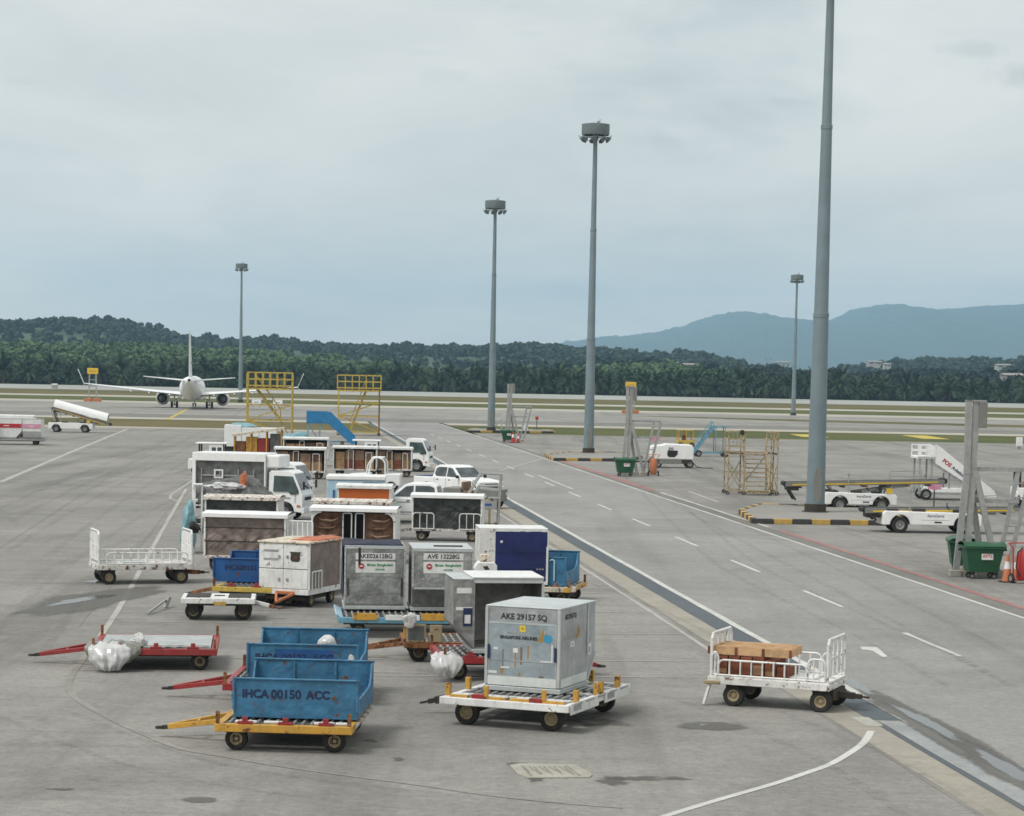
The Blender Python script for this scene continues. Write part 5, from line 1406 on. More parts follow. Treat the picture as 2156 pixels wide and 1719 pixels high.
def crumple(name, label, cat, R, m, seed, z=0, sq=2.0, group=None, amp=.35, folds=0.0):
    me = bpy.data.meshes.new(name); b = bmesh.new()
    bmesh.ops.create_icosphere(b, subdivisions=5, radius=1.0)
    for v in b.verts:
        p = v.co.copy()
        n = 1 + mnoise.noise(p * 1.15 + Vector((seed, 0, 0))) * amp * 1.1 - abs(mnoise.noise(p * 2.6 + Vector((0, seed, 0)))) * amp * .55 - abs(mnoise.noise(Vector((p.x * 6, p.y * 6, p.z * 2.4)) + Vector((0, 0, seed)))) * amp * .22
        if folds:
            az = math.atan2(p.y, p.x); w_ = mnoise.noise(p * 1.4 + Vector((seed, 3, 0)))
            n += folds * (math.sin(az * 6 + 3.5 * w_ + seed) * .6 + math.sin(az * 13 + 5 * w_ + 2 * p.z) * .4) * (1.05 - abs(p.z))
        v.co = Vector((p.x * n * R[0], p.y * n * R[1], max(-.98 * R[2] if sq else -9, p.z * n * R[2])))
    b.to_mesh(me); b.free()
    me.materials.append(M[m]); me.polygons.foreach_set("use_smooth", [True] * len(me.polygons))
    o = bpy.data.objects.new(name, me); col.objects.link(o)
    return tag(o, label, cat, group)
def drape(parent_thing, name, label, cat, w, d, m, lx, ly, z, hang=.18, seed=1, cover=1.0, mats=None):
    """sheet thrown over a flat top, hanging over its edges"""
    def fn(u, v):
        x, y = (u - .5) * (w + 2 * hang), (v - .5) * (d + 2 * hang)
        ox, oy = max(0, abs(x) - w / 2), max(0, abs(y) - d / 2)
        n = mnoise.noise((x * 2.2 + seed, y * 2.2, .5)); n2 = mnoise.noise((x * 6 + seed, y * 6, 2.5))
        k = hang * (.75 + .5 * mnoise.noise((x * 1.3, y * 1.3, seed)))
        dz = -min(k, (ox + oy)) * 1.15
        sx = math.copysign(min(abs(x), w / 2 + .03 + .03 * n2), x); sy = math.copysign(min(abs(y), d / 2 + .03 + .03 * n2), y)
        return (sx, sy, .02 + .035 * (n + .4) * (1 if ox + oy == 0 else .3) + .015 * n2 + dz)
    b = MB(); b.grid(fn, 34, 30)
    o = b.build(name, M[m], None, smooth='all', fix=False)
    tag(o, label, cat); put(o, parent_thing, lx, ly, z)
    return o

def hung_sheet(name, label, base, x0, x1, yfront, back, drop, m, z0, seed=1, puff=.12, cat='plastic sheet'):
    """sheet lying on a deck and hanging in folds over its front edge"""
    tot = back + drop
    def fn(u, v):
        s = v * tot
        uu = u + .05 * mnoise.noise((v * 3, seed, u * 4))
        x = x0 + (x1 - x0) * uu + .10 * (v - .3) * mnoise.noise((u * 2, seed * 3, .5))
        tt = max(0, (s - back) / drop); xm = (x0 + x1) / 2; x = xm + (x - xm) * (1 + .10 * math.sin(math.pi * min(1, tt * 1.2)) - .42 * tt * tt + .12 * mnoise.noise((v * 4, seed, u * 2)))
        f = math.sin(u * 19 + seed + 3 * mnoise.noise((u * 3, v * 2, seed))) * .5 + math.sin(u * 41 + 2 * seed) * .25 + mnoise.noise((u * 7, v * 6, seed)) * .9
        edge = math.sin(math.pi * min(1, max(0, u))) ** .5
        if s < back:
            t = s / back
            return (x, yfront + back - s + .04 * f, z0 + .02 + (.03 + puff * .45 * math.sin(math.pi * t * .8 + .3)) * edge * (1 + .35 * f))
        t = (s - back) / drop
        return (x, yfront - .03 - puff * edge * (math.sin(math.pi * t * .7 + .25) + .25 * f * (.4 + t)), max(.015, z0 + .05 * edge * (1 - t) - drop * t * (.86 + .16 * mnoise.noise((u * 3, seed, 2.2)))))
    b = MB(); b.grid(fn, 44, 40)
    o = b.build(name, M[m], None, smooth='all', fix=False)
    tag(o, label, cat); put(o, base, 0, 0, 0)
    return o
def seams(o, xs, y, z0, z1, zs=(), x0=0, x1=0, m='alu_dark', name='seam', t=.006):
    for x in xs: b = MB(); b.bx(x - .008, x + .008, y - t, y, z0, z1); b.build(name, M[m], o)
    for z in zs: b = MB(); b.bx(x0, x1, y - t, y, z - .008, z + .008); b.build(name, M[m], o)

# ------------------------------------------------------------------ the large fixed things: masts, kerb islands, pylons
MASTS = [
 ((1716, 1087), 27.6, True, 'thickest light mast, rising out of the top of the picture from a striped island'),
 ((1239, 959), 27.3, True, 'light mast with ring head behind the middle pylon, tallest one seen whole'),
 ((1034, 911), 25.9, True, 'light mast left of the tallest whole one, beside the farthest pylon'),
 ((506, 848), 27.0, True, 'light mast beside the parked aircraft and left yellow platform'),
 ((1670, 875), 25.8, True, 'thin far light mast standing before the blue mountains')]
mast_o = []
for (px, py), H, ring, lab in MASTS:
    o = mast(lab, H, .47 if px == 1716 else .44); place(o, px, py, 5.8); mast_o.append(o)
mast_o[0].location.z = mast_o[1].location.z = mast_o[2].location.z = .10
island('striped kerb island under the thickest light mast', [at(1588, 1103), at(1868, 1107), at(1905, 1090), at(1840, 1075), at(1600, 1070), at(1560, 1083)], 7, .24)
island('striped kerb island under the light mast behind the middle pylon', [at(1165, 971), at(1318, 972), at(1350, 966), at(1320, 958), at(1200, 957), at(1150, 963)], 6, .24)
island('long striped kerb island at the light mast by the farthest pylon', [at(985, 911), at(1166, 913), at(1160, 909), at(990, 906)], 7, .24)
g = gantry('nearest guidance pylon, large at the right edge behind a green bin'); place(g, 2040, 1214, 3)
g2 = gantry('middle guidance pylon beside the white ground power unit', 6.0); place(g2, 1324, 1001, 3)
g3 = gantry('farthest guidance pylon, beside the light mast left of the tallest', 5.7); place(g3, 1073, 930, 3)

# ------------------------------------------------------------------ the airliner
def airliner():
    o = empty('airliner', 'white twin-engine airliner seen from behind on the far taxiway', 'aircraft')
    R = 1.9
    st = [(18.6, .05, 2.9), (18.2, .55, 2.92), (17.0, 1.15, 3.05), (15.2, 1.62, 3.2), (13, 1.86, 3.28), (9, R, 3.3), (-7, R, 3.3), (-10, 1.75, 3.45), (-13, 1.38, 3.8), (-16, .92, 4.25), (-18, .52, 4.55), (-19.2, .24, 4.7)]
    b = MB(); rings = []
    for y, r_, z in st: rings.append([(r_ * math.cos(a), y, z + r_ * 1.03 * math.sin(a)) for a in [6.283 * i / 28 for i in range(28)]])
    b.loft(rings); f = b.build('fuselage', M['plane_white'], o, smooth='all')
    b = MB(); b.cyl((0, -19.0, 4.69), (0, -19.5, 4.73), .26, .20, 12); b.build('exhaust', M['black'], f)
    def wing(pts_root, pts_tip, name, m='plane_white'):
        b = MB(); b.loft([pts_root, pts_tip]); return b.build(name, M[m], o, bev=.03)
    def foil(x, yl, yt, z, t): return [(x, yl, z), (x, yl - (yl - yt) * .3, z + t), (x, yt, z + .02), (x, yl - (yl - yt) * .4, z - t * .6)]
    for s in (-1, 1):
        b = MB(); b.loft([foil(s * 1.4, 5.2, -3.2, 2.2, .42), foil(s * 6.0, 2.2, -3.3, 2.62, .28), foil(s * 17.2, -4.2, -6.0, 3.75, .10)]); w = b.build('wing', M['plane_white'], o, smooth=True)
        b = MB(); b.loft([foil(s * 17.2, -4.2, -6.0, 3.75, .08), [(s * 18.1, -5.6, 6.05), (s * 18.14, -5.9, 6.08), (s * 18.14, -6.7, 6.05), (s * 18.06, -6.0, 6.02)]]); b.build('winglet', M['plane_white'], w)
        b = MB(); b.loft([foil(s * 17.1, -4.6, -5.9, 3.70, .06), [(s * 18.3, -5.6, 2.85), (s * 18.32, -5.8, 2.87), (s * 18.3, -6.2, 2.85), (s * 18.26, -5.9, 2.83)]]); b.build('winglet', M['plane_white'], w)
        for x in (3.6, 6.9, 9.8):
            b = MB(); yy = -3.2 - (x - 6) * .25 if x > 6 else -3.2
            b.loft([[(s * x + .16 * math.cos(a) * k, yy + dy, 2.25 + (x - 1.4) * .088 - .28 + .22 * math.sin(a) * k) for a in [6.283 * i / 8 for i in range(8)]] for dy, k in ((2.2, .2), (.8, 1), (-.2, .8), (-.9, .1))]); b.build('flap_fairing', M['plane_white'], w, smooth='all')
        b = MB(); b.lathe([(.001, 4.6), (.92, 4.6), (1.10, 4.2), (1.16, 3.0), (1.05, 1.0), (.86, -.1), (.80, -.1), (.80, .6), (.001, .6)], (s * 4.95, 1.2, 1.55), 'y', 26); e = b.build('engine', M['plane_white'], o, smooth=True)
        b = MB(); b.lathe([(.56, .9), (.52, -.5), (.34, -.9), (.30, -.9), (.001, -1.5)], (s * 4.95, 1.2, 1.55), 'y', 20); b.build('exhaust', M['mast_dark'], e, smooth=True)
        b = MB(); b.lathe([(.80, .2), (.55, .2)], (s * 4.95, 1.2, 1.55), 'y', 20); b.build('duct', M['black'], e)
        b = MB(); b.loft([[(s * 4.95 - .14, 4.6, 2.55), (s * 4.95 + .14, 4.6, 2.55), (s * 4.95 + .14, -.2, 2.35), (s * 4.95 - .14, -.2, 2.35)], [(s * 4.95 - .14, 2.4, 2.75), (s * 4.95 + .14, 2.4, 2.75), (s * 4.95 + .14, -.6, 2.62), (s * 4.95 - .14, -.6, 2.62)]]); b.build('pylon', M['plane_white'], e)
        b = MB(); b.loft([foil(s * .5, -13.4, -17.0, 4.55, .2), foil(s * 7.15, -17.3, -18.8, 5.15, .07)]); b.build('tailplane', M['plane_white'], o, smooth=True)
        # main gear
        b = MB(); b.beam((s * 2.85, -1.2, 2.4), (s * 2.85, -1.4, .56), .24); b.beam((s * 2.75, -1.2, 1.3), (s * 1.4, -1.0, 2.0), .12); b.cyl((s * 2.4, -1.4, .56), (s * 3.3, -1.4, .56), .1, n=8); gr = b.build('landing_gear', M['plane_grey'], o)
        for dx in (-.42, .42):
            t = wheel(gr, s * 2.85 + dx, -1.4, .56, .36, 'rim_grey'); t.rotation_euler = (0, 0, math.pi / 2)
        b = MB(); b.bx(s * 2.2 - .05, s * 2.2 + .05, -2.2, -.6, .9, 1.9); b.build('gear_door', M['plane_white'], gr)
    b = MB(); b.beam((0, 14.2, 1.6), (0, 14.2, .35), .16); ng = b.build('landing_gear', M['plane_grey'], o)
    for dx in (-.22, .22): t = wheel(ng, dx, 14.2, .34, .2, 'rim_grey'); t.rotation_euler = (0, 0, math.pi / 2)
    b = MB(); b.loft([[(-.22, -9.2, 5.1), (-.05, -8.2, 5.1), (.05, -8.2, 5.1), (.22, -9.2, 5.1), (.2, -14, 4.9), (.05, -17.6, 4.9), (-.05, -17.6, 4.9), (-.2, -14, 4.9)],
                      [(-.09, -16.4, 12.5), (-.02, -16.0, 12.5), (.02, -16.0, 12.5), (.09, -16.4, 12.5), (.09, -17.6, 12.5), (.02, -19.4, 12.5), (-.02, -19.4, 12.5), (-.09, -17.6, 12.5)]]); fin = b.build('fin', M['plane_white'], o, bev=.03)
    b = MB(); b.bx(.16, .22, -15.6, -14.4, 7.2, 7.6); b.build('flag', M['ink_navy'], fin)
    b = MB(); b.prism([(x, z) for x, z in [(1.3, 1.9), (-1.3, 1.9), (-1.6, 1.35), (1.6, 1.35)]], 'y', -4.5, 6.0); b.build('belly_fairing', M['plane_grey'], o, bev=.3, seg=3)
    return o
pl = airliner(); place(pl, 404, 860, 6.3, 0, -1.4)

# ------------------------------------------------------------------ signs, huts and markers far out
def board_sign(label, px, py, w, h, H):
    o = empty('taxiway_sign', label, 'sign', 'yellow boards on tall stands'); place(o, px, py, 0)
    b = MB(); b.bx(-w / 2, w / 2, -.15, .15, H - h, H); p = b.build('board', M['sign_yellow'], o, bev=.05)
    b = MB(); b.bx(-w * .30, w * .30, -.17, -.155, H - h * .62, H - h * .40); b.build('print_band', M['kerb_yellow'], p)
    for s in (-1, 1):
        b = MB(); b.beam((s * w * .36, 0, .5), (s * w * .30, 0, H - h - .002), .22); b.build('leg', M['steel'], o)
        b = MB(); b.bx(s * w * .42 - .7, s * w * .42 + .7, -.7, .7, 0, .6); b.build('ballast_block', M['orange2'], o, bev=.05)
    for z in (H * .45, H * .65):
        b = MB(); b.beam((-w * .36, 0, z), (w * .36, 0, z), .12); b.build('cross_bar', M['steel'], o)
board_sign('yellow board on stand behind the airliner\'s left wing', 195, 846, 2.0, 1.1, 6.2)
board_sign('yellow board on stand rising behind the middle pylon', 1327, 871, 1.9, .95, 5.6)
for px, py, lab in ((540, 858, 'white signboard under the left yellow platform, left of a similar one'), (585, 859, 'white signboard under the left yellow platform, right of a similar one')):
    o = empty('signboard', lab, 'sign', 'white signboards by the taxiway'); place(o, px, py, -5)
    b = MB(); b.bx(-.8, .8, -.12, .12, .25, 1.3); q = b.build('board', M['white_clean'], o, bev=.04)
    b = MB(); b.bx(-.4, .4, -.135, -.122, .8, .95); b.build('print_band', M['label_grey'], q)
    for s in (-1, 1): b = MB(); b.bx(s * .6 - .05, s * .6 + .05, -.05, .05, 0, .25); b.build('foot', M['chassis'], o)
o = empty('runway_hut', 'tiny white hut standing at the far runway edge on the left', 'hut'); o.location = far(115, 828, 640); o.location.z = 0
b = MB(); b.bx(-.7, .7, -.7, .7, 0, 1.1); b.build('wall', M['house_white'], o); b = MB(); b.prism([(-.85, 1.1), (.85, 1.1), (0, 1.6)], 'x', -.8, .8); b.build('roof', M['house_white'], o)
o = empty('marker_post', 'small white marker post on the grass at the right edge', 'marker post'); place(o, 2146, 946, 0)
b = MB(); b.bx(-.32, .32, -.2, .2, .25, 1.2); b.build('marker_box', M['white'], o, bev=.05); b = MB(); b.cyl((0, 0, 0), (0, 0, .25), .12, n=8); b.build('foot', M['concrete_block'], o)
o = empty('red_marker', 'thin red-topped marker post right of the farthest pylon', 'marker post'); place(o, 1130, 903, 0)
b = MB(); b.cyl((0, 0, 0), (0, 0, 1.1), .05, n=6); b.build('pole', M['chassis'], o); b = MB(); b.bx(-.2, .2, -.1, .1, 1.1, 1.5); b.build('marker_head', M['red_bright'], o)
for px, py, w, H, lab in ((1379, 950, .85, 1.35, 'pink flag board on a post behind the white ground power unit'), (1966, 1071, .74, 1.45, 'pink flag board on a post between the two belt loaders')):
    o = empty('flag_board', lab, 'flag board', 'pink flag boards'); place(o, px, py, 0)
    b = MB(); b.cyl((0, 0, 0), (0, 0, H - .3), .035, n=8); b.build('pole', M['chassis'], o)
    b = MB()
    b.grid(lambda u, v: ((u - .5) * w, -.04 + .04 * math.sin(u * 7 + v * 3), H - .45 + .45 * v + .03 * math.sin(u * 9)), 10, 6); b.build('flag', M['pink'], o, smooth='all')
    b = MB(); b.beam((-w * .45, 0, H - .42), (w * .45, 0, H - .42), .03); b.build('cross_bar', M['pink'], o)

# ------------------------------------------------------------------ maintenance platforms and stairs
def platform(label, Wd, D, zf, zt, m, px, py, yaw, stairs=1, mast_brown=False):
    o = empty('maintenance_platform', label, 'access platform', 'yellow access platforms'); place(o, px, py, yaw, -Wd / 2, -D / 2)
    mm = M[m]
    for sx in (-1, 1):
        for sy in (-1, 1):
            b = MB(); b.beam((sx * Wd / 2, sy * D / 2, .1), (sx * Wd / 2, sy * D / 2, zt if not (mast_brown) else zf), .13); b.build('post', mm if not (mast_brown and sx > 0 and sy < 0) else M['rusty'], o)
            q = wheel(o, sx * Wd / 2, sy * D / 2, .16, .1, 'rim_grey')
    b = MB(); b.bx(-Wd / 2 - .1, Wd / 2 + .1, -D / 2 - .05, D / 2 + .05, zf - .22, zf - .05); b.build('deck_edge', mm, o)
    b = MB(); b.bx(-Wd / 2, Wd / 2, -D / 2, D / 2, zf - .049, zf); b.build('deck', M['chassis'], o)
    b = MB(); xo = Wd / 2 + (.15 if mast_brown else 0)
    for z in (zf + .15, zf + (zt - zf) * .55, zt):
        for sy in (-1, 1): b.beam((-xo, sy * D / 2, z), (xo, sy * D / 2, z), .12)
        for sx in (-1, 1): b.beam((sx * xo, -D / 2, z), (sx * xo, D / 2, z), .09)
    rg = b.build('guard_rail', mm, o)
    for sy in (-1, 1):
        for t in (0, .18, .34, .5, .66, .82, 1):
            b = MB(); x = -xo + 2 * xo * t; b.beam((x, sy * D / 2, zf), (x, sy * D / 2, zt), .11); b.build('rail_post', mm, rg)
    b = MB()
    for z in (.35, 2.0, 3.4):
        for sy in (-1, 1): b.beam((-Wd / 2, sy * D / 2, z), (Wd / 2, sy * D / 2, z), .11)
        for sx in (-1, 1): b.beam((sx * Wd / 2, -D / 2, z), (sx * Wd / 2, D / 2, z), .11)
    b.build('tie_beam', mm, o)
    for sy in (-1, 1):
        b = MB(); b.beam((-Wd / 2, sy * D / 2, 2.0), (Wd / 2, sy * D / 2, .4) if mast_brown else (Wd / 2, sy * D / 2, .4), .08); b.beam((Wd / 2, sy * D / 2, 3.4), (-Wd / 2, sy * D / 2, 2.0), .08); b.build('brace', mm, o)
    # inner stair flight with its rails
    if stairs:
        xa, xb, za, zb = (-Wd * .32, Wd * .24, zf, 2.0) if not mast_brown else (Wd * .18, -Wd * .2, zf, .6)
        ys = (-.5, .3)
        for y in ys:
            b = MB(); b.beam((xa, y, za), (xb, y, zb), .11, .22); b.build('stringer', mm, o)
            b = MB(); b.beam((xa, y, za + 1.15), (xb, y, zb + 1.0), .08); b.beam((xb, y, zb), (xb, y, zb + 1.0), .07); b.build('handrail', mm, o)
        n = 11
        for i in range(n):
            t = (i + .5) / n; b = MB(); b.bx(xa + (xb - xa) * t - .13, xa + (xb - xa) * t + .13, ys[0] + .06, ys[1] - .06, za + (zb - za) * t - .02, za + (zb - za) * t + .02); b.build('tread', mm, o)
        if not mast_brown:
            b = MB(); b.beam((xb, -.1, 2.0), (xb + 1.0, -.1, .2), .10); b.build('stringer', mm, o)
    return o
platform('left yellow access platform with diagonal stairs, before the airliner\'s wing', 4.1, 2.6, 5.0, 6.35, 'yellow2', 519, 931, 4)
platform('right yellow access platform with a boxed cage, left of the road', 4.2, 2.6, 4.75, 6.2, 'yellow2', 712, 917, 4, 1, True)

o = empty('passenger_stairs', 'solid-sided blue stairs between the two yellow platforms', 'stairs'); place(o, 645, 937, 5, -.92, -.7); o.scale = (.88, 1, 1)
zf = 2.0
b = MB(); b.bx(-1.05, 1.1, -.7, .7, zf - .08, zf); b.build('landing', M['stair_blue'], o)
for (x0, x1, y0, y1) in ((-1.05, 1.1, -.72, -.68), (-1.05, 1.1, .68, .72), (-1.07, -1.03, -.675, .675)):
    b = MB(); b.bx(x0, x1, y0, y1, zf + .002, zf + 1.0); b.build('side_panel', M['stair_blue'], o)
for y in (-.7, .7):
    b = MB(); b.prism([(1.12, zf - .08), (1.12, zf + .95), (1.4, zf + .95), (3.9, .85), (3.9, .15), (3.5, .12)], 'y', y - .025, y + .025); b.build('stair_panel', M['stair_blue'], o)
for i in range(8):
    t = i / 8; b = MB(); b.bx(1.2 + 2.3 * t, 1.5 + 2.3 * t, -.67, .67, zf - .05 - 1.7 * t, zf - 1.7 * t); b.build('step', M['steel'], o)
for x in (-.9, .3):
    for y in (-.6, .6): b = MB(); b.beam((x, y, .1), (x, y, zf - .09), .12); b.build('leg', M['light_blue'], o)
b = MB(); b.beam((-.9, -.6, zf - .2), (.3, -.6, .3), .08); b.beam((-.9, .6, zf - .2), (.3, .6, .3), .08); b.beam((-.9, -.6, .3), (3.4, -.6, .3), .1); b.beam((-.9, .6, .3), (3.4, .6, .3), .1); b.build('frame', M['light_blue'], o)
for x in (-.8, 2.6):
    for k in (-1, 1): wheel(o, x, k * .62, .18, .12, 'rim_grey', out=k)

def dock_stairs():
    o = empty('docking_stairs', 'pale yellow docking stairs with two side towers, left of the thickest mast', 'stairs'); place(o, 1532, 1042, 2, -1.42, -.9)
    mm = M['beige_yellow']
    for sx in (-1, 1):
        x0, x1 = (-1.42, -.50) if sx < 0 else (1.02, 1.42)
        for x in (x0, x1):
            for y in (-.9, .9):
                b = MB(); b.beam((x, y, .2), (x, y, 3.65), .07); b.build('post', mm, o); wheel(o, x, y, .12, .07, 'rim_grey')
        b = MB()
        for y in (-.9, .9):
            for z in (.25, 1.25, 2.35, 2.75, 3.2, 3.62): b.beam((x0, y, z), (x1, y, z), .05)
            b.beam((x0, y, .3), (x1, y, 1.9), .05); b.beam((x1, y, .3), (x0, y, 1.9), .05)
        for x in (x0, x1):
            for z in (.25, 2.35, 3.2, 3.62): b.beam((x, -.9, z), (x, .9, z), .05)
        b.build('tower_rail', mm, o)
        b = MB(); b.bx(x0, x1, -.9, .9, 2.36, 2.42); b.build('tower_deck', M['chassis'], o)
        for k in range(3):
            b = MB(); x = x0 + (x1 - x0) * (k + 1) / 4; b.beam((x, -.9, 2.75), (x, -.9, 3.62), .03); b.build('rail_post', mm, o)
    for x in (-.40, .92):
        b = MB(); b.beam((x, -1.3, .15), (x, .6, 2.4), .08, .20); b.build('stringer', mm, o)
        b = MB(); b.tube([(x, -1.25, .2), (x, -1.22, 1.15), (x, .55, 3.3), (x, .6, 2.4)], .03, 6); b.build('handrail', mm, o)
    for i in range(9):
        t = (i + .5) / 9; b = MB(); b.bx(-.36, .88, -1.3 + 1.9 * t - .11, -1.3 + 1.9 * t + .11, .15 + 2.25 * t - .035, .15 + 2.25 * t + .035); b.build('step', mm, o)
    b = MB(); b.bx(-.50, 1.02, .6, .9, 2.36, 2.42); b.beam((-1.42, .9, 2.42), (1.42, .9, 2.42), .06); b.beam((-.50, .9, .3), (1.02, .9, 2.3), .05); b.build('rear_deck', mm, o)
    b = MB(); b.beam((-.40, -1.3, .15), (.92, -1.3, .15), .08); b.beam((-1.4, -.9, .22), (1.4, -.9, .22), .08); b.beam((-1.9, -.9, 2.5), (-.7, -.9, 2.42), .05); b.build('base_bar', mm, o)
    b = MB(); b.cyl((-.68, -.9, 3.45), (-.68, -.9, 3.72), .12, n=10); b.build('lamp', M['black'], o)
dock_stairs()

o = empty('access_steps', 'light blue wheeled access steps beyond the white ground power unit', 'stairs'); place(o, 1463, 962, 4, -1.4, -.6)
mm = M['light_blue']
b = MB(); b.bx(.1, 1.5, -.6, .6, 2.55, 2.63); b.build('landing', mm, o)
for x in (.35, 1.15):
    for y in (-.55, .55): b = MB(); b.beam((x, y, .35), (x, y, 2.55), .07); b.build('leg', mm, o)
b = MB()
for y in (-.55, .55): b.beam((-1.5, y, .35), (1.7, y, .35), .12); b.beam((-1.4, y, .4), (.2, y, 2.6), .10, .2); b.beam((-1.3, y, 1.3), (.1, y, 3.0), .05); b.beam((.1, y, 2.6), (.1, y, 3.0), .05)
b.build('frame', mm, o)
for i in range(9): t = (i + .5) / 9; b = MB(); b.bx(-1.4 + 1.6 * t - .1, -1.4 + 1.6 * t + .1, -.5, .5, .4 + 2.2 * t - .02, .4 + 2.2 * t + .02); b.build('step', mm, o)
for x in (-1.1, 1.2):
    for k in (-1, 1): wheel(o, x, k * .6, .28, .16, 'rim_grey', out=k)

# white stairs with the blue and red name on its flank
o = empty('passenger_stairs', 'white passenger stairs with red and blue lettering behind the belt loaders', 'stairs'); place(o, 1928, 1053, 2, -3.1, -.9)
wc = M['white_clean']
zf = 2.45
b = MB(); b.bx(-3.1, -2.05, -.9, .9, zf - .1, zf); b.build('landing', wc, o)
for (x0, x1, y) in ((-3.08, -2.58, -.9), (-2.56, -2.06, -.9), (-3.08, -2.58, .9), (-2.56, -2.06, .9)):
    b = MB(); box_frame(b, x0, x1, y, zf, zf + .32, .05, .05); box_frame(b, x0, x1, y, zf + .34, zf + .68, .05, .05); b.build('cage_rail', wc, o)
for y in (-.9, .9):
    b = MB(); b.prism([(-2.05, zf - .35), (-2.05, zf + .72), (-1.75, zf + .55), (1.35, -.05 + .65), (1.55, .25), (1.0, .22)], 'y', y - .03, y + .03); b.build('stair_panel', wc, o)
pn = o.children[-2]
ang = math.atan2(2.3, 3.2)
text('POS', .32, (-1.40, -.94, 2.12), (math.pi / 2, ang, 0), M['ink_red'], pn, .012)
text('Aviation', .27, (-.72, -.94, 1.63), (math.pi / 2, ang, 0), M['ink_navy'], pn, .006)
for i in range(11): t = (i + .5) / 11; b = MB(); b.bx(-2.0 + 3.2 * t - .13, -2.0 + 3.2 * t + .13, -.86, .86, zf - 2.2 * t - .04, zf - 2.2 * t); b.build('step', M['steel'], o)
b = MB()
for y in (-.75, .75):
    b.beam((-3.0, y, .4), (1.2, y, .4), .12)
    for x in (-2.9, -2.2): b.beam((x, y, .4), (x, y, zf - .1), .09)
    b.beam((-2.9, y, .5), (-2.2, y, 1.4), .06)
    b.beam((-1.2, y, .4), (-1.2, y, 1.5), .09)
b.build('frame', M['steel'], o)
b = MB(); b.bx(-2.5, .6, -.8, .8, .32, .7); b.build('chassis', wc, o, bev=.04)
for x in (-2.5, .5):
    for k in (-1, 1): wheel(o, x, k * .75, .32, .2, 'rim_grey', out=k)

# ------------------------------------------------------------------ vehicles on the right-hand stands
bl = belt_loader('far white belt loader, crossing behind the thickest mast', 8.2, 1.35, 1.62, 3.7, .25, 'AeroDarat'); place(bl, 1812, 1078, 2, 0, -.85)
bl2 = belt_loader('near white belt loader, half hidden by the nearest pylon', 7.0, .98, 1.12, 4.4, .55, 'AeroDarat'); place(bl2, 1962, 1124, 2, 0, -.85)
o = tow_tractor('white tow tractor cut off by the right picture edge behind the nearest pylon', canopy='white_clean', arch=False); place(o, 2166, 1064, 90)

o = empty('ground_power_unit', 'white wheeled ground power unit with a dark side opening, beside the middle pylon', 'power unit'); place(o, 1368, 985, 2, -1.6, -.75)
b = MB(); b.prism([(-1.6, .62), (1.62, .62), (1.62, 1.50), (1.45, 1.72), (-.4, 1.78), (-.75, 1.68), (-1.45, 1.62), (-1.6, 1.45)], 'y', -.75, .75); bd = b.build('hood', M['white_clean'], o, bev=.08, seg=3)
b = MB(); b.prism([(-.22, .80), (.22, .80), (.42, 1.0), (.45, 1.28), (-.30, 1.30), (-.34, .95)], 'y', -.765, -.70); b.build('side_opening', M['black'], bd)
b = MB(); b.bx(-.25, .12, -.77, -.74, 1.33, 1.52); b.build('control_panel', M['label_grey'], bd)
b = MB(); b.bx(-1.5, 1.5, -.7, .7, .32, .618); b.build('base_frame', M['chassis'], o, bev=.03)
b = MB(); b.bx(-.9, .75, -.76, -.70, .30, .60); b.build('side_box', M['mast_dark'], o, bev=.02)
for x in (-1.0, 1.35):
    for k in (-1, 1): wheel(o, x, k * .66, .30, .18, 'rim_grey', out=k)
single_bar(o, (-1.55, 0, .42), (-2.5, .1, .40), 'chassis', .1)
b = MB(); b.tube([(1.55, -.3, .5), (1.9, -.4, .1), (2.3, -.45, .035), (3.1, -.5, .03)], .035, 6); b.build('power_cable', M['black'], o)

o = empty('small_tractor', 'small yellow tractor parked behind the white ground power unit', 'tractor'); place(o, 1442, 944, 5)
b = MB(); b.bx(-.8, .8, -.6, .6, .3, .75); b.build('body', M['yellow2'], o, bev=.06); b = MB(); b.bx(-.75, .7, -.62, .62, 1.66, 1.74); b.build('canopy', M['yellow2'], o, bev=.03)
for x in (-.7, 0, .65): b = MB(); b.beam((x, -.55, .75), (x, -.55, 1.66), .08); b.beam((x, .55, .75), (x, .55, 1.66), .08); b.build('canopy_post', M['yellow'], o)
b = MB(); b.bx(-.3, .1, -.3, .3, .75, 1.2); b.build('seat', M['rusty'], o, bev=.04)
for x in (-.55, .55):
    for k in (-1, 1): wheel(o, x, k * .6, .28, .16, 'rim_grey', out=k)

w1 = waste_bin('largest green waste bin with white plate, at the foot of the nearest pylon', 'AFTS'); place(w1, 2073, 1221, 3, 0, -.5)
w2 = waste_bin('green waste bin turned sideways left of the nearest pylon\'s foot', None); place(w2, 2026, 1206, 84, -.5, 0)
w3 = waste_bin('green waste bin at the foot of the middle pylon', 'AFTS'); place(w3, 1317, 1004, 3, 0, -.5)
w4 = waste_bin('green waste bin at the foot of the farthest pylon', 'AFTS'); place(w4, 1070, 932, 3, 0, -.5)
for px, py, s, lab in ((2120, 1226, 1.25, 'faded cone right of the largest green bin, nearest to it'), (2138, 1222, 1.1, 'cone between the largest green bin\'s cone and the red extinguisher trolley'), (1080, 933, 1.5, 'cone beside the farthest green bin, left of another'), (1091, 933, 1.2, 'cone right of the farthest green bin\'s first cone')):
    c_ = cone(lab, s, 'orange2' if px > 2000 else 'red_bright'); place(c_, px, py, 10)
x1 = extinguisher('red fire extinguisher trolley at the right picture edge beside cones', 'red_bright'); place(x1, 2153, 1229, 15); x1.scale = (1.3, 1.3, 1.12)
x2 = extinguisher('orange-yellow extinguisher trolley right of the middle pylon\'s bin', 'orange2'); place(x2, 1375, 1003, -10); x2.scale = (1.3, 1.3, 1.2)
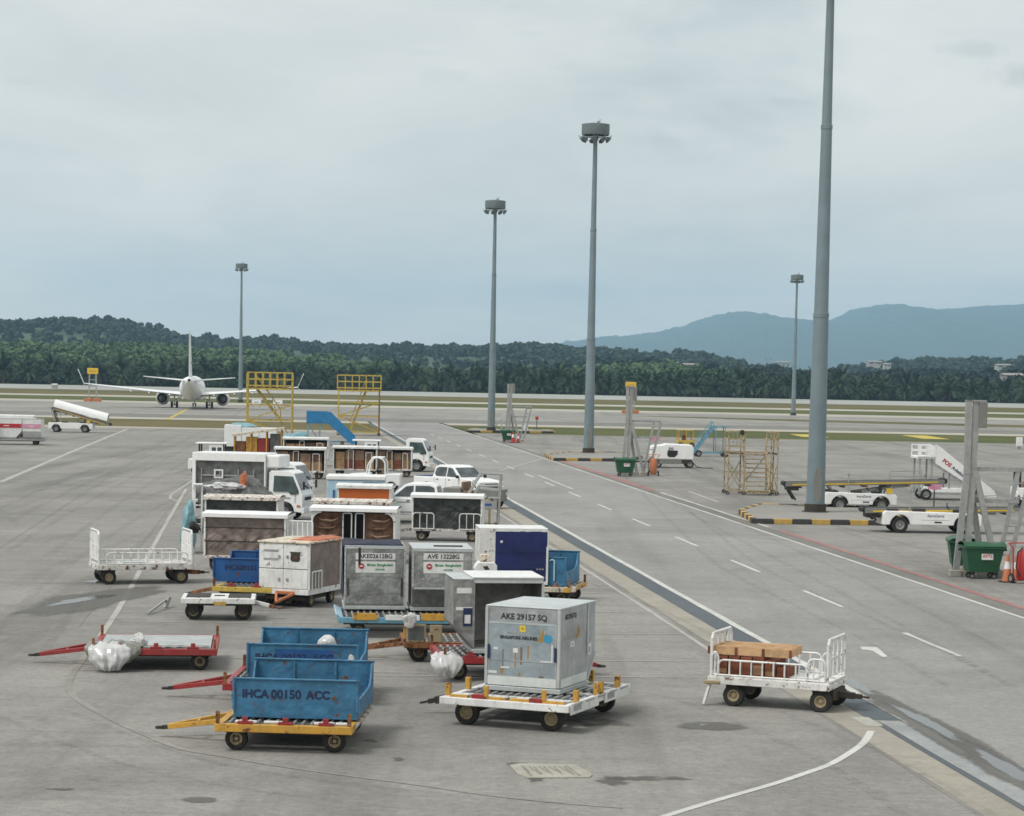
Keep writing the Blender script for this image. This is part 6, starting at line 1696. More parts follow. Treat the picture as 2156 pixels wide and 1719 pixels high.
# a white tow bar lying on the long island
o = empty('tow_bar', 'white tow bar leaning at the light mast by the farthest pylon', 'tow bar'); place(o, 1052, 911, 5)
b = MB(); b.beam((-.9, 0, .2), (.6, 0, 2.1), .16); b.beam((-.9, .2, .2), (3.2, .2, .3), .18); b.beam((.2, .2, .3), (.3, .1, 1.6), .12); b.build('bar', M['white'], o)
b = MB(); b.bx(2.7, 3.2, 0, .4, .25, 1.1); b.build('tow_head', M['white'], o)

# ------------------------------------------------------------------ ULD and equipment row at far left
def striped(label, over, lx, base_o, m='white', stripe=True):
    u = uld(label, 'red-striped cargo containers at far left', over, m='label_white', edge='steel'); put(u, base_o, lx, 0, .52)
    d = .78 if over != 'f' else 1.23
    x0, x1 = -.765, .765
    if over == 'r': x1 = 1.2
    b = MB(); b.bx(x0 + .02, x1 - .02, -d - .022, -d - .013, .88, 1.22); s_ = b.build('stripe', M['ink_red'] if stripe else M['pink'], u)
    b = MB(); b.bx(x0 + .5, x0 + .95, -d - .026, -d - .0225, 1.02, 1.08); b.build('print_band', M['label_white'], s_)
    return u
dl = dolly('container_dolly', 'long low grey dolly carrying red-striped containers at far left', 'container dollies', 5.4, 2.0, .50, 'steel', None, stops=None); place(dl, 92, 938, 4, 2.7, -1.0)
striped('left red-striped container, cut by the left picture edge', 'f', -2.0, dl)
striped('middle red-striped container with slanted lower corner', 'r', -.35, dl)
striped('right red-striped container with grey slanted foot', 'f', 1.75, dl, 'white', False)
for i, (px, py, lab) in enumerate(((48, 922, 'white-topped container behind the red-striped ones, right one'), (8, 921, 'white-topped container behind the red-striped ones, left one'))):
    o = empty('cargo_container', lab, 'container', 'white-topped containers behind'); place(o, px, py, 4, 0, -.8)
    b = MB(); b.bx(-.98, .98, -.8, .8, .4, 1.62); b.build('body', M['label_grey'], o, bev=.03)
    b = MB(); b.bx(-1.02, 1.02, -.84, .84, 1.622, 2.05); b.build('cover', M['white_clean'], o, bev=.06)
    b = MB(); b.bx(-.9, .9, -.7, .7, .0, .4); b.build('base', M['chassis'], o)

bl3 = belt_loader('white loader with a covered white boom tilted down to the right, at far left', 5.6, 2.35, .85, 4.4, 1.0); place(bl3, 148, 911, 2, 0, -.85)
b = MB()
def cov(u, v):
    t = u; x = -1.7 + 5.3 * t + .0; z = 2.25 + (.92 - 2.25) * t
    a = math.pi * v
    return (x + .30 * math.sin(a) * .4, -.66 * math.cos(a), z + .28 + .72 * math.sin(a) ** .8)
b.grid(cov, 12, 12)
b.build('boom_cover', M['white_clean'], bl3, smooth='all')
del bl3['group']

# ------------------------------------------------------------------ back rows of the staging area
o = empty('cargo_container', 'white panelled container block under the left yellow platform', 'container'); place(o, 472, 955, 4, -2.05, -.9)
for i in range(3):
    b = MB(); b.bx(-2.05 + i * 1.37, -2.05 + (i + 1) * 1.37 - .03, -.9, .9, .55, 2.05 + (.2 if i == 0 else 0)); b.build('panel_box', M['white_clean'], o, bev=.03)
b = MB(); b.bx(-2.0, 2.0, -.8, .8, .15, .548); b.build('base', M['chassis'], o)
b = MB(); b.grid(lambda u, v: (-1.9 + 2.4 * u, -.7 + 1.4 * v, 2.12 + .35 * math.sin(3.1 * u) * math.sin(3.1 * v) + .05 * math.sin(9 * u)), 12, 8); q = b.build('cover_sheet', M['teal'], o, smooth='all')
o = crumple('plastic_wrap', 'pale blue plastic wrap bundle behind the carts, under the left platform', 'plastic wrap', (1.6, 1.0, .9), 'teal', 5); place(o, 618, 958, 0); o.location.z = .85
o = empty('baggage_lift', 'yellow-framed lift cart with a slanting cream roof', 'lift cart'); place(o, 490, 976, 3, -1.75, -.8)
b = MB(); b.bx(-1.75, 1.75, -.8, .8, .45, .6); b.build('deck', M['yellow'], o)
b = MB(); b.beam((-1.85, -.85, 1.95), (1.85, -.85, 2.5), .08, .14); b.beam((-1.85, .85, 1.95), (1.85, .85, 2.5), .08, .14); b.prism([(-1.85, 2.0), (1.85, 2.55), (1.85, 2.6), (-1.85, 2.05)], 'y', -.85, .85); b.build('roof', M['cream'], o)
for x, z in ((-1.65, 1.95), (-.5, 2.1), (.6, 2.3), (1.65, 2.45)):
    for y in (-.75, .75): b = MB(); b.beam((x, y, .6), (x, y, z), .09); b.build('post', M['yellow'], o)
for i in range(4):
    b = MB(); x = -1.3 + i * .85; b.bx(x - .40, x + .40, -.66, .6, .602, 1.55 + .2 * (i % 2) + .12 * i); b.build('cargo_box', M[['rusty', 'yellow', 'red', 'tarp_grey'][i]], o, bev=.02)
for x in (-1.2, 1.2):
    for k in (-1, 1): wheel(o, x, k * .7, .22, .14, out=k)

c = covered_cart('far covered cart with dark slatted side, second row from the back', 3.1, 1.5, 1.9, 'white', 'cargo', 0, None, seed=31); place(c, 596, 981, 0, -1.55, -.75)
o = tow_tractor('white tow tractor with flat canopy behind the open white carts', arch=False); place(o, 772, 990, 3, 0, -.75)
tr = lorry('white cab lorry with big wheel, nearest to the road among the back rows', 3.6, 'flat', cat='truck', name='flatbed_truck'); place(tr, 877, 994, -7, 1.8 + .12 + .72, -.8)
c = covered_cart('open white covered cart with tan cargo, left in the back row', 3.1, 1.5, 1.85, 'white', 'cargo', 0, None, seed=41); place(c, 578, 1008, 0, -1.55, -.75)
c = covered_cart('open white covered cart with brown cargo, beside the tan cargo cart', 2.75, 1.5, 1.85, 'white', 'cargo', 0, -1, seed=51, barL=1.0); place(c, 701, 1004, 0, -1.37, -.75)
c = covered_cart('open white covered cart touching the cab lorry', 2.3, 1.5, 1.8, 'white', 'cargo', 0, None, seed=61); place(c, 790, 1004, 0, -1.15, -.75)
o = tow_tractor('white tow tractor with round roll bar behind the pale blue box', arch=True); place(o, 787, 1036, 178, 0, .75)
o = tow_tractor('white canopied tow tractor behind the box truck\'s roof', arch=False); place(o, 447, 1000, 2)

p1_ = pickup('white pickup facing the road with navy covered bed', cover=True); place(p1_, 938, 1050, -46, 0, -.9)
o = tow_tractor('open dark grey tow tractor with black seat before the nose of the navy covered pickup', arch=None); place(o, 990, 1071, -18, 0, -.75)
o.children[0].data.materials[0] = M['mast_dark']; o.children[1].data.materials[0] = M['black']
tr2 = lorry('second white lorry cab peeping out behind the box truck\'s cab', 3.8, 'flat', name='flatbed_truck'); place(tr2, 636, 1074, -12, 1.9 + .12 + 1.55, -.95)
tr1 = lorry('white box truck with dark open side in the staging area', 3.35); place(tr1, 404, 1092, -9, -1.675, -1.0)
pb = empty('equipment_box', 'pale blue equipment box with white lid behind the orange-panelled cart', 'equipment box'); place(pb, 687, 1104, 2, -1.27, -.8)
b = MB(); b.bx(-1.27, 1.27, -.8, .8, .35, 1.92); bo = b.build('body', M['pale_blue'], pb, bev=.04)
b = MB(); b.bx(-1.30, 1.30, -.84, .84, 1.93, 2.14); b.build('lid', M['white_clean'], pb, bev=.05)
b = MB(); b.bx(.30, 1.2, -.815, -.79, 1.5, 1.85); b.build('window', M['ink_navy'], bo)
b = MB(); b.bx(-1.0, -.92, -.83, -.79, .8, 1.5); b.build('handle', M['ink_blue'], bo)
b = MB(); b.bx(-1.1, 1.1, -.7, .7, .2, .348); b.build('base', M['chassis'], pb)
for x in (-.9, .9):
    for k in (-1, 1): wheel(pb, x, k * .65, .2, .12, out=k)
p2_ = pickup('white pickup with front turned left behind the dark green curtained cart'); place(p2_, 870, 1102, 176, 0, .9)
b = MB(); b.bx(.15, .75, .898, .905, .90, .95); b.build('print_band', M['label_grey'], p2_.children[0])
c = covered_cart('cart with a flat orange side panel under a white rim', 2.12, 1.5, 2.1, 'white', 'orange', 0, None, seed=71); place(c, 709, 1136, -2, -1.06, -.75)

# heap on a low trailer
tl = dolly('trailer', 'low dark trailer under a heap of tarpaulins, behind the dark curtained cart', 'low trailers', 3.4, 1.6, .62, 'chassis', None, deck='deck', stops=None, wr=.22); place(tl, 403, 1124, -3, -1.7, -.8)
hp = crumple('tarpaulin_heap', 'heap of dark grey tarpaulins lying on the low trailer', 'tarpaulin', (1.62, .76, .95), 'tarp_grey', 3, amp=.32, folds=.14); put(hp, tl, 0, 0, 1.42)
h2 = crumple('tarpaulin_heap', 'white and grey sheet spread over the dark tarpaulin heap', 'tarpaulin', (.72, .34, .16), 'sheet_white', 8, amp=.5, folds=.2); put(h2, tl, -.42, -.38, 1.93)
h3 = crumple('orange_cover', 'upright orange cover sticking out of the tarpaulin heap', 'cover', (.14, .12, .42), 'tarp_orange', 11, folds=.2); put(h3, tl, .35, -.38, 2.12)
o = crumple('plastic_wrap', 'pale blue plastic sheeting left of the brown curtained cart', 'plastic wrap', (.28, .7, .95), 'teal', 15); place(o, 396, 1165, 5); o.location.z = .93
o = empty('ladder_post_frame', 'narrow white frame left of the dark curtained cart', 'frame'); place(o, 416, 1162, 3)
b = MB(); b.beam((-.12, 0, 0), (-.12, 0, 2.45), .06); b.beam((.14, 0, 0), (.14, 0, 2.45), .06); b.build('post', M['white'], o)
b = MB(); b.box(0, -.02, 2.46, .36, .3, .06); b.build('cap', M['white_clean'], o, bev=.02)
for z in (.9, 1.7): b = MB(); b.beam((-.12, 0, z), (.14, 0, z), .05); b.build('rung', M['white'], o)
o = crumple('black_cover', 'bunched black cover hanging left of the brown curtained cart', 'cover', (.20, .24, .20), 'black', 21); place(o, 409, 1185, 0); o.location.z = 1.22

# ------------------------------------------------------------------ covered carts in the middle rows
cN = covered_cart('dark green curtained cart with rusty roof, behind the brown curtained cart', 2.72, 1.5, 1.92, 'roof_rust', 'curtain_green', 0, None, seed=3, straps=1); place(cN, 430, 1158, -3, -1.36, -.75)
cM = covered_cart('brown curtained cart with white roof and two dark straps', 2.75, 1.5, 1.84, 'white_clean', 'curtain_brown', 0, None, seed=5, straps=2); place(cM, 428, 1201, -4, -1.375, -.75)
eg = rail_gate(cM, 1.42, 2.25, -.65, .85, 1.70, 4, 'white_clean', .028, 'side_gate', .06)
b = MB(); b.bx(1.40, 2.2, -.58, -.55, .8, 1.60); b.build('end_panel', M['label_white'], cM)
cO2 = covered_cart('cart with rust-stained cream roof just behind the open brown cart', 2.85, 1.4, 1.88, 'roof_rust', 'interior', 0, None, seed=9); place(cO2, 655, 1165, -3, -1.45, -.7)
cO = covered_cart('open-sided white cart with brown gathered covers and two ladder gates', 2.95, 1.5, 1.86, 'white_clean', 'open', 0, 1, seed=13, arch=True, barL=1.2); place(cO, 654, 1184, -4, -1.475, -.75)
cR = covered_cart('dark green curtained cart with two low white gates, nearest the road', 2.8, 1.5, 1.78, 'white_clean', 'curtain_green', 1, -1, seed=17, straps=1, barL=1.4); place(cR, 866, 1139, -3, -1.40, -.75)

o = empty('wheeled_steps', 'grey tube-framed wheeled steps behind the dark green curtained cart', 'steps'); place(o, 1028, 1112, 5)
mm = M['steel']
for y in (-.35, .35):
    b = MB(); b.tube([(-.95, y, 1.30), (-.62, y, 1.95), (-.35, y, 2.38), (.52, y, 2.34), (.46, y, 1.3), (.40, y, .12)], .042, 6); b.build('handrail', mm, o)
    b = MB(); b.tube([(-.70, y, 1.32), (-.42, y, 1.82), (.48, y, 1.84)], .038, 6); b.build('mid_rail', mm, o)
    b = MB(); b.beam((-1.1, y, .15), (.05, y, 1.3), .05, .1); b.beam((.05, y, 1.3), (.05, y, .12), .05); b.beam((-1.1, y, .15), (.42, y, .15), .05); b.build('side_frame', M['beige_yellow'], o)
for i in range(5): t = (i + .6) / 5; b = MB(); b.bx(-1.1 + 1.15 * t - .1, -1.1 + 1.15 * t + .1, -.32, .32, .15 + 1.15 * t - .015, .15 + 1.15 * t + .015); b.build('step', mm, o)
b = MB(); b.bx(-.02, .44, -.34, .34, 1.29, 1.33); b.build('landing', mm, o)
b = MB(); b.bx(-.42, .32, -.39, -.37, .85, 1.2); q = b.build('plate', M['label_grey'], o); b = MB(); b.bx(-.3, .1, -.396, -.391, .98, 1.08); b.build('print_band', M['ink_blue'], q)
for x in (-.9, .35):
    for k in (-1, 1): wheel(o, x, k * .36, .11, .06, out=k)

# ------------------------------------------------------------------ open cart at left, blue bins, white box cart, small chassis
cL = open_cart('rusty white open cart with solid white end panels, left of the blue bins', 2.95, 1.5, 1.02, .4, 'white', 'white_rust', ((-1.2, 1.3, -1, .36, 9), (-1.2, 1.3, 1, .36, 9)), True, 1, 'rusty', wx=.38); place(cL, 229, 1231, 20, -1.12, -.63)
b = MB(); b.bx(1.50, 1.56, -.55, .45, .42, 1.05); b.build('end_box', M['white'], cL, bev=.02); b = MB(); b.bx(-.6, .1, -.3, .2, .625, .66); b.build('loose_board', M['sheet_white'], cL)
kd = dolly('container_dolly', 'bright yellow dolly under the deep blue bin left of the white box cart', 'container dollies', 2.5, 2.5, .52, 'yellow2', -1, 1.1, 'rusty', stops='red'); place(kd, 446, 1240, -8, -1.25, -1.25, z=.45, zobj=0)
k1 = blue_bin('deep blue bin beside the white box cart, nearer of two', 'blue open bins', 2.2, 2.1, .66, 'blue_deep', [('IHCA00151 ACC', .20, -.05)]); place(k1, 449, 1224, -8, -1.1, -1.05, z=.55)
kd2 = dolly('container_dolly', 'dolly hidden under the farther deep blue bin', 'container dollies', 2.5, 2.4, .52, 'rusty', None, stops=None); put(kd2, kd, .1, 3.6, 0)
k2 = blue_bin('deep blue bin behind the nearer deep blue bin', 'blue open bins', 2.2, 2.1, .72, 'blue_deep', [('IHCA 00119', .18, -.2)]); put(k2, kd2, 0, .1, .55)
b = MB(); b.tube([(-.95, -1.09, .55), (-.75, -1.12, .60), (-.6, -1.09, .50)], .03, 6); b.build('handle', M['sheet_white'], k2)

jc = empty('box_cart', 'white four-door box cart with orange sheet on its roof', 'box cart'); place(jc, 545, 1239, -19, -.75, -1.15, z=.50, zobj=0)
b = MB(); b.bx(-.72, .72, -1.10, 1.12, .52, 1.80); b.build('body', M['curtain_tan'], jc)
b = MB(); b.bx(-.78, .78, -1.15, 1.15, .36, .518); b.build('frame', M['white'], jc, bev=.015)
for i, (x0, x1) in enumerate(((-.75, -.005), (.005, .75))):
    for z0, z1 in ((.52, 1.075), (1.085, 1.80)):
        b = MB(); b.bx(x0, x1, -1.15, -1.102, z0 + .01, z1); dr = b.build('door', M['white'], jc, bev=.012)
        b = MB(); xx = x1 - .12 if i == 0 else x0 + .12; b.bx(xx - .03, xx + .03, -1.175, -1.15, (z0 + z1) / 2 - .05, (z0 + z1) / 2 + .03); b.build('handle', M['label_grey'], dr)
        if z0 > 1 and i == 0:
            for zz in (1.60, 1.36): b = MB(); b.bx(x0 + .14, x0 + .60, -1.153, -1.1505, zz - .045, zz + .02); b.build('print_band', M['label_grey'], dr)
        if z0 > 1 and i == 1: b = MB(); b.prism([(x0 + .18, 1.58), (x0 + .54, 1.58), (x0 + .50, 1.52), (x0 + .51, 1.36), (x0 + .46, 1.30), (x0 + .26, 1.30), (x0 + .21, 1.36), (x0 + .23, 1.52)], 'y', -1.156, -1.151); st_ = b.build('sticker', M['chassis'], dr); b = MB(); b.bx(x0 + .31, x0 + .41, -1.159, -1.1565, 1.38, 1.48); b.build('print_band', M['curtain_rust'], st_)
b = MB(); b.bx(.73, .76, -1.06, 1.1, .53, 1.78); b.build('side_screen', M['curtain_brown'], jc)
for y in (-1.10, 1.12): b = MB(); b.bx(.74, .80, y - .03, y + .03, .52, 1.82); b.build('corner_post', M['white'], jc)
b = MB(); b.bx(-.8, .82, -1.18, 1.18, 1.81, 1.86); b.build('roof', M['cream'], jc, bev=.01)
g_ = MB(); g_.tube([(.83, -1.0, .5), (.83, -1.0, 1.02), (.83, -.35, 1.02), (.83, -.35, .5)], .025, 6); sg = g_.build('side_gate', M['white'], jc)
for y in (-.78, -.56): b = MB(); b.cyl((.83, y, .5), (.83, y, 1.02), .02, n=6); b.build('upright', M['white'], sg)
b = MB(); b.bx(-.6, .6, -1.0, 1.0, .2, .30); b.bx(-.65, .65, -.75, -.6, .18, .36); b.bx(-.65, .65, .65, .8, .18, .36); b.build('axle', M['chassis'], jc)
for x in (-1, 1):
    for y in (-.7, .75): wheel(jc, x * .62, y, .2, .13, out=x); jc.children[-1].rotation_euler = (0, 0, math.pi / 2 if x > 0 else -math.pi / 2)
b = MB(); b.beam((-.22, -1.12, .40), (.06, -1.75, .2), .07); b.beam((.34, -1.12, .40), (.06, -1.75, .2), .07); b.beam((-.22, -1.15, .42), (.34, -1.15, .42), .08); db = b.build('drawbar', M['orange2'], jc, bev=.01)
b = MB(); b.prism([(-.12, -1.25), (.26, -1.25), (.07, -1.68)], 'z', .26, .28); b.build('drawbar_plate', M['rusty'], db)
drape(jc, 'orange_sheet', 'faded orange sheet draped over the white box cart\'s roof', 'sheet', .85, 1.75, 'tarp_orange', .36, .32, 1.865, .10, 4)

ic = dolly('cart_chassis', 'small bare white four-wheel cart in front of the white box cart', 'cart chassis', 1.95, 1.5, .60, 'white', None, deck='white', stops=None, wr=.23, wx=.335); place(ic, 459, 1307, 5, 0, -.6)
for x0, x1 in ((-.85, -.22), (.26, .85)):
    b = MB(); b.bx(x0, x1, -.52, .55, .606, .622); b.build('grip_panel', M['chassis'], ic)
b = MB(); b.bx(-.12, .16, -.1, .02, .606, .625); b.build('slot', M['black'], ic); b = MB(); b.bx(-.1, .2, -.77, -.752, .42, .52); b.build('hitch_plate', M['kerb_yellow'], ic)
single_bar(ic, (.95, 0, .45), (1.35, -.1, .36), 'white', .08, 'rusty')
o = empty('loose_towbar', 'thin grey tow bar lying on the ground left of the small white cart', 'tow bar'); p, q = at(311, 1296), at(352, 1279); o.location = p
b = MB(); d_ = q - p; b.beam((0, 0, .05), (d_.x * .9, d_.y * .9, .22), .05); b.build('bar', M['steel'], o); b = MB(); b.beam((d_.x * .9, d_.y * .9, .0), (d_.x * .9 + .1, d_.y * .9 + .1, .3), .09); b.beam((d_.x * .9, d_.y * .9, .2), (d_.x * 1.1, d_.y * 1.1, .24), .06); b.build('tow_head', M['steel'], o)

# ------------------------------------------------------------------ silver containers and their dollies
hd = dolly('container_dolly', 'light blue dolly carrying two silver containers', 'container dollies', 3.75, 2.5, .52, 'light_blue', None, stops=None, wr=.18); place(hd, 712, 1309, 5.8, -1.875, -1.25, z=.42, zobj=0)
for i, (x, w, m) in enumerate(((-1.2, .62, 'yellow'), (-.48, .42, 'label_white'), (-.02, .38, 'label_white'), (.52, .62, 'yellow'), (1.3, .62, 'label_white'))):
    b = MB(); b.bx(x - w / 2, x + w / 2, -1.275, -1.245, .46, .64 if m == 'yellow' else .60); b.build('stop_plate', M[m], hd, bev=.01)
for i in range(6):
    b = MB(); y = -1.0 + i * .4; b.box(-1.84, y, .55, .2, .26, .05, (0, .5, 0)); b.build('guide_plate', M['pale_blue'], hd, bev=.01)
u1 = uld('scuffed silver container with flat front and navy sheet on top', 'silver cargo containers', 'b', 'alu_dark'); place(u1, 725.6, 1283, 5.8, -.765, -.78, z=.57)
b = MB(); b.bx(-.735, .735, -.802, -.785, .14, 1.56); d1 = b.build('door_panel', M['alu_worn'], u1, bev=.004)
def edge_frame(u, y, x0=-.765, x1=.765, z0=.11, z1=1.615):
    for x in (x0, x1): b = MB(); b.bx(x - .022, x + .022, y - .022, y + .02, z0, z1); b.build('edge_rail', M['alu_light'], u, bev=.005)
    b = MB(); b.bx(x0 + .023, x1 - .023, y - .020, y + .02, z1 - .05, z1); b.build('edge_rail', M['alu_light'], u, bev=.005)
    for x in (x0, x1):
        for k in range(9):
            z = z0 + (z1 - z0) * (k + .5) / 9; b = MB(); b.bx(x - .03, x + .03, y - .030, y - .0225, z - .012, z + .012); b.build('rivet_plate', M['alu'], u)
edge_frame(u1, -.79)
def bg_marks(u, y, z, s1):
    b = MB(); b.bx(-.50, .52, y - .004, y, z + .17, z + .34); lb = b.build('label_strip', M['label_white'], u)
    text(s1, .155, (.01, y - .006, z + .255), FR, M['ink'], lb, .004)
    b = MB(); b.bx(-.50, .52, y - .004, y, z - .17, z + .12); l2 = b.build('label', M['label_white'], u)
    b = MB(); b.cyl((-.35, y - .005, z), (-.35, y - .012, z), .075, n=20); b.build('emblem', M['ink_red'], l2)
    b = MB(); b.bx(-.39, -.31, y - .016, y - .0125, z - .012, z + .018); b.build('emblem_mark', M['label_white'], l2)
    text('Biman Bangladesh', .095, (.13, y - .006, z + .035), FR, M['ink_green'], l2, .003)
    text('AIRLINES', .06, (.13, y - .006, z - .085), FR, M['ink_green'], l2, .002)
bg_marks(u1, -.803, 1.12, 'AKE02612BG')
b = MB(); b.bx(-.43, -.37, -.815, -.807, 1.12, 1.60); b.build('strap', M['black'], u1)
for s in (-1, 1): b = MB(); b.bx(s * .69 - .02, s * .69 + .02, -.83, -.803, .35, .80); b.build('latch', M['chassis'], u1)
seams(d1, (), -.802, 0, 0, (.42, .86), -.70, .70)
o = MB(); o.grid(lambda u, v: (-.80 - .03 * math.sin(u * 9 + 2 * v), -.78 + 1.6 * u, .30 + .03 * math.sin(u * 13) + 1.30 * v), 16, 12)
o = o.build('navy_sheet', M['navy_dark'], None, smooth='all', fix=False); tag(o, 'dark navy sheet hanging down the left silver container\'s left side', 'sheet'); put(o, u1, 0, 0, 0)
drape(u1, 'navy_sheet', 'dark navy sheet lying on the left silver container\'s top', 'sheet', 1.5, 1.9, 'navy_dark', -.02, .22, 1.645, .13, 9)
u2 = uld('silver container with a slanted dark foot, right on the light blue dolly', 'silver cargo containers', 'f', 'alu_dark'); place(u2, 866, 1286, 5.8, -.765, -.78, z=.57)
b = MB(); b.bx(-.735, .735, -1.248, -1.233, .64, 1.58); b.build('door_panel', M['alu_worn'], u2, bev=.004)
b = MB(); b.bx(-.74, .74, -1.27, -1.235, .60, .64); b.build('edge_rail', M['alu_light'], u2)
bg_marks(u2, -1.249, 1.18, 'AVE 13228G')
edge_frame(u2, -1.235, z0=.64)
b = MB(); b.bx(-.2, .55, -.6, -.45, 1.652, 1.675); b.build('roof_strap', M['chassis'], u2)

# navy curtained container and things round it
ud = dolly('container_dolly', 'cream dolly under the navy curtained container', 'container dollies', 2.9, 2.2, .52, 'cream', None, stops=None)
u5 = uld('white container with a navy curtain closing its front', 'silver cargo containers', 'l', 'white_worn', open_front=True, edge='label_white'); place(u5, 1041, 1231, 5.8, -.765, -.78, z=.57)
put(ud, u5, .15, 0, -.56)
curtain(u5, -.76, .76, -.80, .10, 1.56, 'navy', 23, .012, 'front_curtain', n=(30, 10))
cu = u5.children[-1]
for z in (.98, .50): b = MB(); b.bx(-.72, .70, -.832, -.822, z - .012, z + .012); b.build('strap', M['ink_navy'], cu)
b = MB(); b.bx(-.62, -.55, -.834, -.828, 1.22, 1.29); b.build('emblem', M['label_white'], cu)
for i in range(3): b = MB(); b.bx(.45 + i * .08, .50 + i * .08, -.834, -.828, .44, .48); b.build('print_mark', M['label_grey'], cu)
o = empty('equipment_box', 'small white box with a dark emblem left of the navy curtain', 'equipment box'); place(o, 1020, 1285, 4, 0, -.3)
b = MB(); b.prism([(-.34, .3), (.34, .3), (.34, 1.26), (.26, 1.36), (-.2, 1.36), (-.34, 1.18)], 'y', -.3, .3); q = b.build('body', M['label_white'], o, bev=.03)
b = MB(); b.prism([(-.07, 1.24), (.06, 1.26), (.13, 1.16), (.0, 1.14)], 'y', -.306, -.301); b.build('emblem', M['chassis'], q)
b = MB(); b.bx(-.14, .14, -.15, .2, 1.362, 1.56); b.build('cap', M['cream'], o, bev=.03)
for s in (-1, 1): b = MB(); b.bx(s * .25 - .06, s * .25 + .06, -.25, .25, 0, .298); b.build('foot', M['chassis'], o)
od = dolly('container_dolly', 'orange-yellow dolly under the small blue bin right of the navy curtain', 'container dollies', 2.2, 2.3, .52, 'yellow', None, stops='rusty'); place(od, 1200, 1246, -14, 1.1, -1.15, z=.42, zobj=0)
ob = blue_bin('blue bin with an upright white hook, right of the navy curtained container', 'blue open bins', 1.9, 1.9, .82, 'blue'); put(ob, od, -.05, .05, .54)
b = MB(); b.tube([(.62, -.98, .15), (.62, -.98, .72), (.56, -.98, .78), (.48, -.98, .74)], .022, 6); b.build('handle', M['pale_blue'], ob)

# rusty dolly with yellow plates
gd = dolly('container_dolly', 'rusty empty dolly with upright yellow plates behind the red dolly', 'container dollies', 2.5, 2.0, .48, 'rusty', -1, 1.25, 'rusty', stops=None, wr=.22); place(gd, 851, 1358, 5.8, -1.25, -1.0, z=.42, zobj=0)
for x, w, h in ((-.98, .46, .42), (-.52, .28, .40), (-1.24, .06, .62)):
    b = MB(); b.bx(x - w / 2, x + w / 2, -1.0, -.96, .482, .482 + h); q = b.build('end_plate', M['beige_yellow'] if w > .1 else M['yellow'], gd, bev=.01)
    if w > .3: b = MB(); b.bx(x - w / 2 + .05, x + w / 2 - .05, -1.008, -1.001, .53, .43 + h); b.build('mesh_panel', M['tarp_grey'], q)
o = crumple('plastic_sheet', 'small white sheet hung on the rusty dolly\'s yellow plate', 'plastic sheet', (.16, .05, .17), 'sheet_white', 31, sq=0); put(o, gd, -1.15, -1.08, 1.0)

# open silver container on the red dolly
fd_u = uld('dirty silver container with its front open, on the red dolly', 'silver cargo containers', 'l', 'alu_dark', open_front=True); place(fd_u, 996, 1376, 9.0, -.765, -.78, z=.57)
fd = dolly('container_dolly', 'red dolly under the open silver container', 'container dollies', 2.75, 2.5, .52, 'red', 1, 1.05, stops='red'); put(fd, fd_u, -.11, .02, -.56)
b = MB(); b.bx(-1.16, -.80, -.80, -.794, .95, 1.02); b.build('print_band', M['label_white'], fd_u)
b = MB(); b.bx(-1.0, -.80, -.806, -.793, .60, 1.0); lb = b.build('label', M['ink_navy'], fd_u)
b = MB(); b.bx(-.97, -.84, -.810, -.8065, .66, .85); b.build('label_card', M['label_white'], lb)
b = MB(); b.bx(-1.15, -.82, -.802, -.793, 1.32, 1.44); b.build('frost_mark', M['label_white'], fd_u)
b = MB(); b.bx(-.8, .78, -.81, .82, 1.648, 1.69); b.build('roof_sheet', M['label_white'], fd_u, bev=.015)
o = hung_sheet('plastic_sheet', 'crumpled white plastic sheet hanging off the red dolly\'s left end', fd, -1.62, -.98, -1.25, .46, .42, 'sheet_white', .50, 6.4, .17)

# ------------------------------------------------------------------ red flatbed dolly with plastic, at left
cd = dolly('container_dolly', 'red dolly with an empty grey deck, at far left of the front row', 'container dollies', 2.75, 2.9, .50, 'red', -1, 1.45, deck='deck', stops='red'); place(cd, 457, 1368, 6, 1.375, -1.45, z=.50, zobj=0)
b = MB()
b.grid(lambda u, v: (-1.1 + 2.3 * u, -1.30 + .28 * v + .05 * math.sin(9 * u), .512 + .05 * abs(mnoise.noise((u * 9, v * 3, 1))) + .02 * v), 30, 5); 
o = b.build('torn_sheet', M['sheet_grey'], None, smooth='all', fix=False); tag(o, 'torn dark grey sheet along the red dolly\'s front edge', 'plastic sheet'); put(o, cd, 0, 0, 0)
s2 = hung_sheet('plastic_sheet', 'grey-brown crumpled sheet behind the white one on the red flat dolly', cd, -1.50, -.26, -1.46, .55, .40, 'sheet_grey', .53, 4.3, .15)
s1 = hung_sheet('plastic_sheet', 'white plastic sheet hanging over the red flat dolly\'s front corner', cd, -1.42, -.52, -1.56, .34, .50, 'sheet_white', .50, 2.1, .22)
s3 = crumple('plastic_sheet', 'small white plastic lump on the red flat dolly\'s deck', 'plastic sheet', (.17, .16, .18), 'sheet_white', 47, sq=0, amp=.3, folds=.2); put(s3, cd, -.36, -1.0, .62)

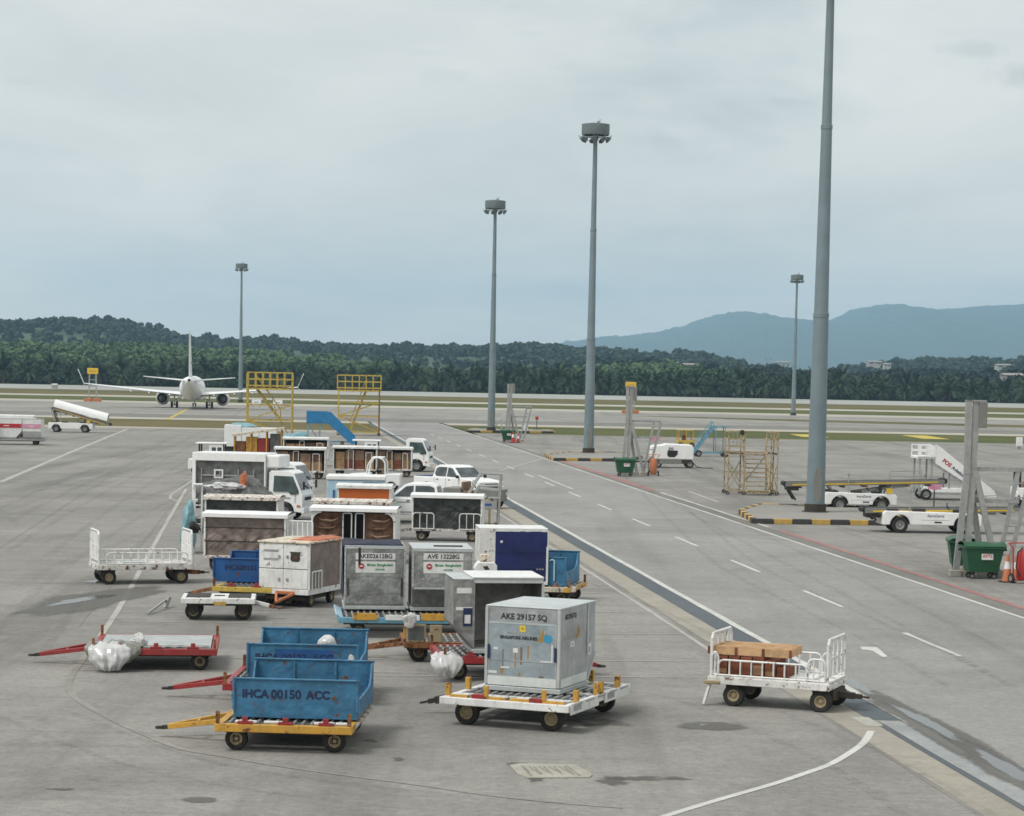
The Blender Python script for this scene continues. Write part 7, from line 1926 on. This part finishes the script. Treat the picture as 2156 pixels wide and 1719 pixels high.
# ------------------------------------------------------------------ the two blue bins in front
B_ANG = -3
ad = dolly('container_dolly', 'yellow dolly under the nearest blue bin', 'container dollies', 2.42, 3.0, .50, 'yellow', -1, 1.3, stops='red', wr=.20); place(ad, 741, 1532, B_ANG, 1.21, -1.5, z=.50, zobj=0)
for i, (x, w) in enumerate(((-.68, .38), (-.18, .36), (.70, .36), (1.0, .2))):
    b = MB(); b.bx(x - w / 2, x + w / 2, -1.36, -1.26, .505, .545); b.build('guide_strip', M['label_white'], ad, bev=.008)
ab = blue_bin('nearest blue bin lettered IHCA 00150 ACC, on the yellow dolly', 'blue open bins', 2.22, 2.45, .68, 'blue', [('IHCA', .20, -.72), ('00150', .215, -.17), ('ACC', .20, .40)]); place(ab, 491, 1510, B_ANG, -1.11, -1.225, z=.53)
bb_ = blue_bin('blue bin on the red dolly, just behind the nearest blue bin', 'blue open bins', 2.22, 2.45, .68, 'blue', [('IHCA', .20, -.72), ('00123', .20, -.17), ('ACC', .20, .40)]); place(bb_, 521, 1356, B_ANG + 2, -1.11, -1.225, z=1.22, zobj=.53)
b = MB(); b.bx(-.55, .62, -1.2285, -1.2255, .30, .60); b.build('paint_patch', M['blue_deep'], bb_)
bd_ = dolly('container_dolly', 'red dolly under the second blue bin', 'container dollies', 2.55, 3.0, .50, 'red', -1, 1.4, stops='red', wr=.21)
off = Matrix.Rotation(-math.radians(B_ANG), 3, 'Z') @ (ad.location - ab.location)
put(bd_, bb_, off.x - .12, off.y, -.53)
o = crumple('plastic_bag', 'round white plastic bag showing over the second blue bin\'s front', 'plastic bag', (.20, .2, .22), 'sheet_white', 51, sq=0, amp=.15); put(o, bb_, .42, -.55, .62)
o = crumple('plastic_bag', 'small white scrap at the second blue bin\'s right corner', 'plastic bag', (.07, .05, .11), 'sheet_white', 53, sq=0, amp=.2); put(o, bb_, .98, -1.30, .42)

# ------------------------------------------------------------------ white pallet dolly with the silver container
D_ANG = -21.4
dd = dolly('pallet_dolly', 'large white pallet dolly with yellow stops in the front row', 'container dollies', 2.62, 3.6, .55, 'white', None, stops=None, wr=.24, wx=.33); place(dd, 1197, 1487, D_ANG, 1.31, -1.8, z=.55, zobj=0)
single_bar(dd, (-1.25, -.1, .42), (-2.0, -.40, .26), 'chassis', .12)
for i, (x, w) in enumerate(((-.95, .36), (-.30, .62), (.35, .50), (.95, .46))):
    b = MB(); b.bx(x - w / 2, x + w / 2, -1.72, -1.64, .50, .60); b.build('end_stop', M['yellow'], dd, bev=.008)
    b = MB(); b.bx(x - w / 2 + .05, x + w / 2 - .05, -1.56, -1.46, .56, .585); b.build('grip_strip', M['label_white'], dd)
for i, x in enumerate((-.55, .62)): b = MB(); b.bx(x - .13, x + .13, -1.74, -1.60, .50, .63); b.build('latch', M['red'], dd, bev=.01); b = MB(); b.bx(x - .02 + .14, x + .06 + .14, -1.73, -1.66, .60, .80); b.build('stop_post', M['yellow'], dd, bev=.006)
for x, y in ((-1.25, -1.5), (-1.25, -.5), (-1.25, 1.2), (1.26, -1.25), (1.26, -.1), (1.26, .15), (1.26, 1.15), (.5, 1.76), (-.6, 1.76)):
    b = MB(); b.bx(x - .05, x + .05, y - .05, y + .05, .552, .78); b.build('stop_post', M['yellow'], dd, bev=.008)
for y0, y1 in ((-1.72, -.15), (.2, 1.75)):
    b = MB(); b.bx(1.312, 1.335, y0, y1, .36, .57); q = b.build('side_board', M['white'], dd, bev=.006)
    b = MB(); b.bx(1.336, 1.341, y0 + .15, y0 + .55, .42, .53); b.build('print_band', M['label_grey'], q)
for k in range(3):
    b = MB(); y = -1.2 + k * 1.1; b.bx(-1.18, 1.18, y - .06, y + .06, .535, .562); b.build('cross_beam', M['white'], dd)
du = uld('bright silver container lettered AKE 29157 SQ, front row', 'silver cargo containers', 'b', 'alu', H=1.63); place(du, 1176.6, 1463, D_ANG, .765, -.78, z=.575)
b = MB(); b.bx(-.70, .70, -.795, -.782, .26, 1.34); fp = b.build('door_panel', M['alu_blue'], du, bev=.004)
for s in (-1, 1): b = MB(); b.bx(s * .745 - .03, s * .745 + .03, -.81, -.75, .12, 1.62); b.build('edge_rail', M['alu_light'], du, bev=.006); b = MB(); b.bx(s * .69 - .025, s * .69 + .025, -.835, -.81, .62, .90); b.build('latch', M['ink_navy'], du, bev=.01)
b = MB(); b.bx(-.71, .71, -.808, -.785, .11, .28); b.build('kick_plate', M['kick'], du, bev=.005)
b = MB(); b.bx(.768, .788, -.74, .74, .11, .28); b.build('kick_plate', M['kick'], du, bev=.005)
seams(fp, (-.695, .695), -.795, .27, 1.33, (.29, 1.32), -.69, .69, 'alu_light')
seams(fp, (), -.795, 0, 0, (.60,), -.69, .69, 'alu')
text('AKE 29157 SQ', .155, (.02, -.7825, 1.45), FR, M['ink'], du, .005)
text('SINGAPORE AIRLINES', .085, (-.08, -.7975, 1.045), FR, M['ink'], fp, .004, sx=.95)
b = MB(); b.bx(-.32, .12, -.7965, -.7955, 1.12, 1.15); b.build('print_band', M['label_grey'], fp)
def bird(b, x, y, z, s, axis='y'):
    pts_ = [(0, .0), (.10, .05), (.13, .24), (.06, .16), (.02, .30), (-.03, .14), (-.12, .02)]
    b.prism([((x if axis == 'y' else x) + px * s, z + pz * s) for px, pz in pts_], axis, y, y + (.002 if axis == 'x' else -.002))
b = MB(); bird(b, .40, -.7965, .99, .85); b.build('emblem', M['gold'], fp)
b = MB(); b.bx(-.06, .06, -.7995, -.7955, 1.17, 1.29); q = b.build('sticker', M['sticker_yellow'], fp); b = MB(); b.bx(-.025, .025, -.8015, -.7997, 1.21, 1.25); b.build('print_band', M['gold'], q)
b = MB(); b.prism([(.52 + .10 * math.cos(a), 1.06 + .085 * math.sin(a)) for a in [6.283 * i / 14 for i in range(14)]], 'y', -.799, -.7955); b.build('sticker', M['sticker_blue'], fp)
b = MB(); b.prism([(.60, .95), (.63, .95), (.63, .60), (.38, .60), (.38, .63), (.60, .63)], 'y', -.799, -.7955); b.build('tape_mark', M['label_white'], fp)
for x, z, w, h in ((-.14, .80, .10, .09), (-.62, .36, .20, .05), (-.35, .46, .18, .03), (-.55, .82, .08, .04)): b = MB(); b.bx(x - w / 2, x + w / 2, -.799, -.7955, z - h / 2, z + h / 2); b.build('sticker', M['label_white'], fp)
for x, z, w, h, m in ((-.14, .66, .03, .40, 'gold'), (-.02, .70, .04, .34, 'curtain_tan'), (.12, .78, .03, .24, 'gold'), (-.40, .60, .035, .42, 'mast_dark'), (-.42, .40, .05, .14, 'gold'), (-.05, .32, .04, .09, 'gold'), (.40, .30, .10, .05, 'curtain_rust'), (.45, .45, .03, .2, 'label_grey')): b = MB(); b.bx(x - w / 2, x + w / 2, -.7975, -.7955, z - h / 2, z + h / 2); b.build('tape_residue', M[m], fp)
text('AKE 29157 SQ', .13, (.767, -.20, 1.46), RT, M['ink'], du, .005, sx=.8)
b = MB(); b.bx(.766, .769, -.60, .10, 1.01, 1.10); q = b.build('print_band', M['label_grey'], du); b = MB(); b.prism([(.22 + px_ * .9, 1.0 + pz_ * .9) for px_, pz_ in [(0, 0), (.10, .05), (.13, .24), (.06, .16), (.02, .30), (-.03, .14), (-.12, .02)]], 'x', .766, .770); b.build('emblem', M['gold'], q)
b = MB(); b.bx(.766, .771, -.20, .02, .86, .96); q = b.build('sticker', M['label_white'], du); b = MB(); b.bx(.7715, .773, -.13, -.05, .89, .93); b.build('print_band', M['label_grey'], q)
b = MB(); b.bx(.766, .790, .745, .80, .62, 1.62); b.build('edge_rail', M['alu_light'], du, bev=.005)
b = MB(); b.bx(.766, .772, .80, 1.0, .60, .82); q = b.build('label', M['label_white'], du); b = MB(); b.bx(.7725, .774, .86, .94, .64, .76); b.build('print_band', M['label_grey'], q)
b = MB(); b.beam((.78, .80, .12), (.78, 1.22, .62), .03, .04); b.build('foot_rail', M['alu_light'], du)

# ------------------------------------------------------------------ open cart on the right with boxes and a wooden frame
E_ANG = -22
ce = open_cart('white open baggage cart carrying wooden frame and boxes, beside the channel', 2.50, 1.45, .86, .3, 'white', 'white_worn', ((-1.06, .80, -1, .33, 7), (.82, 1.18, -1, .46, 2), (-.2, .72, 1, .42, 3), (.75, 1.16, 1, .44, 2)), False, 1, wx=.365, woff=.17); place(ce, 1545, 1487, E_ANG, -.742, -.61)
for s, z in ((-1, .95),): rail_gate(ce, -1.21, -1.07, -.70, .64, 1.10, 1, 'white', .022)
wf = empty('wooden_pallet', 'raw wood pallet lying across the white cart\'s left half', 'pallet'); put(wf, ce, -.46, -.12, 1.05, 2)
for y in (-.46, .46):
    b = MB(); b.bx(-.86, .86, y - .012, y + .012, 0, .155); b.build('board', M['wood'], wf)
for i in range(4):
    x = -.85 + i * .567; b = MB(); b.bx(x - .025, x + .025, -.447, .447, .01, .145); b.build('cross_piece', M['wood'], wf)
    b = MB(); b.bx(x - .028, x + .028, -.486, -.474, .0, .158); b.build('end_block', M['wood_dark'], wf)
for i, y in enumerate((-.42, -.20, .02, .24, .44)): b = MB(); b.bx(-.87, .87, y - .045, y + .04, .156, .176); b.build('slat', M['wood'], wf)
for i in range(6):
    x = -1.02 + i * .255
    w = .115
    t = empty('wooden_box', ('brown wooden box on the white cart, leftmost of six', 'brown wooden box on the white cart, second of six from left', 'brown wooden box on the white cart, third of six from left', 'brown wooden box on the white cart, fourth of six from left', 'brown wooden box on the white cart, fifth of six from left', 'brown wooden box on the white cart, rightmost of six')[i], 'box', 'brown boxes on the white open cart'); put(t, ce, x, -.22, .622)
    h = (.40, .43, .40, .43, .36, .20)[i]
    b = MB(); b.bx(-w, w, -.38, .42, 0, h); q = b.build('box_body', M['wood_dark'], t, bev=.006)
    b = MB(); b.bx(-w + .02, w - .02, -.387, -.381, .05, .14 + .1 * (i % 2)); b.build('front_board', M['card' if i in (0, 3, 4) else 'wood_dark'], t)
b = MB(); b.bx(.05, .9, -.5, .3, .622, .66); b.build('white_board', M['label_white'], ce)
b = MB(); b.beam((-1.22, -.70, .50), (-1.33, -.80, .03), .05, .09); b.build('prop_leg', M['label_white'], ce)
b = MB(); b.bx(-1.34, -1.0, -.80, -.60, .44, .52); b.build('hitch_block', M['rim'], ce, bev=.02)

# ------------------------------------------------------------------ the air between here and the mountains
hz = MB(); hz.bx(-2700, 4700, -150, 15400, -1.2, 580)
haze = hz.build('haze', [], None)
tag(haze, kind='stuff')
t = NT('haze_air'); t.n.remove(t.b)
pv = t.n.new("ShaderNodeVolumePrincipled")
pv.inputs["Color"].default_value = (.45, .72, .98, 1)
pv.inputs["Density"].default_value = HAZE
pv.inputs["Anisotropy"].default_value = 0.0
t.l.new(pv.outputs[0], t.n["Material Output"].inputs["Volume"])
haze.data.materials.append(t.m)
